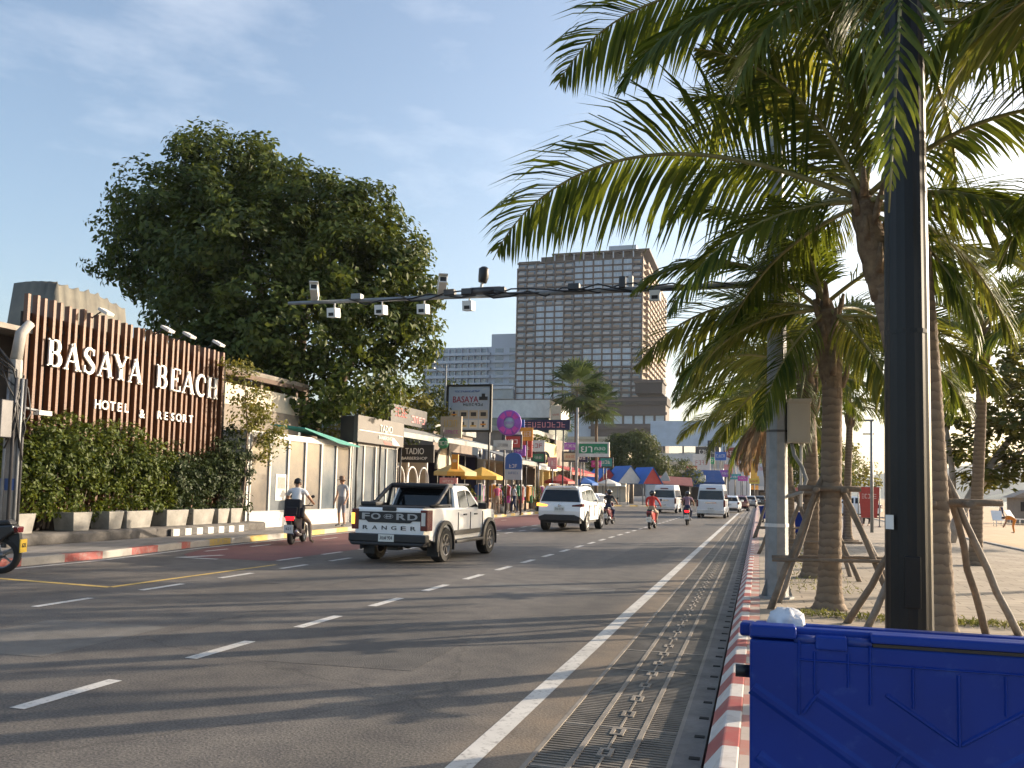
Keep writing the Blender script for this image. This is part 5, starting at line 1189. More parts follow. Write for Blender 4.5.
def hull(poly,hw,mat,mb,seglen=.22):
    """close a side outline (y,z) across the car; hw(y,z) is the half width there"""
    P=[]
    n=len(poly)
    for i in range(n):
        a=Vector(poly[i]);b=Vector(poly[(i+1)%n]); k=max(1,int((b-a).length/seglen))
        for j in range(k): P.append(a.lerp(b,j/k))
    n=len(P)
    bm=bmesh.new(); L=[];Rr=[]
    for p in P:
        w_=hw(p.x,p.y); L.append(bm.verts.new((-w_,p.x,p.y)));Rr.append(bm.verts.new((w_,p.x,p.y)))
    fl=bm.faces.new(L); frr=bm.faces.new(list(reversed(Rr)))
    for i in range(n): bm.faces.new((L[i],Rr[i],Rr[(i+1)%n],L[(i+1)%n]))
    bmesh.ops.triangulate(bm,faces=[fl,frr]); bmesh.ops.recalc_face_normals(bm,faces=bm.faces)
    bm.verts.index_update(); vs=[v.co.copy() for v in bm.verts]; fs=[tuple(v.index for v in f.verts) for f in bm.faces]; bm.free()
    mb.add(vs,fs,mat); return mb
def sidepane(mb,poly,hw,mat,off=.008,th=.004):
    for s in(-1,1):
        q=[Vector((s*(hw(y,z)+off),y,z)) for y,z in poly]; mb.slab(q,(s,0,0),th,mat)
def car(name,label,loc,rotz,spec,paint,cat='car',group=None,detail=True,lit=None):
    t=thing(name,label,cat,loc,rotz,group); S=spec
    W=S['W']/2; yr,yf=S['wy']; r=S['r']; zb=S['zb']; belt=S['belt']; roof=S['roof']
    y0,y1=S['y0'],S['y1']
    def hwb(y,z):
        w_=W
        if y>y1-.7: w_-=.16*((y-(y1-.7))/.7)**2
        if y<y0+.45: w_-=.08*(((y0+.45)-y)/.45)**2
        if z>belt-.22: w_-=.05*((z-(belt-.22))/.22)**2
        if z<zb+.2: w_-=.06*((zb+.2-z)/.2)
        return w_
    def hwg(y,z): return (W-.06)-(S.get('tumble',.2))*max(0,(z-belt))/(roof-belt)-.05*max(0,(y-S['ws'][0])/.9 if y>S['ws'][0] else 0)
    ra=r*1.17
    prof=[(y0+.03,zb+.12),(yr-ra,zb)]+arc_pts(yr,r,ra)[1:-1]+[(yr+ra,zb),(yf-ra,zb)]+arc_pts(yf,r,ra)[1:-1]+[(yf+ra,zb),(y1-.04,zb+.1)]+S['front']+S['top']+S['rear']
    mb=MB(); hull(prof,hwb,paint,mb); mb.build('body',t,bevel=.03,seg=3)
    # dark wheel wells
    mb=MB(); 
    for yc in(yr,yf): mb.prism(arc_pts(yc,r,ra+.01)+[(yc+ra,zb+.02),(yc-ra,zb+.02)],'yz',-W+.2,W-.2,m_plastic)
    mb.box((-W+.15,y0+.15,zb-.1),(W-.15,y1-.3,zb+.03),m_plastic); mb.build('underbody',t)
    gp=S['cabin']
    mb=MB(); hull(gp,hwg,S.get('cabin_mat',paint),mb); mb.build('cabin',t,bevel=.045,seg=3)
    for k,poly in enumerate(S['panes']):
        for s in(-1,1):
            mb=MB(); q=[Vector((s*(hwg(y,z)+.006),y,z)) for y,z in poly]; mb.slab(q,(s,0,0),.005,m_cglass); mb.build('window',t)
    for key,nm in (('rw','rear_window'),('fw','windshield')):
        (ya,za),(yb,zb2)=S[key]; sg=-1 if key=='rw' else 1
        wa,wb=hwg(ya,za)-.07,hwg(yb,zb2)-.07
        n=Vector((0,sg*abs(zb2-za),abs(yb-ya) if key=='rw' else abs(yb-ya))).normalized()
        mb=MB(); off=n*.012
        mb.slab([Vector((-wa,ya,za))+off,Vector((wa,ya,za))+off,Vector((wb,yb,zb2))+off,Vector((-wb,yb,zb2))+off],n,.006,m_cglass); mb.build(nm,t)
    for (x,y) in ((-1,yr),(1,yr),(-1,yf),(1,yf)): wheel(t,x*(W-S.get('ww',.24)/2+S.get('track',0)),y,r,S.get('ww',.24),S.get('rimm',m_rim),S.get('spokes',6),x)
    for s in(-1,1):
        mb=MB(); my=S['ws'][1]; mb.box((s*W*.94,my,belt+.0),(s*(W+.2),my+.1,belt+.17),S.get('mirror',paint)); mb.build('mirror',t,bevel=.03)
        if detail:
            for hy in S['handles']: mb=MB(); mb.box((s*(W-.01),hy,belt-.14),(s*(W+.03),hy+.2,belt-.1),S.get('handle_mat',m_plastic)); mb.build('door_handle',t,bevel=.01)
            mb=MB()
            for sy in S['seams']: mb.box((s*(W-.02),sy-.006,zb+.16),(s*(W+.003),sy+.006,belt-.06),m_plastic)
            mb.build('door_seam',t)
        T=S['tail']; mb=MB(); l=lit if (s==-1 and lit) else m_tail
        mb.prism([(T[0]*s,T[2]),(T[1]*s,T[2]),(T[1]*s,T[3]),(T[0]*s,T[3]-T[4])],'xz',y0-.015,y0+.3,l); mb.build('tail_light',t,bevel=.015)
    return t,hwb,hwg
def plate(t,y,z,txt,w_=.44,h=.19,col=None):
    mb=MB(); mb.box((-w_/2,y-.012,z-h/2),(w_/2,y,z+h/2),col or m_plate); o=mb.build('number_plate',t)
    mb=MB(); text(mb,txt,(0,y-.015,z+.01),.12,m_ptxt,width=w_*.8,depth=.006); mb.build('lettering',o)
# --- pickup
PK=dict(W=1.96,y0=-2.72,y1=2.55,wy=(-1.63,1.64),r=.42,zb=.5,belt=1.24,roof=1.88,ws=(1.0,.82),ww=.29,track=.045,rimm=m_rim,spokes=6,tumble=.17,
  front=[(2.55,.75),(2.52,1.08),(2.35,1.2)],top=[(1.2,1.27),(-.78,1.26),(-.8,1.30),(-2.68,1.30)],rear=[(-2.72,1.24),(-2.72,.66)],
  cabin=[(-.82,1.2),(-.66,1.78),(-.5,1.84),(.1,1.88),(.42,1.83),(1.22,1.22)],panes=[[(-.48,1.3),(-.42,1.7),(.12,1.74),(.12,1.3)],[(.2,1.3),(.2,1.74),(.42,1.71),(.92,1.3)]],
  rw=((-.81,1.28),(-.66,1.79)),fw=((1.18,1.27),(.46,1.79)),handles=[-.38,.42],seams=[-.72,.16,1.12],tail=(.80,.985,.78,1.26,0),mirror=m_plastic)
t,hwb,hwg=car('pickup_truck','white four-door pickup with black lettered tailgate panel and black fender flares',(-7.42,19.35,0),R(-1.5),PK,m_carw,'pickup truck',lit=None); t.scale=(.885,.885,.895); t.location=(-7.35,18.85,0)
mb=MB(); mb.prism([(-.8,1.0),(-.6,1.0),(-.54,.95),(.54,.95),(.6,1.0),(.8,1.0),(.8,1.2),(-.8,1.2)],'xz',-2.745,-2.715,m_plastic); tg=mb.build('tailgate_panel',t,bevel=.008)
mb=MB()
for ch,u,w_ in (('F',-.60,.2),('O',-.34,.25),('R',.32,.24),('D',.61,.25)): text(mb,ch,(u,-2.75,1.095),.27,M('tail_letter',(.42,.42,.42),.4,.1),width=w_,depth=.02,height=.145,offset=.006)
mb.prism([(-.01+.12*math.cos(R(a)),1.095+.05*math.sin(R(a))) for a in range(0,360,20)],'xz',-2.754,-2.735,m_dgrey); mb.tube([(-.01+.12*math.cos(R(a)),-2.752,1.095+.05*math.sin(R(a))) for a in range(0,361,20)],.006,M('tail_letter',(.42,.42,.42),.4,.1),5); mb.box((-.09,-2.756,1.085),(.07,-2.746,1.105),M('tail_letter',(.42,.42,.42),.4,.1)); mb.box((-.06,-2.7565,1.06),(-.045,-2.7465,1.13),M('tail_letter',(.42,.42,.42),.4,.1)); mb.box((.03,-2.7565,1.06),(.045,-2.7465,1.13),M('tail_letter',(.42,.42,.42),.4,.1)); mb.build('large_lettering',tg)
mb=MB()
for i,ch in enumerate('RANGER'): text(mb,ch,(-.62+.248*i,-2.728,.83),.125,m_plastic,width=.13,depth=.014,height=.09)
mb.build('small_lettering',t)
mb=MB(); mb.box((-.18,-2.755,1.225),(.18,-2.7,1.325),m_plastic); mb.build('tailgate_handle',t,bevel=.02)
mb=MB(); mb.prism([(-1.0,.5),(1.0,.5),(1.0,.69),(-1.0,.69)],'xz',-2.86,-2.62,m_plastic); mb.prism([(-.98,.5),(.98,.5),(.9,.42),(-.9,.42)],'xz',-2.88,-2.6,m_plastic); mb.build('rear_bumper',t,bevel=.03)
plate(t,-2.862,.6,'3ฒฬ 904',.4,.17)
for s in(-1,1):
    for yc in(PK['wy']):
        mb=MB(); a=arc_pts(yc,.42,.49,16,195,-15);b=arc_pts(yc,.42,.585,16,195,-15); n=len(a)
        vs=[(s*.955,y,z) for y,z in a]+[(s*.955,y,z) for y,z in b]+[(s*1.045,y,z) for y,z in a]+[(s*1.025,y,z) for y,z in b]
        fs=[]
        for i in range(n-1): fs+=[(2*n+i,2*n+i+1,3*n+i+1,3*n+i),(n+i,n+i+1,3*n+i+1,3*n+i),(i,i+1,2*n+i+1,2*n+i)]
        fs+=[(0,n,3*n,2*n),(n-1,2*n-1,4*n-1,3*n-1)]
        mb.add(vs,fs,m_plastic); mb.build('fender_flare',t)
    mb=MB(); mb.box((s*.93,-1.0,.42),(s*1.06,1.0,.5),m_plastic); mb.build('side_step',t,bevel=.02)
    mb=MB(); mb.box((s*.965,-.98,.62),(s*.99,.95,.74),m_plastic); mb.build('side_cladding',t,bevel=.008)
    mb=MB(); q=[(s*.80,-1.0,1.28),(s*.80,-1.02,1.74),(s*.79,-1.2,1.80)]; mb.tube([(s*.84,-2.2,1.32),(s*.83,-1.75,1.44),(s*.81,-1.25,1.72),(s*.78,-1.02,1.83)],.05,m_plastic,8); mb.tube([(s*.84,-1.1,1.3),(s*.82,-1.05,1.55),(s*.78,-1.02,1.83)],.045,m_plastic,8); mb.tube([(s*.86,-2.3,1.36),(s*.86,-1.0,1.36)],.03,m_plastic,6); mb.build('sports_bar',t)
    mb=MB(); mb.box((s*.78,-.5,1.86),(s*.72,.5,1.91),m_dgrey); mb.build('roof_rail',t,bevel=.015)
mb=MB(); mb.tube([(-.78,-1.02,1.83),(.78,-1.02,1.83)],.06,m_plastic,8); mb.box((-.74,-.98,1.8),(.74,-.6,1.9),m_plastic); mb.build('sports_bar_top',t)
mb=MB(); mb.box((-.86,-2.62,1.302),(.86,-.9,1.33),m_plastic); mb.build('bed_cover',t,bevel=.01)
mb=MB(); mb.box((-.86,-2.55,1.33),(-.45,-2.1,1.43),m_plastic); mb.build('cover_box',t,bevel=.03)
mb=MB(); mb.prism([(-.985,.9),(-.9,.9),(-.9,1.16),(-.985,1.16)],'xz',-2.742,-2.72,m_amber); mb.build('indicator',t)
mb=MB(); mb.box((.83,-2.742,.9),(.93,-2.72,1.2),m_offw); mb.build('reverse_light',t)
mb=MB(); mb.box((-.14,-2.5,.3),(.14,-2.2,.48),m_plastic); mb.tube([(0,-2.6,.44),(0,-1,.46)],.05,m_dgrey,8); mb.build('tow_bar',t)
mb=MB(); mb.ball((0,-1.63,.42),(.14,.14,.14),m_plastic); mb.tube([(-.9,-1.63,.42),(.9,-1.63,.42)],.05,m_plastic,8); mb.build('rear_axle',t)
for s in(-1,1): mb=MB(); mb.box((s*.7,-2.05,.16),(s*1.0,-2.03,.5),m_rubber); mb.build('mudflap',t)
# --- white suv
SV=dict(W=1.86,y0=-2.3,y1=2.45,wy=(-1.38,1.36),r=.38,zb=.42,belt=1.12,roof=1.80,ws=(.95,.8),ww=.26,tumble=.2,rimm=m_rims,
  front=[(2.45,.7),(2.4,.95)],top=[(2.1,1.06),(1.25,1.16),(-2.2,1.14)],rear=[(-2.28,1.05),(-2.33,.8),(-2.3,.58)],
  cabin=[(-2.2,1.08),(-1.98,1.66),(-1.75,1.76),(-.4,1.81),(.3,1.76),(1.3,1.1)],panes=[[(-1.85,1.26),(-1.75,1.56),(-1.15,1.6),(-1.05,1.2)],[(-.95,1.18),(-1.0,1.62),(-.12,1.66),(-.12,1.17)],[(-.02,1.17),(-.02,1.66),(.3,1.62),(.95,1.17)]],
  rw=((-2.17,1.16),(-2.0,1.62)),fw=((1.24,1.15),(.36,1.72)),handles=[-.9,.1],seams=[-1.0,-.05,1.05],tail=(.5,.93,.98,1.1,.06),mirror=m_carw)
t,_,_=car('suv','white sport utility vehicle with dark rear window and lit left indicator',(-7.42,34.9,0),R(-1.5),SV,m_carw,'car',lit=m_amber)
mb=MB(); mb.prism([(-.8,.42),(.8,.42),(.86,.56),(.6,.66),(-.6,.66),(-.86,.56)],'xz',-2.36,-2.1,m_plastic); mb.build('rear_bumper',t,bevel=.02)
plate(t,-2.335,.87,'7กข 5128',.42,.2); mb=MB(); mb.lathe([(0,-.01),(.06,-.01),(.06,.01)],(0,-2.31,1.02),m_chrome,14,'y'); mb.build('badge',t)
mb=MB(); mb.box((-.62,-2.12,1.72),(.62,-1.85,1.77),m_carw); mb.build('spoiler',t,bevel=.02)
for s in(-1,1): mb=MB(); mb.tube([(s*.66,-1.6,1.8),(s*.66,-1.3,1.86),(s*.66,.1,1.86),(s*.66,.3,1.79)],.02,m_rims,6); mb.build('roof_rail',t)
# --- vans
VN=dict(W=1.88,y0=-2.65,y1=2.6,wy=(-1.55,1.55),r=.34,zb=.35,belt=1.2,roof=2.22,ws=(1.6,1.6),ww=.2,tumble=.14,rimm=m_rims,
  front=[(2.6,.7),(2.5,1.05)],top=[(2.2,1.22),(-2.6,1.22)],rear=[(-2.65,1.1),(-2.65,.5)],
  cabin=[(-2.6,1.1),(-2.5,1.95),(-2.3,2.2),(1.0,2.26),(1.35,2.1),(2.25,1.15)],panes=[[(-2.3,1.25),(-2.25,1.8),(-1.0,1.82),(-1.0,1.25)],[(-.9,1.25),(-.9,1.82),(.4,1.82),(.4,1.25)],[(.6,1.25),(.6,1.82),(1.2,1.8),(1.7,1.25)]],
  rw=((-2.59,1.22),(-2.52,1.8)),fw=((2.2,1.22),(1.45,2.0)),handles=[.3],seams=[-1.2,.5,1.5],tail=(.80,.93,.75,1.2,0),mirror=m_plastic)
for nm,(x,y),lb in (('van',(-2.95,59.8),'white high-roof van ahead of the red-lit scooter, nearest of the vans'),('van',(-7.1,70.5),'white high-roof van in the left lane beyond the red-shirted rider')):
    t,_,_=car(nm,lb,(x,y,0),R(-1),VN,m_vanw,'van',group='white vans in the traffic',lit=None)
    mb=MB(); mb.box((-.9,-2.74,.3),(.9,-2.6,.55),m_offw); mb.build('rear_bumper',t,bevel=.03); plate(t,-2.745,.62,'12-4075',.44,.18)
    mb=MB(); mb.box((-.35,-2.675,.98),(.35,-2.655,1.06),m_chrome); mb.build('tailgate_trim',t)
    mb=MB(); mb.box((-.3,-2.56,1.9),(.3,-2.5,1.98),m_tail); mb.build('high_brake_light',t)
# --- far cars
HB_=dict(W=1.7,y0=-2.0,y1=2.0,wy=(-1.25,1.25),r=.3,zb=.3,belt=.95,roof=1.48,ws=(.8,.6),ww=.2,tumble=.2,rimm=m_rims,
  front=[(2.0,.55),(1.95,.75)],top=[(1.3,.92),(-1.9,.97)],rear=[(-2.0,.85),(-2.0,.5)],
  cabin=[(-1.92,.92),(-1.6,1.35),(-1.3,1.46),(-.2,1.49),(.2,1.42),(1.15,.9)],panes=[[(-1.3,1.0),(-1.2,1.33),(-.35,1.38),(-.35,1.0)],[(-.25,1.0),(-.25,1.38),(.15,1.34),(.7,1.0)]],
  rw=((-1.86,1.0),(-1.63,1.32)),fw=((1.1,.95),(.24,1.4)),handles=[-.9,0],seams=[-.3,.8],tail=(.66,.84,.72,.95,.05),mirror=m_carw)
m_maroon=M('car_maroon',(.16,.02,.025),.25,.05,coat=.6); m_silver=M('car_silver',(.35,.36,.37),.3,.05,metal=.4,coat=.5); m_dark=M('car_dark',(.05,.055,.06),.25,.05,coat=.6)
for nm,x,y,rz,pm,lb in (('hatchback',-2.35,78,-2,m_carw,'small white hatchback just ahead of the nearer van'),('hatchback',-1.75,88,-2,m_maroon,'dark red car with white flank behind the white hatchback'),('hatchback',-1.0,108,-2,m_silver,'silver-grey car far down the edge lane'),('hatchback',-4.4,98,-2,m_dark,'dark car far off between the vans'),('hatchback',-11.9,58.5,75,m_carw,'white car parked sideways on the left beyond the pharmacy sign'),
    ('hatchback',-4.3,118,-2,m_carw,'tiny white car far down the road among the shop signs'),('hatchback',.2,128,-2,m_dark,'farthest dark car at the end of the drain'),('hatchback',6.2,64,80,m_carw,'white car parked across the promenade behind the red banner'),('hatchback',5.0,70,80,m_dark,'dark car parked across the promenade beyond the palms')):
    if y in(64,70): x+=0
    t,_,_=car(nm,lb,(x,y,.15 if x>2 else 0),R(rz),HB_,pm,'car',group='cars farther down the street',lit=None,detail=False); plate(t,-2.003,.7,'4821',.36,.14)

# --- two-wheelers
m_scoot=M('scooter_black',(.025,.025,.028),.3,.1,coat=.4); m_sred=M('scooter_red',(.40,.03,.03),.3,.1,coat=.4); m_yplate=M('plate_yellow',(.75,.50,.05),.45,.08)
def scooter(name,label,loc,rotz,paint,r=.26,platem=None,lit=m_tail,group=None,step=True):
    t=thing(name,label,'motorbike' if not step else 'scooter',loc,rotz,group)
    for y in(-.62,.64):
        mb=MB(); w_=.11; mb.lathe([(r*.7,-w_/2),(r*.92,-w_/2),(r,-.02),(r,.02),(r*.92,w_/2),(r*.7,w_/2),(r*.7,-w_/2)],(0,0,0),m_tyre,24,'x'); o=mb.build('wheel',t,loc=(0,y,r))
        mb=MB(); mb.lathe([(r*.72,-.03),(r*.64,-.03),(r*.64,.03),(r*.72,.03)],(0,0,0),m_rim,22,'x'); mb.lathe([(0,-.06),(.05,-.06),(.05,.06),(0,.06)],(0,0,0),m_rim,10,'x')
        for k in range(5): a=2*PI*k/5; mb.beam((0,0,0),(0,r*.68*math.cos(a),r*.68*math.sin(a)),.03,.025,m_rim)
        mb.build('rim',o)
    z=r+.02
    mb=MB(); mb.prism([(-.85,z+.38),(-.55,z+.16),(-.15,z+.08),(-.1,z-.02),(.3,z-.02),(.36,z+.1),(.42,z+.5),(.36,z+.52),(.24,z+.08),(.0,z+.1),(-.05,z+.4),(-.4,z+.46),(-.82,z+.5)],'yz',-.13,.13,paint); mb.build('body',t,bevel=.035)
    mb=MB(); mb.prism([(-.8,z+.5),(-.4,z+.46),(-.02,z+.4),(.02,z+.44),(-.1,z+.52),(-.4,z+.54),(-.75,z+.58)],'yz',-.12,.12,m_plastic); mb.build('seat',t,bevel=.03)
    mb=MB(); mb.tube([(0,.64,r),(0,.5,z+.3),(0,.36,z+.72)],.03,m_dgrey,7); mb.tube([(-.05,.64,r),(-.05,.5,z+.3)],.025,m_dgrey,6); mb.tube([(.05,.64,r),(.05,.5,z+.3)],.025,m_dgrey,6); mb.build('fork',t)
    mb=MB(); mb.tube([(-.34,.28,z+.74),(-.18,.34,z+.74),(0,.36,z+.72),(.18,.34,z+.74),(.34,.28,z+.74)],.016,m_plastic,6); mb.ball((0,.4,z+.68),(.11,.08,.1),paint); mb.build('handlebar',t)
    for s in(-1,1): mb=MB(); mb.tube([(s*.2,.34,z+.75),(s*.3,.36,z+.95)],.008,m_plastic,5); mb.ball((s*.31,.36,z+.99),(.055,.02,.045),m_plastic); mb.build('mirror',t)
    mb=MB(); mb.prism([(-.1,z+.36),(.1,z+.36),(.12,z+.46),(-.12,z+.46)],'xz',-.9,-.8,lit); mb.build('tail_light',t,bevel=.015)
    mb=MB(); mb.prism([(-.9,z+.36),(-.7,z+.3),(-.9,z+.02),(-.94,z+.02)],'yz',-.05,.05,m_plastic); mb.build('rear_fender',t,bevel=.01)
    mb=MB(); mb.box((-.12,-.96,z+.03),(.12,-.945,z+.25),platem or m_plate); o=mb.build('number_plate',t); mb=MB(); text(mb,'621',(0,-.964,z+.15),.1,m_ptxt,depth=.005); mb.build('lettering',o)
    mb=MB(); mb.tube([(.13,-.1,r-.02),(.16,-.5,r),(.17,-.85,r+.1)],[.03,.04,.05],m_rims,8); mb.build('exhaust',t)
    mb=MB(); mb.box((-.1,-.5,r-.08),(.1,.0,r+.16),m_dgrey); mb.build('engine',t,bevel=.03)
    return t
scooter('motorbike','black motorbike with red tail and yellow number plate cut off by the left picture edge',(-12.82,11.25,0),R(112),m_scoot,.31,m_yplate,group='two-wheelers on the road',step=False)
scooter('scooter','black scooter with lit red tail pulling away at the left kerb',(-12.15,20.9,0),R(16),m_scoot,.27,None,m_brake,group='two-wheelers on the road')
scooter('scooter','scooter with bare wheels under the red-shirted rider',(-4.5,38.0,0),R(-3),m_sred,.27,None,m_tail,group='two-wheelers on the road')
scooter('scooter','scooter with a bright red tail light beside the nearer van',(-3.45,44.0,0),R(2),m_scoot,.27,None,m_brake,group='two-wheelers on the road')
scooter('scooter','maroon scooter half hidden beyond the right flank of the white utility vehicle',(-7.0,41.5,0),R(-4),m_maroon,.27,None,m_tail,group='two-wheelers on the road')
for i,(y,l) in enumerate(((63.5,'parked dark scooter nearest the yellow booth'),(66.5,'parked red scooter in front of the yellow booth'),(73,'parked scooter under the faded red awning'))): scooter('scooter',l,(-14.9,y,.15),R(70),(m_scoot,m_sred,m_dark)[i],group='scooters parked on the left pavement')

# ------------------------------------------------------------------ people
def skinc(n,c): return M(n,c,.55,.06)
sk1=skinc('skin_tan',(.42,.25,.17)); sk2=skinc('skin_brown',(.28,.15,.09)); hairb=M('hair_black',(.012,.010,.009),.5,.2)
c_grey=M('shirt_grey',(.38,.40,.43),.85,.08,8); c_short=M('shorts_grey',(.20,.21,.24),.85,.1); c_wht=M('shirt_white',(.72,.74,.76),.85,.05); c_blk=M('cloth_black',(.02,.02,.024),.85,.2); c_red=M('shirt_red',(.50,.03,.025),.8,.08); c_beige=M('trousers_beige',(.36,.27,.20),.85,.1)
c_pl=M('shirt_plaid',(.32,.14,.15),.85,0,col2=(.22,.2,.28),scale=14); c_or=M('shirt_orange',(.62,.22,.03),.8,.08); c_navy=M('cloth_navy',(.03,.04,.09),.85,.1); c_straw=M('hat_straw',(.20,.13,.09),.9,.15); c_mag=M('dress_pink',(.5,.1,.2),.8,.1); c_hel=M('helmet_black',(.02,.02,.022),.2,.05,coat=.5); c_shoe=M('shoe_dark',(.06,.05,.045),.7,.1)
person('standing man in a brimmed hat, grey shirt and grey shorts on the left pavement',(-14.25,27.5,.15),R(165),pose_stand(.04),c_grey,c_short,sk1,hairb,hat=c_straw,shorts=True,scale=1.0,feet=c_shoe)
person('scooter rider in a white shirt without helmet, right foot on the ground',(-12.15,20.9,0),R(16),pose_ride(1.05,'r'),c_wht,c_beige,sk1,hairb,scale=1.06,feet=c_shoe,sleeves=False)
mb=MB(); vs=[]; 
mt=Matrix.Translation((0,-.52,.86))@Matrix.Rotation(R(-10),4,'X')
mb.box((-.21,-.14,-.26),(.21,.12,.24),c_blk,mt); mb.box((-.16,-.2,-.22),(.16,-.14,.02),c_blk,mt); mb.box((.2,-.1,-.24),(.3,.1,.02),c_blk,mt)
tag(mb.build('backpack',bevel=.07,loc=(-12.13,20.86,.1),rotz=R(16)),'bulky black bag strapped behind the white-shirted scooter rider','bag')
person('scooter rider in a bright red shirt and dark helmet in the middle of the road',(-4.5,38.0,0),R(-3),pose_ride(),c_red,c_beige,sk2,hairb,helmet=c_hel,sleeves=True,feet=c_shoe)
person('scooter rider in a plaid shirt and dark helmet beside the nearer van',(-3.45,44.0,0),R(2),pose_ride(),c_pl,c_navy,sk2,hairb,helmet=c_hel,feet=c_shoe)
person('dark-clad rider on the maroon scooter beyond the white utility vehicle',(-7.0,41.5,0),R(-4),pose_ride(),c_blk,c_navy,sk2,hairb,helmet=c_hel,feet=c_shoe)
person('man in dark clothes standing at the road edge before the blue tents',(-10.9,63,0),R(90),pose_stand(),c_navy,c_blk,sk2,hairb,feet=c_shoe)
person('shopper in a white top standing between the clothes racks',(-14.4,50.3,.15),R(120),pose_walk(),c_wht,c_navy,sk1,hairb)
person('shopper in a pink top near the blue arched sign',(-14.6,47.4,.15),R(40),pose_stand(),c_mag,c_beige,sk1,hairb)
person('shopper in black walking by the canvas awning',(-14.3,58.2,.15),R(180),pose_walk(),c_blk,c_short,sk1,hairb)
person('person in orange bending down on the sand',(12.3,48.3,-.07),R(80),pose_bend(),c_or,c_or,sk2,hairb,scale=.8)
person('person in dark clothes standing far out on the beach near the water',(16.2,76,-.05),R(0),pose_stand(),c_navy,c_navy,sk2,hairb)
person('beach walker in white near the waterline, right picture edge',(20.5,84,-.08),R(30),pose_walk(),c_wht,c_navy,sk1,hairb)
person('seated person in a red top by the red banner on the promenade',(5.5,47,.15),R(150),pose_sit(.42),c_red,c_blk,sk2,hairb)
person('person in blue walking on the promenade between palm and lamp',(2.6,40,.15),R(0),pose_walk(),M('shirt_blue',(.05,.12,.4),.8,.1),c_navy,sk1,hairb)

# ------------------------------------------------------------------ street furniture on the right
m_lampblk=M('lamp_black',(.008,.008,.009),.38,.2,2,spec=.3)
t=thing('street_lamp','thick black fluted lamp post standing behind the blue bin','street lamp',(1.075,6.95,.15)); t.scale=(1.13,1.13,1.05)
mb=MB(); n=16; 
def fl(r,z): return [((r*(1+.03*(k%2)))*math.cos(PI*k/n),(r*(1+.03*(k%2)))*math.sin(PI*k/n),z) for k in range(2*n)]
prof=[(.175,0),(.175,.2),(.144,.26),(.14,1.2),(.132,3),(.118,5.2),(.105,7.4)]
vs=[];fs=[]; N=2*n
for r_,z in prof: vs+=fl(r_,z)
for i in range(len(prof)-1):
    for k in range(N): fs.append((i*N+k,i*N+(k+1)%N,(i+1)*N+(k+1)%N,(i+1)*N+k))
mb.add(vs,fs,m_lampblk,False); mb.build('post',t)
mb=MB(); mb.tube([(0,0,7.3),(-.1,0,7.8),(-.6,0,8.1),(-1.2,0,8.0)],.05,m_lampblk,8); mb.build('arm',t)
mb=MB(); mb.lathe([(0,.16),(.2,.1),(.26,0),(.2,-.06),(0,-.07)],(-1.3,0,7.93),m_lampblk,16); mb.build('lamp_head',t)
mb=MB(); mb.slab([(-.145,-.062,1.16),(-.105,-.115,1.16),(-.105,-.115,1.26),(-.145,-.062,1.26)],(-.8,-.6,0),.004,m_plate); s_=mb.build('sticker',t)
mb=MB(); mb.tube([(0,0,2.55),(0,0,2.58)],.1385,m_lampblk,20,smooth=False); mb.build('clamp_band',t)
mb=MB(); mb.box((-.05,-.152,.62),(.05,-.13,.98),m_lampblk); mb.build('access_door',t,bevel=.008)
# camera pole with its long arm over the road
t=thing('camera_pole','grey octagonal steel pole with a long cable-wrapped camera arm over the road','camera pole',(.25,12.75,.15))
mb=MB(); mb.tube([(0,0,0),(0,0,.02),(0,0,3.4),(-.02,0,6.9)],[.165,.165,.135,.115],m_steel,8,smooth=False); mb.tube([(0,0,0),(0,0,.03)],.24,m_steel,8,smooth=False)
for k in range(4): a=PI/2*k+.4; mb.slab([(.14*math.cos(a),.14*math.sin(a),.03),(.235*math.cos(a),.235*math.sin(a),.03),(.14*math.cos(a),.14*math.sin(a),.3)],(-math.sin(a),math.cos(a),0),.012,m_steel)
for z in(1.0,): mb.tube([(0,0,z),(0,0,z+.05)],.166,M('white_band',(.6,.6,.6),.5,.1),8,smooth=False)
for z in(2.35,2.9): mb.tube([(0,0,z),(0,0,z+.03)],.16,m_dgrey,8,smooth=False)
mb.build('pole',t)
mb=MB(); mb.tube([(-.02,0,4.52),(-3.6,0,4.53),(-8.0,0,4.55)],[.055,.042,.03],m_steel,8); mb.tube([(-4.7,0,4.60),(-4.2,0,4.60)],.075,m_dgrey,8); mb.build('arm',t)
mb=MB(); g=random.Random(4)
for j in range(3):
    pts=[];x=-.1
    while x>-7.0+j: pts.append((x,-.05+g.uniform(-.04,.04),4.55+g.uniform(-.09,.07))); x-=.28
    mb.tube(pts,.013,m_black,5)
mb.tube([(.05,-.12,4.4),(.08,-.14,3.4),(.16,-.16,2.95)],.014,m_black,5)
mb.build('cables',t)
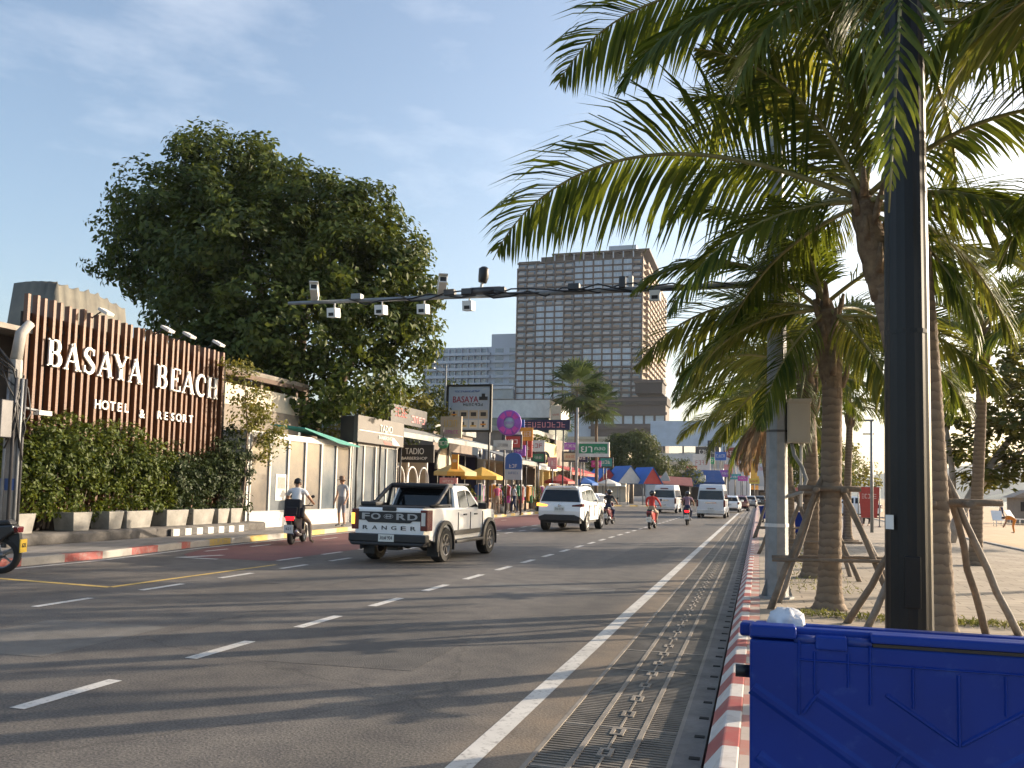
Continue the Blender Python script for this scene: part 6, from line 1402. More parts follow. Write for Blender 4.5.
def cambox(x,z,kind,i):
    mb=MB(); 
    if kind=='up':
        mb.tube([(x,0,4.55),(x,0,z)],.02,m_offw,6); mt=Matrix.Translation((x-.02,-.1,z+.06))@Matrix.Rotation(R(25),4,'Z')@Matrix.Rotation(R(-18),4,'X'); mb.box((-.08,-.28,-.075),(.08,.22,.075),m_wht,mt); mb.box((-.095,-.36,.07),(.095,.24,.09),m_wht,mt); mb.box((-.06,-.285,-.05),(.06,-.281,.05),m_black,mt)
    elif kind=='down':
        mb.tube([(x,0,4.52),(x,0,z+.08)],.02,m_offw,6); mt=Matrix.Translation((x,-.02,z))@Matrix.Rotation(R(8),4,'X'); mb.box((-.1,-.14,-.11),(.1,.1,.09),m_wht,mt); mb.box((-.06,-.146,-.08),(.06,-.14,-.01),m_black,mt)
    elif kind=='globe':
        mb.tube([(x,0,4.55),(x+.06,0,z-.1)],.03,m_offw,7); mb.tube([(x+.06,0,z-.1),(x+.08,0,z),(x+.09,0,z+.16),(x+.09,0,z+.2)],[.08,.1,.1,.05],m_black,12)
    elif kind=='dark': mb.box((x-.06,-.1,4.55),(x+.06,.06,z+.12),m_dgrey); mb.box((x+.12,-.04,4.5),(x+.2,.06,z+.14),m_offw)
    k_=.78 if kind!='globe' else .85; mb.v=[(x+(a-x)*k_,b*k_,4.55+(c-4.55)*k_) for a,b,c in mb.v]
    o=mb.build('camera',t,bevel=.006)
for i,(x,z,k) in enumerate(((-7.45,4.66,'up'),(-7.12,4.30,'down'),(-6.25,4.32,'down'),(-5.5,4.3,'down'),(-5.15,4.68,'up'),(-4.72,4.33,'down'),(-4.56,4.88,'globe'),(-2.25,4.65,'dark'),(-1.75,4.38,'down'))): cambox(x,z,k,i)
for x in(-6.7,-5.05,-4.75,-4.2,-3.0): mb=MB(); mb.box((x-.09,-.08,4.55),(x+.09,.05,4.65),m_dgrey if x>-6 else m_steel); mb.build('junction_box',t,bevel=.01)
m_beige=M('cabinet_beige',(.43,.38,.30),.5,.06,2)
mb=MB(); mb.box((.14,-.12,2.2),(.45,.12,2.78),m_beige); mb.box((.12,-.14,2.77),(.47,.14,2.82),m_beige); mb.box((.16,-.128,2.23),(.43,-.12,2.74),m_beige); mb.build('cabinet',t,bevel=.01)
mb=MB(); mb.tube([(.2,0,2.2),(.24,-.02,2.02),(.34,-.02,1.86),(.4,-.02,1.68),(.34,-.02,1.5),(.2,0,1.45),(.12,0,1.44)],.026,m_steel,8); mb.tube([(.33,.02,2.2),(.33,.02,1.3)],.02,m_offw,7); mb.build('conduit',t)

# ------------------------------------------------------------------ big blue bin in the foreground
m_bin=worn('bin_blue',(.003,.030,.24),(.03,.075,.30),.56,.80,11,.4,.25); m_bind=M('bin_blue_scuffed',(.004,.028,.2),.45,.15,1.5)
def bin_(label,loc,rotz,group='blue wheeled bins on the promenade'):
    t=thing('wheeled_bin',label,'bin',loc,rotz,group)
    W,D,H=1.37,1.05,.985       # the near rim stands a little higher than the far one
    mb=MB()
    b=[(-W/2+.05,-D/2+.07,.2),(W/2-.05,-D/2+.07,.2),(W/2-.05,D/2-.1,.2),(-W/2+.05,D/2-.1,.2)]
    tt=[(-W/2+.005,-D/2+.01,H-.03),(W/2-.005,-D/2+.01,H-.03),(W/2-.005,D/2,H-.15),(-W/2+.005,D/2,H-.15)]
    ti=[(x*.95,y*.93,z) for x,y,z in tt]; bi=[(x*.93,y*.9,z+.06) for x,y,z in b]
    mb.add(b+tt+ti+bi,[(3,2,1,0)]+[(i,(i+1)%4,4+(i+1)%4,4+i) for i in range(4)]+[(4+i,4+(i+1)%4,8+(i+1)%4,8+i) for i in range(4)]+[(8+i,8+(i+1)%4,12+(i+1)%4,12+i) for i in range(4)]+[(12,13,14,15)],m_bin)
    mb.build('body',t,bevel=.012)
    mb=MB()
    mb.box((-W/2,-D/2,H-.06),(W/2,-D/2+.06,H-.012),m_bin)
    for s in(-1,1): mb.prism([(-D/2+.06,H-.06),(D/2+.03,H-.20),(D/2+.03,H-.145),(-D/2+.06,H-.01)],'yz',s*(W/2+.004)-.03,s*(W/2+.004)+.03,m_bin)
    mb.box((-W/2+.03,D/2-.04,H-.2),(W/2-.03,D/2+.03,H-.142),m_bin); mb.build('rim',t,bevel=.01)
    # near side: the folded-back lid, a flat panel with shallow ribs and chevrons
    f=-D/2-.03; mb=MB(); mb.box((-W/2+.002,f,.10),(W/2-.002,-D/2-.002,H-.055),m_bin); lid=mb.build('lid',t,bevel=.01)
    mb=MB(); U=lambda u:-W/2+u*1.55; Vv=lambda v:H+v*1.55
    def rib(u0,v0,u1,v1,w_=.02,h=.006):
        p0=Vector((U(u0),Vv(v0)));p1=Vector((U(u1),Vv(v1))); d=(p1-p0).normalized(); nn=Vector((-d.y,d.x))*w_/2; e=nn*.3
        q=[p0+nn,p0-nn,p1-nn,p1+nn]; pp=[p0+e,p0-e,p1-e,p1+e]; h=h*random.uniform(.9,1.1)
        mb.add([(a.x,f+.001,a.y) for a in q]+[(a.x,f-h,a.y) for a in pp],[(4,5,6,7),(0,1,5,4),(1,2,6,5),(2,3,7,6),(3,0,4,7)],m_bin)
    for k in(0,1):
        mr=(lambda u:u) if k==0 else (lambda u:.884-u)
        rib(mr(.007),-.147,mr(.33),-.357,.05,.008); rib(mr(.15),-.15,mr(.44),-.333,.05,.007); rib(mr(.295),-.14,mr(.438),-.235,.018)
        rib(mr(.02),-.30,mr(.2),-.42,.05,.007); rib(mr(.33),-.26,mr(.292),-.325,.016); rib(mr(.15),-.15,mr(.12),-.195,.016)
        for u,v0,v1 in((.11,-.03,-.2),(.144,-.055,-.15),(.216,-.055,-.13),(.262,-.035,-.165),(.35,-.08,-.165)): rib(mr(u),v0,mr(u),v1,.012,.007)
    rib(.442,-.085,.442,-.238,.014,.008); rib(.11,-.075,.775,-.075,.010,.006)
    mb.build('ribs',lid,fixn=True)
    segs=[(0,.106,-.002,-.03),(.144,.216,-.018,-.05),(.262,.622,-.008,-.028),(.668,.74,-.018,-.05),(.778,.884,-.002,-.03)]
    for u0,u1,v0,v1 in segs:
        mb=MB(); mb.prism([(f-.012,Vv(v1)),(-D/2+.05,Vv(v1)),(-D/2+.05,Vv(v0)),(f-.006,Vv(v0))],'yz',U(u0)+.002,U(u1)-.002,m_bin); mb.build('rim_segment',t,bevel=.008)
    mb=MB(); mb.box((U(.268),f-.004,Vv(-.036)),(U(.616),f+.004,Vv(-.029)),m_black); mb.build('lip_shadow',lid)  # black strip standing in for the shadow under the long lip
    for u in(.125,.24,.645,.76):
        mb=MB(); mb.tube([(U(u)-.04,f+.012,Vv(-.03)),(U(u)+.04,f+.012,Vv(-.03))],.017,m_bind,10); mb.build('hinge',t)
    for s in(-1,1):
        mb=MB(); mb.tube([(s*(W/2-.01),-.38,.78),(s*(W/2+.05),-.38,.78)],.024,m_black,10); mb.build('trunnion',t)
        for y_ in(-.36,.36):
            mb=MB(); mb.lathe([(.05,-.03),(.1,-.03),(.1,.03),(.05,.03),(.05,-.03)],(s*.52,y_,.1),m_rubber,14,'x'); mb.beam((s*.52-.045,y_,.1),(s*.52-.045,y_,.24),.02,.06,m_steel); mb.beam((s*.52+.045,y_,.1),(s*.52+.045,y_,.24),.02,.06,m_steel); mb.build('castor',t)
    return t
bin_('large dark blue wheeled bin with ribbed lid filling the lower right corner',(.648,3.80,.15),R(0.6))
bin_('small-looking blue bin at the kerb just left of the grey pole, farthest of the bins',(.55,47.5,.15),R(90))
bin_('blue bin standing between the grey pole and the palms, middle distance',(1.6,31.0,.15),R(85))
mb=MB(); g=np.random.default_rng(3)
vs=[];fs=[];n,m=18,10
for j in range(m+1):
    for k in range(n):
        a=2*PI*k/n;t_=PI*j/m; r_=1+.22*math.sin(5*a+3*t_)*math.sin(t_)+float(g.uniform(-.1,.1))*math.sin(t_)
        vs.append((.08*r_*math.sin(t_)*math.cos(a),.09*r_*math.sin(t_)*math.sin(a),.07*r_*math.cos(t_)))
for j in range(m):
    for k in range(n): fs.append((j*n+k,j*n+(k+1)%n,(j+1)*n+(k+1)%n,(j+1)*n+k))
mb.add(vs,fs,M('plastic_bag_white',(.62,.63,.66),.35,.1),True); tag(mb.build('plastic_bag',loc=(.13,4.28,1.0)),'crumpled white plastic bag poking over the far rim of the large blue bin','bag')
mb=MB(); 
for k in range(5): g2=random.Random(k); mb.ball((.3+.17*k,3.8+g2.uniform(-.15,.15),.62+g2.uniform(-.05,.05)),(.2,.25,.16),M('bag_black',(.02,.02,.022),.35,.2),10,8)
tag(mb.build('rubbish_bags'),'black rubbish bags inside the large blue bin','rubbish',kind='stuff')
# red banner stand, beach chairs
t=thing('banner_stand','red upright banner stand on the promenade between palm and lamp','banner',(5.2,45,.15)); mb=MB(); mb.prism([(-.36,.45),(.36,.45),(.48,1.95),(-.48,1.95)],'xz',-.03,.03,m_red); mb.build('banner',t); mb=MB(); mb.tube([(-.48,.05,0),(-.48,.05,2)],.03,m_steel,6); mb.tube([(.48,.05,0),(.48,.05,2)],.03,m_steel,6); mb.beam((-.48,-.3,.03),(-.48,.35,.03),.05,.05,m_steel); mb.beam((.48,-.3,.03),(.48,.35,.03),.05,.05,m_steel); mb.build('stand',t); mb=MB(); text(mb,'~5',(0,-.035,1.5),.3,m_letter,width=.7); mb.build('lettering',t)
t=thing('bench','low pale bench below the red banner','bench',(5.7,46.6,.15)); mb=MB(); mb.box((-.9,-.2,.4),(.9,.2,.47),m_conc); mb.build('seat',t,bevel=.02); 
for s in(-.7,.7): mb=MB(); mb.box((s-.08,-.18,0),(s+.08,.18,.4),m_conc); mb.build('leg',t)
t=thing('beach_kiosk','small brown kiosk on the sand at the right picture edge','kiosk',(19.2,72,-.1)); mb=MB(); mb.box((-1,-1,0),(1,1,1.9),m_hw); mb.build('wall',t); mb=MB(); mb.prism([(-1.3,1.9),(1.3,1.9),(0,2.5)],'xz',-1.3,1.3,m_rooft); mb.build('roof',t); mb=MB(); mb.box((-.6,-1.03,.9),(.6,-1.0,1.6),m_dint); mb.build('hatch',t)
for i,(x,y,l) in enumerate(((14.5,60,'white beach chair nearest the bending person'),(17,66,'white beach chair left of the kiosk'),(21.5,75,'white beach chair right of the kiosk'))):
    t=thing('beach_chair',l,'beach chair',(x,y,-.05),R(40*i),'white beach chairs on the sand'); mb=MB(); mb.box((-.3,-.5,.35),(.3,.3,.4),m_wht); mb.build('seat',t); mb=MB(); mb.slab([(-.3,.3,.38),(.3,.3,.38),(.3,.7,.95),(-.3,.7,.95)],(0,-1,1),.04,m_wht); mb.build('backrest',t)
    for sx in(-.25,.25):
        for y_ in(-.45,.25): mb=MB(); mb.tube([(sx,y_,0),(sx,y_,.36)],.025,m_wht,6); mb.build('leg',t)
# grey lamp posts and masts on the beach side, far
for i,(x,y,h,l) in enumerate(((4.5,38,4.6,'slim grey pole seen just left of the black lamp post'),(6.2,52,5.0,'pale pole far along the promenade'))):
    t=thing('light_pole',l,'pole',(x,y,.15),0,'slim poles along the promenade'); mb=MB(); mb.tube([(0,0,0),(0,0,h)],[.07,.05],m_steel,8); mb.build('pole',t); mb=MB(); mb.box((-.5,-.08,h),(.1,.08,h+.08),m_steel); mb.build('lamp_head',t,bevel=.02)

# ------------------------------------------------------------------ towers and the far end of the street
m_tbrown=M('tower_brown',(.085,.066,.058),.7,.12,.1); m_tdark=M('tower_recess',(.04,.034,.033),.8,.15,.1); m_tlight=M('tower_light_panel',(.42,.47,.53),.5,.08,.1); m_tglass=M('tower_glass',(.10,.14,.19),.12,.3,.15,spec=1.0); m_tpale=M('tower_pale_glass',(.30,.37,.45),.15,.2,.1,spec=1.0)
m_rail2=M('balcony_rail',(.36,.34,.33),.6,.1,.2); m_tan=M('tower_tan',(.27,.21,.165),.75,.12,.1)
t=thing('hotel_tower','tall brown gridded hotel tower with pale glass zones, farthest high building','tower',(-69.5,330,0)); HW=25.5
mb=MB(); mb.box((-HW,.8,0),(HW,75,94),m_tdark); mb.build('core',t)
mb=MB(); NC,NF=13,22; cw=2*HW/NC; z0=38; fh=(94-z0)/NF
for c in range(NC+1): mb.box((-HW+cw*c-.28,-.2,z0),(-HW+cw*c+.28,.8,94 if c>1 else 92),m_tbrown)
for f in range(NF+1): mb.box((-HW-.25,-.1,z0+fh*f-.3),(HW+.25,.79,z0+fh*f+.3),m_tbrown)
mb.build('facade_grid',t)
def zone(c,f):
    if f<6 and c<6: return 'pale'
    if 5<=f<=7 and 7<=c<=11: return 'pale'
    if f>=6 and f<=14 and 2<=c<=4 and f>=9: return 'pale'
    if f>=16 and 6<=c<=11: return 'pale'
    return 'balc'
cells=[(c,f) for f in range(NF) for c in range(NC)]
cells.sort(key=lambda q:-q[1]); rest=MB(); cnt=0
for c,f in cells:
    x0=-HW+cw*c+.28;x1=x0+cw-.56;za=z0+fh*f+.3;zb_=za+fh-.6
    mb=MB() if cnt<100 else rest
    if zone(c,f)=='pale':
        mb.box((x0,.2,za),(x1,.3,zb_),m_tlight); mb.box((x0+.25,.12,za+.25),((x0+x1)/2-.1,.2,zb_-.2),m_tpale); mb.box(((x0+x1)/2+.1,.12,za+.25),(x1-.25,.2,zb_-.2),m_tpale)
    else:
        mb.box((x0+.2,.62,za+.0),(x1-.2,.78,zb_-.2),m_tglass); mb.box((x0,.0,za),(x1-.8,.1,za+.95),m_rail2 if (c+f)%3 else m_tan)
    if cnt<100: mb.build('window',t)
    cnt+=1
rest.build('windows',t,kind='stuff')
mb=MB()   # sunlit right flank with stacked balconies
for f in range(NF):
    z=z0+fh*f
    for k in range(9):
        y=3+8*k; mb.box((HW+.1,y,z),(HW+2.0,y+6.2,z+.3),m_tan); mb.box((HW+1.85,y,z+.3),(HW+2.0,y+6.2,z+1.3),m_tan)
mb.build('side_balconies',t)
mb=MB(); mb.box((HW+.02,.8,z0-10),(HW+.1,75,94),m_tan); mb.build('side_wall',t)
mb=MB(); mb.box((-HW+9,3,94),(HW-1,60,97),m_tbrown); mb.box((-HW+14,1,97),(HW+2.5,40,97.7),m_tbrown); mb.box((-HW,1,94),(-HW+9,50,95),m_tbrown); mb.box((HW-14,3,97.7),(HW-3,20,100),m_tlight); mb.build('roof_structure',t)
mb=MB()
for k in range(9): mb.box((-HW+15+4*k,.8,94),(-HW+15.4+4*k,1.2,97),m_tlight)
mb.build('roof_columns',t)
# podium
t=thing('tower_podium','broad terraced podium at the foot of the brown tower','building',(-52,316,0))
mb=MB(); mb.box((-9,0,0),(19,13,34),m_tbrown); mb.box((-9.5,-1,34),(19.5,13,37),m_tdark); mb.box((-30,2,0),(-9,13,31),m_tlight); mb.build('wall',t)
mb=MB(); 
for k in range(3): mb.box((-9.6,-1.3,25+5.2*k),(19.6,-.9,26.0+5.2*k),m_tbrown)
mb.build('floor_bands',t)
for k in range(7): mb=MB(); mb.box((-8+3.9*k,-.1,27),(-5+3.9*k,-.02,30),m_tpale); mb.build('window',t)
mb=MB(); mb.box((8,-3,38),(18,8,42),m_tdark); mb.box((7.5,-3.5,42),(18.5,8.5,43),m_tbrown); mb.build('corner_pavilion',t)
# white hotel beside it
t=thing('white_hotel','long white hotel with rows of balconies left of the brown tower','building',(-126,380,0))
m_hot=M('hotel_white',(.50,.54,.60),.7,.06,.05)
mb=MB(); mb.box((-30,1.5,0),(22,20,69),m_hot); mb.box((4,1.4,0),(34,20,75),m_hot); mb.build('wall',t)
mb=MB()
for f in range(9): mb.box((-30,-.3,36+3.6*f),(3.9,1.5,37.3+3.6*f),m_hot); mb.box((4.1,.4,36+3.6*f),(30,1.4,37.1+3.6*f),m_hot)
for c in range(11): mb.box((-30+3.2*c,.2,36),(-29.7+3.2*c,1.5,68.4),m_hot)
mb.build('balconies',t)
n=0; rest=MB()
for f in range(9):
    for c in range(10):
        mb=MB(); mb.box((-29.5+3.2*c,1.3,37.4+3.6*f),(-27.2+3.2*c,1.45,39.5+3.6*f),m_tglass); mb.build('window',t)
mb=MB()
for f in range(9):
    for c in range(3): mb.box((6+7*c,1.2,37.2+3.6*f),(10+7*c,1.35,39.4+3.6*f),m_tglass)
mb.build('windows',t,kind='stuff')
t=thing('stepped_terraces','pale blue stepped terrace building in front of the white hotel','building',(-112,330,0)); mb=MB(); mb.box((-30,0,0),(28,20,38),m_tlight); mb.box((-14,-3,38),(17,12,42),m_tglass); mb.box((-18,-4,42),(17,12,43),m_tlight); mb.build('wall',t); mb=MB()
for z in(28,33): mb.box((-30,-.6,z),(28,0,z+1.6),m_tglass)
mb.build('glass_bands',t)
# blue-white billboard building and stepped houses right of it
t=thing('panel_building','building carrying a large blank pale blue hoarding on its roof','building',(-11.5,160,0)); mb=MB(); mb.box((-9,1,0),(6,14,9),M('pale_wall',(.5,.5,.5),.7,.1)); mb.box((6,2,0),(10,14,12.5),m_hot); mb.build('wall',t); mb=MB(); mb.box((-8,0,10.3),(8,.5,15),m_skyb); mb.build('hoarding',t); mb=MB()
for x in(-6,-2,2,6): mb.box((x-.15,.55,9),(x+.15,.9,14.5),m_dgrey)
mb.build('hoarding_frame',t)
for k in range(6): mb=MB(); mb.box((-1.2+1.15*k,.7,5.2),(-.5+1.15*k,.98,7.6),m_cream); mb.build('window',t)
def block(label,x,y,w_,d,h,wm,seed,cols=4,rows=3,roofm=None):
    t=thing('town_building',label,'building',(x,y,0)); g=random.Random(seed)
    mb=MB(); mb.box((-w_/2,0,0),(w_/2,d,h),wm); mb.box((-w_/2-.2,-.2,h),(w_/2+.2,d+.2,h+.4),roofm or wm); mb.build('wall',t)
    for r_ in range(rows):
        for c in range(cols):
            mb=MB(); cw_=w_/cols; x0=-w_/2+cw_*c+.3*cw_*.5; z=h-(r_+1)*(h/(rows+.7))+.3; mb.box((x0,-.06,z),(x0+cw_*.65,.0-.002,z+h/(rows+.7)*.5),m_tglass); mb.build('window',t)
    mb=MB()
    for r_ in range(rows): z=h-(r_+1)*(h/(rows+.7)); mb.box((-w_/2,-.7,z),(w_/2,-.08,z+.25),m_offw)
    mb.build('balcony',t)
block('pale four-storey block behind the hoarding building',-2,215,14,12,16,m_hot,1); block('tan block with an orange stair tower far along the street',-1.2,245,9,10,17,m_tan,2,3,4); block('white low block far along the street under the palms',6,270,14,10,13,m_offw,3); block('grey block at the end of the street',13,320,18,12,15,m_conc,4,5,3)
block('cream block behind the blue tents',-24,120,12,8,9,m_cream,5,4,2); block('old shop block above the red awnings',-21.5,64,7,12,6.2,m_hw,6,3,1,m_tin); block('plain block behind the barber shop',-24.5,52,8,8,5.4,m_bwall,7,3,1,m_tin)
# a pile-up of signs where the street ends
FS=[('oval_sign','oval dark red sign over the far end of the street',-3.8,150,8.6,4.0,2.0,m_maroon,'~8q'),('yellow_sign','tall narrow yellow sign in the far street clutter',-.6,140,7.0,1.3,6.0,m_umby,'~2r'),('white_sign','white and red square sign left of the nearer van',-8.2,130,6.2,2.6,2.6,m_offw,'~4s'),('round_red_sign','round red and white sign hung highest in the far street',1.5,150,12.4,1.9,1.9,m_red,'~3t'),
('grey_sign','dark grey board sign at the far end, left of the oval one',-8.5,150,8.8,4.0,1.8,m_dgrey,'~6u'),('cream_sign','cream upright sign right of the yellow one',1.6,142,8.2,1.0,2.4,m_cream,'~1v'),('blue_grey_sign','square blue-grey sign just below the cream one',.9,138,5.6,2.2,2.2,m_skyb,'~5w'),('white_board_sign','pale wide board near the palm trunks at the far end',4.8,150,7.4,2.6,2.4,m_offw,'~6x'),('orange_sign','small orange sign low over the parked cars far off',3.2,135,4.3,2.2,.8,m_orange,'~7y'),('violet_sign','violet board sign low in the far street clutter',-4.6,128,4.6,1.6,1.0,m_purple,'~5z')]
for nm,lb,x,y,z,w_,h_,mt,tx in FS:
    t=thing(nm,lb,'sign',(x,y,.1),0,'shop signs at the far end of the street'); z-=.1
    mb=MB()
    if 'oval' in nm or 'round' in nm: mb.prism([(w_/2*math.cos(2*PI*k/24),z+h_/2*math.sin(2*PI*k/24)) for k in range(24)],'xz',-.12,.12,mt)
    else: mb.box((-w_/2,-.12,z-h_/2),(w_/2,.12,z+h_/2),mt)
    mb.build('panel',t); mb=MB(); text(mb,tx,(0,-.13,z),min(h_*.5,w_*.35),m_letter if mt not in(m_offw,m_cream,m_skyb) else m_red,width=w_*.7,depth=.04); mb.build('lettering',t)
    mb=MB(); mb.tube([(0,.2,0),(0,.2,z)],.09,m_dgrey,7); mb.build('post',t)
def farshop(label,x,y,w_,h,awm,seed):
    t=thing('far_shop',label,'shop',(x,y,.1),0,'small shops at the far end of the street'); g=random.Random(seed)
    mb=MB(); mb.box((-w_/2,0,0),(w_/2,6,h),(m_offw,m_cream,m_hw,m_tlight)[seed%4]); mb.build('wall',t)
    mb=MB(); mb.slab([(-w_/2,-2,2.5),(w_/2,-2,2.5),(w_/2,0,3.3),(-w_/2,0,3.3)],(0,-.3,1),.08,awm); mb.build('awning',t)
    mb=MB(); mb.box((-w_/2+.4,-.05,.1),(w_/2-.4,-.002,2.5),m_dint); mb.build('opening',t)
for i,(x,y,w_,h,m,l) in enumerate(((-9,155,6,6,m_red,'red'),(-12,138,7,6.5,m_tblue,'blue'),(-3,180,6,8,m_orange,'orange'),(2.5,190,6,7,m_offw,'white'),(8,200,7,6,m_red,'dark red'),(-7.5,185,5,9,m_green,'green'))): farshop('far shop with %s awning %s'%(l,('left of the oval sign','behind the white van','under the tan block','under the low white block','nearest the promenade','between the hoarding building and the street'))[0:1][0] if False else 'far shop with %s awning, %s'%(l,('left of the oval sign','behind the farther van','under the tan block','under the low white block','nearest the promenade','right of the hoarding building')[i]),x,y,w_,h,m,i)
# wooded bank behind the promenade's far end
tree('promenade_tree','dark round tree far along the promenade behind the straight palm',(4.6,75,.15),[(0,0,4.2,2.2,2,1.7),(1.8,0,3.6,1.6,1.6,1.3),(-1.6,.4,3.4,1.5,1.5,1.2),(.3,0,5.6,1.5,1.5,1.0)],2.6,.3,m_mid,[([(0,0,0),(0,0,3)],.2)],.45,seed=81)
tree('promenade_tree','second round tree farther along the promenade, paler',(8.5,95,.1),[(0,0,4.4,2.6,2,1.9),(2.2,0,3.6,1.8,1.6,1.4),(-2,.4,3.6,1.8,1.5,1.4),(.3,0,6.2,1.7,1.5,1.1)],2.2,.34,m_yel,[([(0,0,0),(0,0,3)],.22)],.5,seed=82)

# ------------------------------------------------------------------ shop-front clutter on the left pavement
m_teal2=M('sign_teal',(.03,.30,.30),.5,.1); m_yel2=M('sign_yellow',(.62,.46,.05),.5,.1)
CL=[('red',-15.0,51.6,4.6,1.1,.7,m_red,m_letter,'over the near end of the souvenir shop'),('blue',-15.4,53.2,5.9,1.5,.5,m_blue,m_letter,'high above the souvenir shop'),('orange',-15.1,55.4,5.35,.9,.9,m_orange,m_letter,'above the middle of the souvenir shop'),
('green',-14.8,57.6,3.85,.8,.55,m_green,m_letter,'at the gap before the canvas awning'),('white',-15.3,59.0,4.75,1.2,.8,m_offw,m_red,'above the canvas awning'),('pink',-14.7,61.4,3.6,.7,.9,m_pink,m_letter,'at the far end of the canvas awning'),
('cream',-14.4,66.2,4.3,1.1,.6,m_cream,m_red,'in front of the yellow booth'),('violet',-15.0,69.2,5.3,1.2,.6,m_purple,m_letter,'just past the yellow booth'),('navy',-14.6,71.2,4.4,1.3,.7,m_nav,m_letter,'at the near end of the red awning'),
('yellow',-14.9,74,5.0,1.0,1.0,m_yel2,m_red,'above the near half of the red awning'),('magenta',-14.3,77,4.1,.9,.6,m_mag,m_letter,'above the middle of the red awning'),('pale grey',-14.9,80,5.2,1.6,.7,m_tlight,m_blue,'above the far end of the red awning'),
('teal',-14.6,84,4.5,1.2,.8,m_teal2,m_letter,'just before the blue tents'),('rust orange',-15.6,88,5.4,1.4,.9,m_orange,m_letter,'behind the blue tents')]
for i,(cn,x,y,z,w_,h_,bgm,tm,wh) in enumerate(CL):
    t=lbl_sign('shop_sign','%s shop sign on its own pole, %s'%(cn,wh),(x,y,z),w_,h_,'-y',bgm,m_dgrey if i%3==0 else None,[('~%d'%(3+i%4)+'abcdefghijklmnop'[i],0,.02,h_*.55,tm,w_*.75)],posts=(0,),thick=.08); t['group']='small shop signs along the left pavement'
def goods(label,x,y,seed):
    g=random.Random(seed); t=thing('goods_table',label,'goods table',(x,y,.15),0,'goods tables outside the shops')
    mb=MB(); mb.box((-.35,-.7,.68),(.35,.7,.73),M('table_wood',(.3,.2,.12),.7,.2)); mb.build('tabletop',t)
    for sx in(-.3,.3):
        for sy in(-.62,.62): mb=MB(); mb.box((sx-.025,sy-.025,0),(sx+.025,sy+.025,.68),m_dgrey); mb.build('leg',t)
    mb=MB(); cols=[m_red,m_orange,m_pink,m_skyb,m_offw,m_mag,m_blue,m_cream,m_green,m_yel2]
    for k in range(26): u=g.uniform(-.28,.2);v=g.uniform(-.65,.5); mb.box((u,v,.73),(u+g.uniform(.07,.16),v+g.uniform(.07,.2),.75+g.uniform(.05,.28)),g.choice(cols))
    mb.build('goods',t,kind='stuff')
for i,(y,l) in enumerate(((45.2,'goods table behind the orange-yellow parasol'),(50,'goods table beside the pink-topped shopper'),(52.8,'goods table between the first two souvenir racks'),(55.4,'goods table between the last two souvenir racks'),(61.8,'goods table under the far end of the canvas awning'),(70.5,'goods table at the near end of the red awning'),(75,'goods table in the middle of the red awning'))): goods(l,-15.6,y,i)
parasol('red parasol on the pavement before the yellow booth',(-14.4,62.6,.15),1.2,2.6,[m_red],'parasols farther along the pavement')
parasol('blue parasol on the pavement by the red awning shop',(-14.5,72.5,.15),1.25,2.6,[m_tblue],'parasols farther along the pavement')
parasol('white parasol on the pavement just before the blue tents',(-14.7,86,.15),1.3,2.7,[m_offw],'parasols farther along the pavement')
for i,(x,y,l) in enumerate(((-15.0,43.4,'potted shrub between the two yellow parasols'),(-14.9,49.2,'potted shrub at the far end of the navy bar'),(-14.9,58.0,'potted shrub at the near end of the canvas awning'),(-14.7,69.4,'potted shrub beside the yellow booth'))):
    t=tree('potted_shrub',l,(x,y,.15),[(0,0,1.0,.4,.4,.45),(.1,0,1.4,.3,.3,.3)],22,.12,(m_yel,m_mid)[i%2],[([(0,0,.4),(0,0,1)],.03)],.14,cat='potted plant',group='potted shrubs on the left pavement',seed=300+i,per=14)
    mb=MB(); mb.lathe([(0,0),(.2,0),(.27,.42),(.23,.42),(.22,.36),(0,.36)],(0,0,0),m_plant,14); mb.build('pot',t)
tree('roof_shrub','tufted yellow-green bushes above the red-lettered board',(-18.6,41,.15),[(0,0,5.6,.9,.9,.7),(1.0,1.2,6.2,.8,.8,.7),(1.4,2.4,5.6,.8,.8,.7),(-.6,-1,6.1,.8,.8,.6)],8,.2,m_yel,[([(0,0,0),(.2,.5,3),(.3,.6,5.6)],.12)],.28,cat='shrub',seed=320)
tree('street_tree','green tree peeping over the rooftops between round sign and fan palms',(-19.5,68,.15),[(0,0,5.6,1.8,1.8,1.3),(1.6,.5,5.2,1.3,1.3,1.0),(-1.5,0,5.4,1.3,1.3,1.0)],4,.26,m_mid,[([(0,0,0),(0,0,4.6)],.2)],.4,seed=321)
for i,(x,y,z,l) in enumerate(((-17.6,52.5,3.6,'grey air conditioner on the souvenir shop roof, nearer one'),(-17.8,56,3.6,'grey air conditioner on the souvenir shop roof, farther one'),(-17.5,61,3.5,'grey air conditioner on the canvas-awning shop roof'))):
    t=thing('air_conditioner',l,'air conditioner',(x,y,z),0,'air conditioners on the shop roofs'); mb=MB(); mb.box((-.2,-.45,-.08),(.2,.45,.62),m_offw); mb.build('casing',t,bevel=.02); mb=MB(); mb.lathe([(0,.0),(.24,0),(.26,.015),(0,.02)],(.2,0,.28),m_dgrey,16,'x'); mb.build('fan_grille',t)

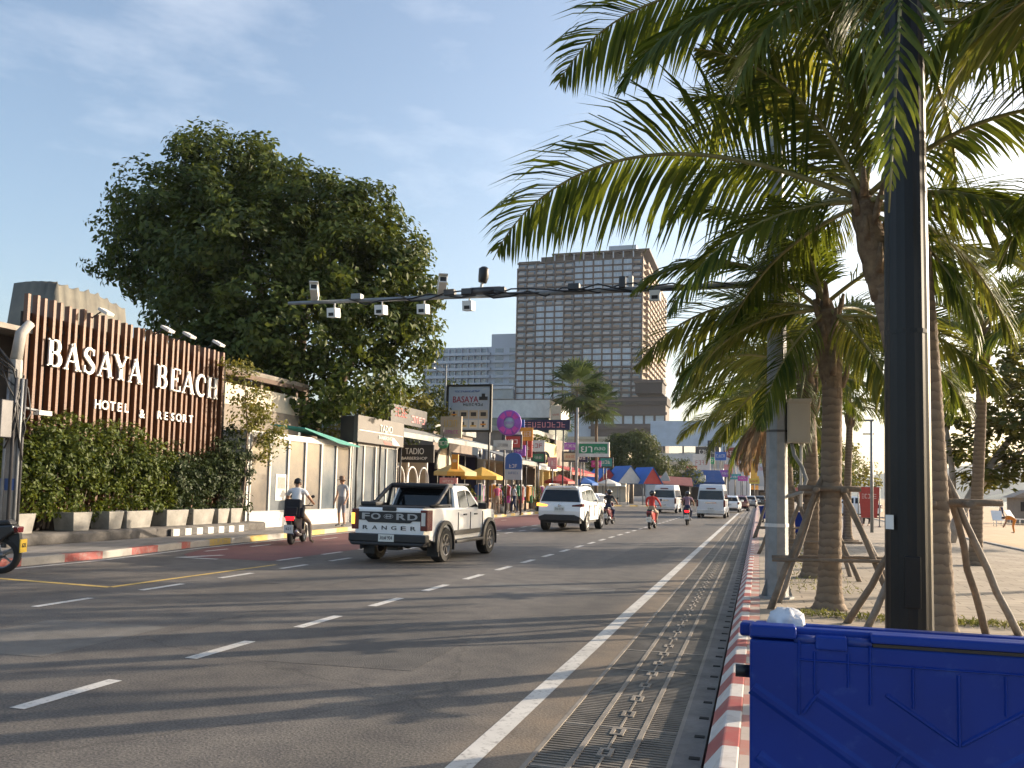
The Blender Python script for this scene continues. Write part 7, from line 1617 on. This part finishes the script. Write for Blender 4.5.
FC=[('small red sign low left of the nearer van roof',-9.6,128,5.2,1.8,.9,m_red,m_letter),('small green sign above the nearer van',-7.2,132,6.6,1.6,1.0,m_green,m_letter),('blue square sign above the nearer van',-5.6,134,7.4,1.7,1.3,m_blue,m_letter),('pink sign right of the nearer van',-4.4,133,5.4,1.3,1.4,m_pink,m_letter),
('white vertical sign beside the yellow one far off',-2.6,136,6.4,.9,2.6,m_offw,m_red),('teal sign under the oval sign',-3.4,131,4.2,1.8,.8,m_teal2,m_letter),('orange vertical sign next to the oval sign',-1.7,134,5.6,.9,2.2,m_orange,m_letter),('magenta sign over the far dark red car',-2.2,128,3.9,1.4,.7,m_mag,m_letter),('yellow board over the far silver car',-.6,130,3.6,1.5,.8,m_yel2,m_red),('navy board high at the street end',-6.8,140,9.6,2.2,1.1,m_nav,m_letter),('cream board high at the street end, over the navy one',-5.2,142,10.9,1.6,1.2,m_cream,m_red)]
for i,(lb,x,y,z,w_,h_,bgm,tm) in enumerate(FC):
    t=lbl_sign('shop_sign',lb,(x,y,z),w_,h_,'-y',bgm,None,[('~%d'%(3+i%4)+'abcdefghijklmnop'[i],0,.02,h_*.5,tm,w_*.75)],posts=(0,),thick=.08); t['group']='shop signs at the far end of the street'

# ------------------------------------------------------------------ light, sky, camera
SUN_AZ, SUN_EL = 50.0, 15.5            # azimuth measured from +Y towards +X
w = bpy.data.worlds.new('World'); scene.world = w; w.use_nodes = True
nt = w.node_tree; bg = nt.nodes['Background']
sky = nt.nodes.new('ShaderNodeTexSky'); sky.sky_type='NISHITA'; sky.sun_disc=False
sky.sun_elevation=R(SUN_EL); sky.sun_rotation=R(SUN_AZ); sky.air_density=1.0; sky.dust_density=3.0; sky.ozone_density=1.2
tc = nt.nodes.new('ShaderNodeTexCoord')
mp = nt.nodes.new('ShaderNodeMapping'); mp.inputs['Scale'].default_value=(1.2,1.0,3.2); mp.inputs['Rotation'].default_value=(0,R(20),R(30))
nz = nt.nodes.new('ShaderNodeTexNoise'); nz.inputs['Scale'].default_value=2.2; nz.inputs['Detail'].default_value=7; nz.inputs['Roughness'].default_value=.6
rp = nt.nodes.new('ShaderNodeValToRGB'); rp.color_ramp.elements[0].position=.5; rp.color_ramp.elements[1].position=.85
rp.color_ramp.elements[1].color=(.3,.3,.3,1)
mx = nt.nodes.new('ShaderNodeMix'); mx.data_type='RGBA'
nt.links.new(tc.outputs['Generated'],mp.inputs['Vector']); nt.links.new(mp.outputs[0],nz.inputs['Vector']); nt.links.new(nz.outputs['Fac'],rp.inputs['Fac'])
nt.links.new(rp.outputs['Color'],mx.inputs['Factor']); nt.links.new(sky.outputs[0],mx.inputs['A']); mx.inputs['B'].default_value=(7,6.8,6.8,1)
nt.links.new(mx.outputs['Result'],bg.inputs['Color']); bg.inputs['Strength'].default_value=.15
sd = bpy.data.lights.new('sun','SUN'); sd.energy=4.8; sd.angle=R(.6); sd.color=(1.0,.83,.63)
so = bpy.data.objects.new('sun',sd); COL.objects.link(so)
d = Vector((math.sin(R(SUN_AZ))*math.cos(R(SUN_EL)), math.cos(R(SUN_AZ))*math.cos(R(SUN_EL)), math.sin(R(SUN_EL))))
so.rotation_euler = d.to_track_quat('Z','Y').to_euler(); so.location=(30,30,40)

cam = bpy.data.cameras.new('camera'); co = bpy.data.objects.new('camera',cam); COL.objects.link(co)
cam.sensor_width=36; cam.shift_y=48.5/1024; cam.lens=36*850/1024; cam.clip_end=20000; cam.clip_start=.05
yaw, pit, rol = R(16.22), R(3.83), R(1.25)
fw = Vector((-math.sin(yaw)*math.cos(pit), math.cos(yaw)*math.cos(pit), math.sin(pit)))
q = fw.to_track_quat('-Z','Y').to_matrix()
co.rotation_euler = (q @ Matrix.Rotation(rol,3,'Z')).to_euler(); co.location=(0,0,1.6)
scene.camera = co
# the air between here and the towers
hz = bpy.data.materials.new('haze_air'); hz.use_nodes=True; ht=hz.node_tree
for n_ in list(ht.nodes):
    if n_.type=='BSDF_PRINCIPLED': ht.nodes.remove(n_)
pv = ht.nodes.new('ShaderNodeVolumePrincipled'); pv.inputs['Color'].default_value=(.86,.91,1,1); pv.inputs['Density'].default_value=.00012; pv.inputs['Anisotropy'].default_value=.25
ht.links.new(pv.outputs[0], ht.nodes['Material Output'].inputs['Volume'])
mb=MB(); mb.box((-6100,-90,-6),(9100,9100,150),hz); mb.build('haze',kind='stuff')
vs = scene.view_settings; vs.view_transform='Standard'; vs.look='None'; vs.exposure=1.0; vs.gamma=1; vs.use_curve_mapping=False
scene.cycles.use_denoising=True
scene.cycles.max_bounces=6; scene.cycles.transparent_max_bounces=8
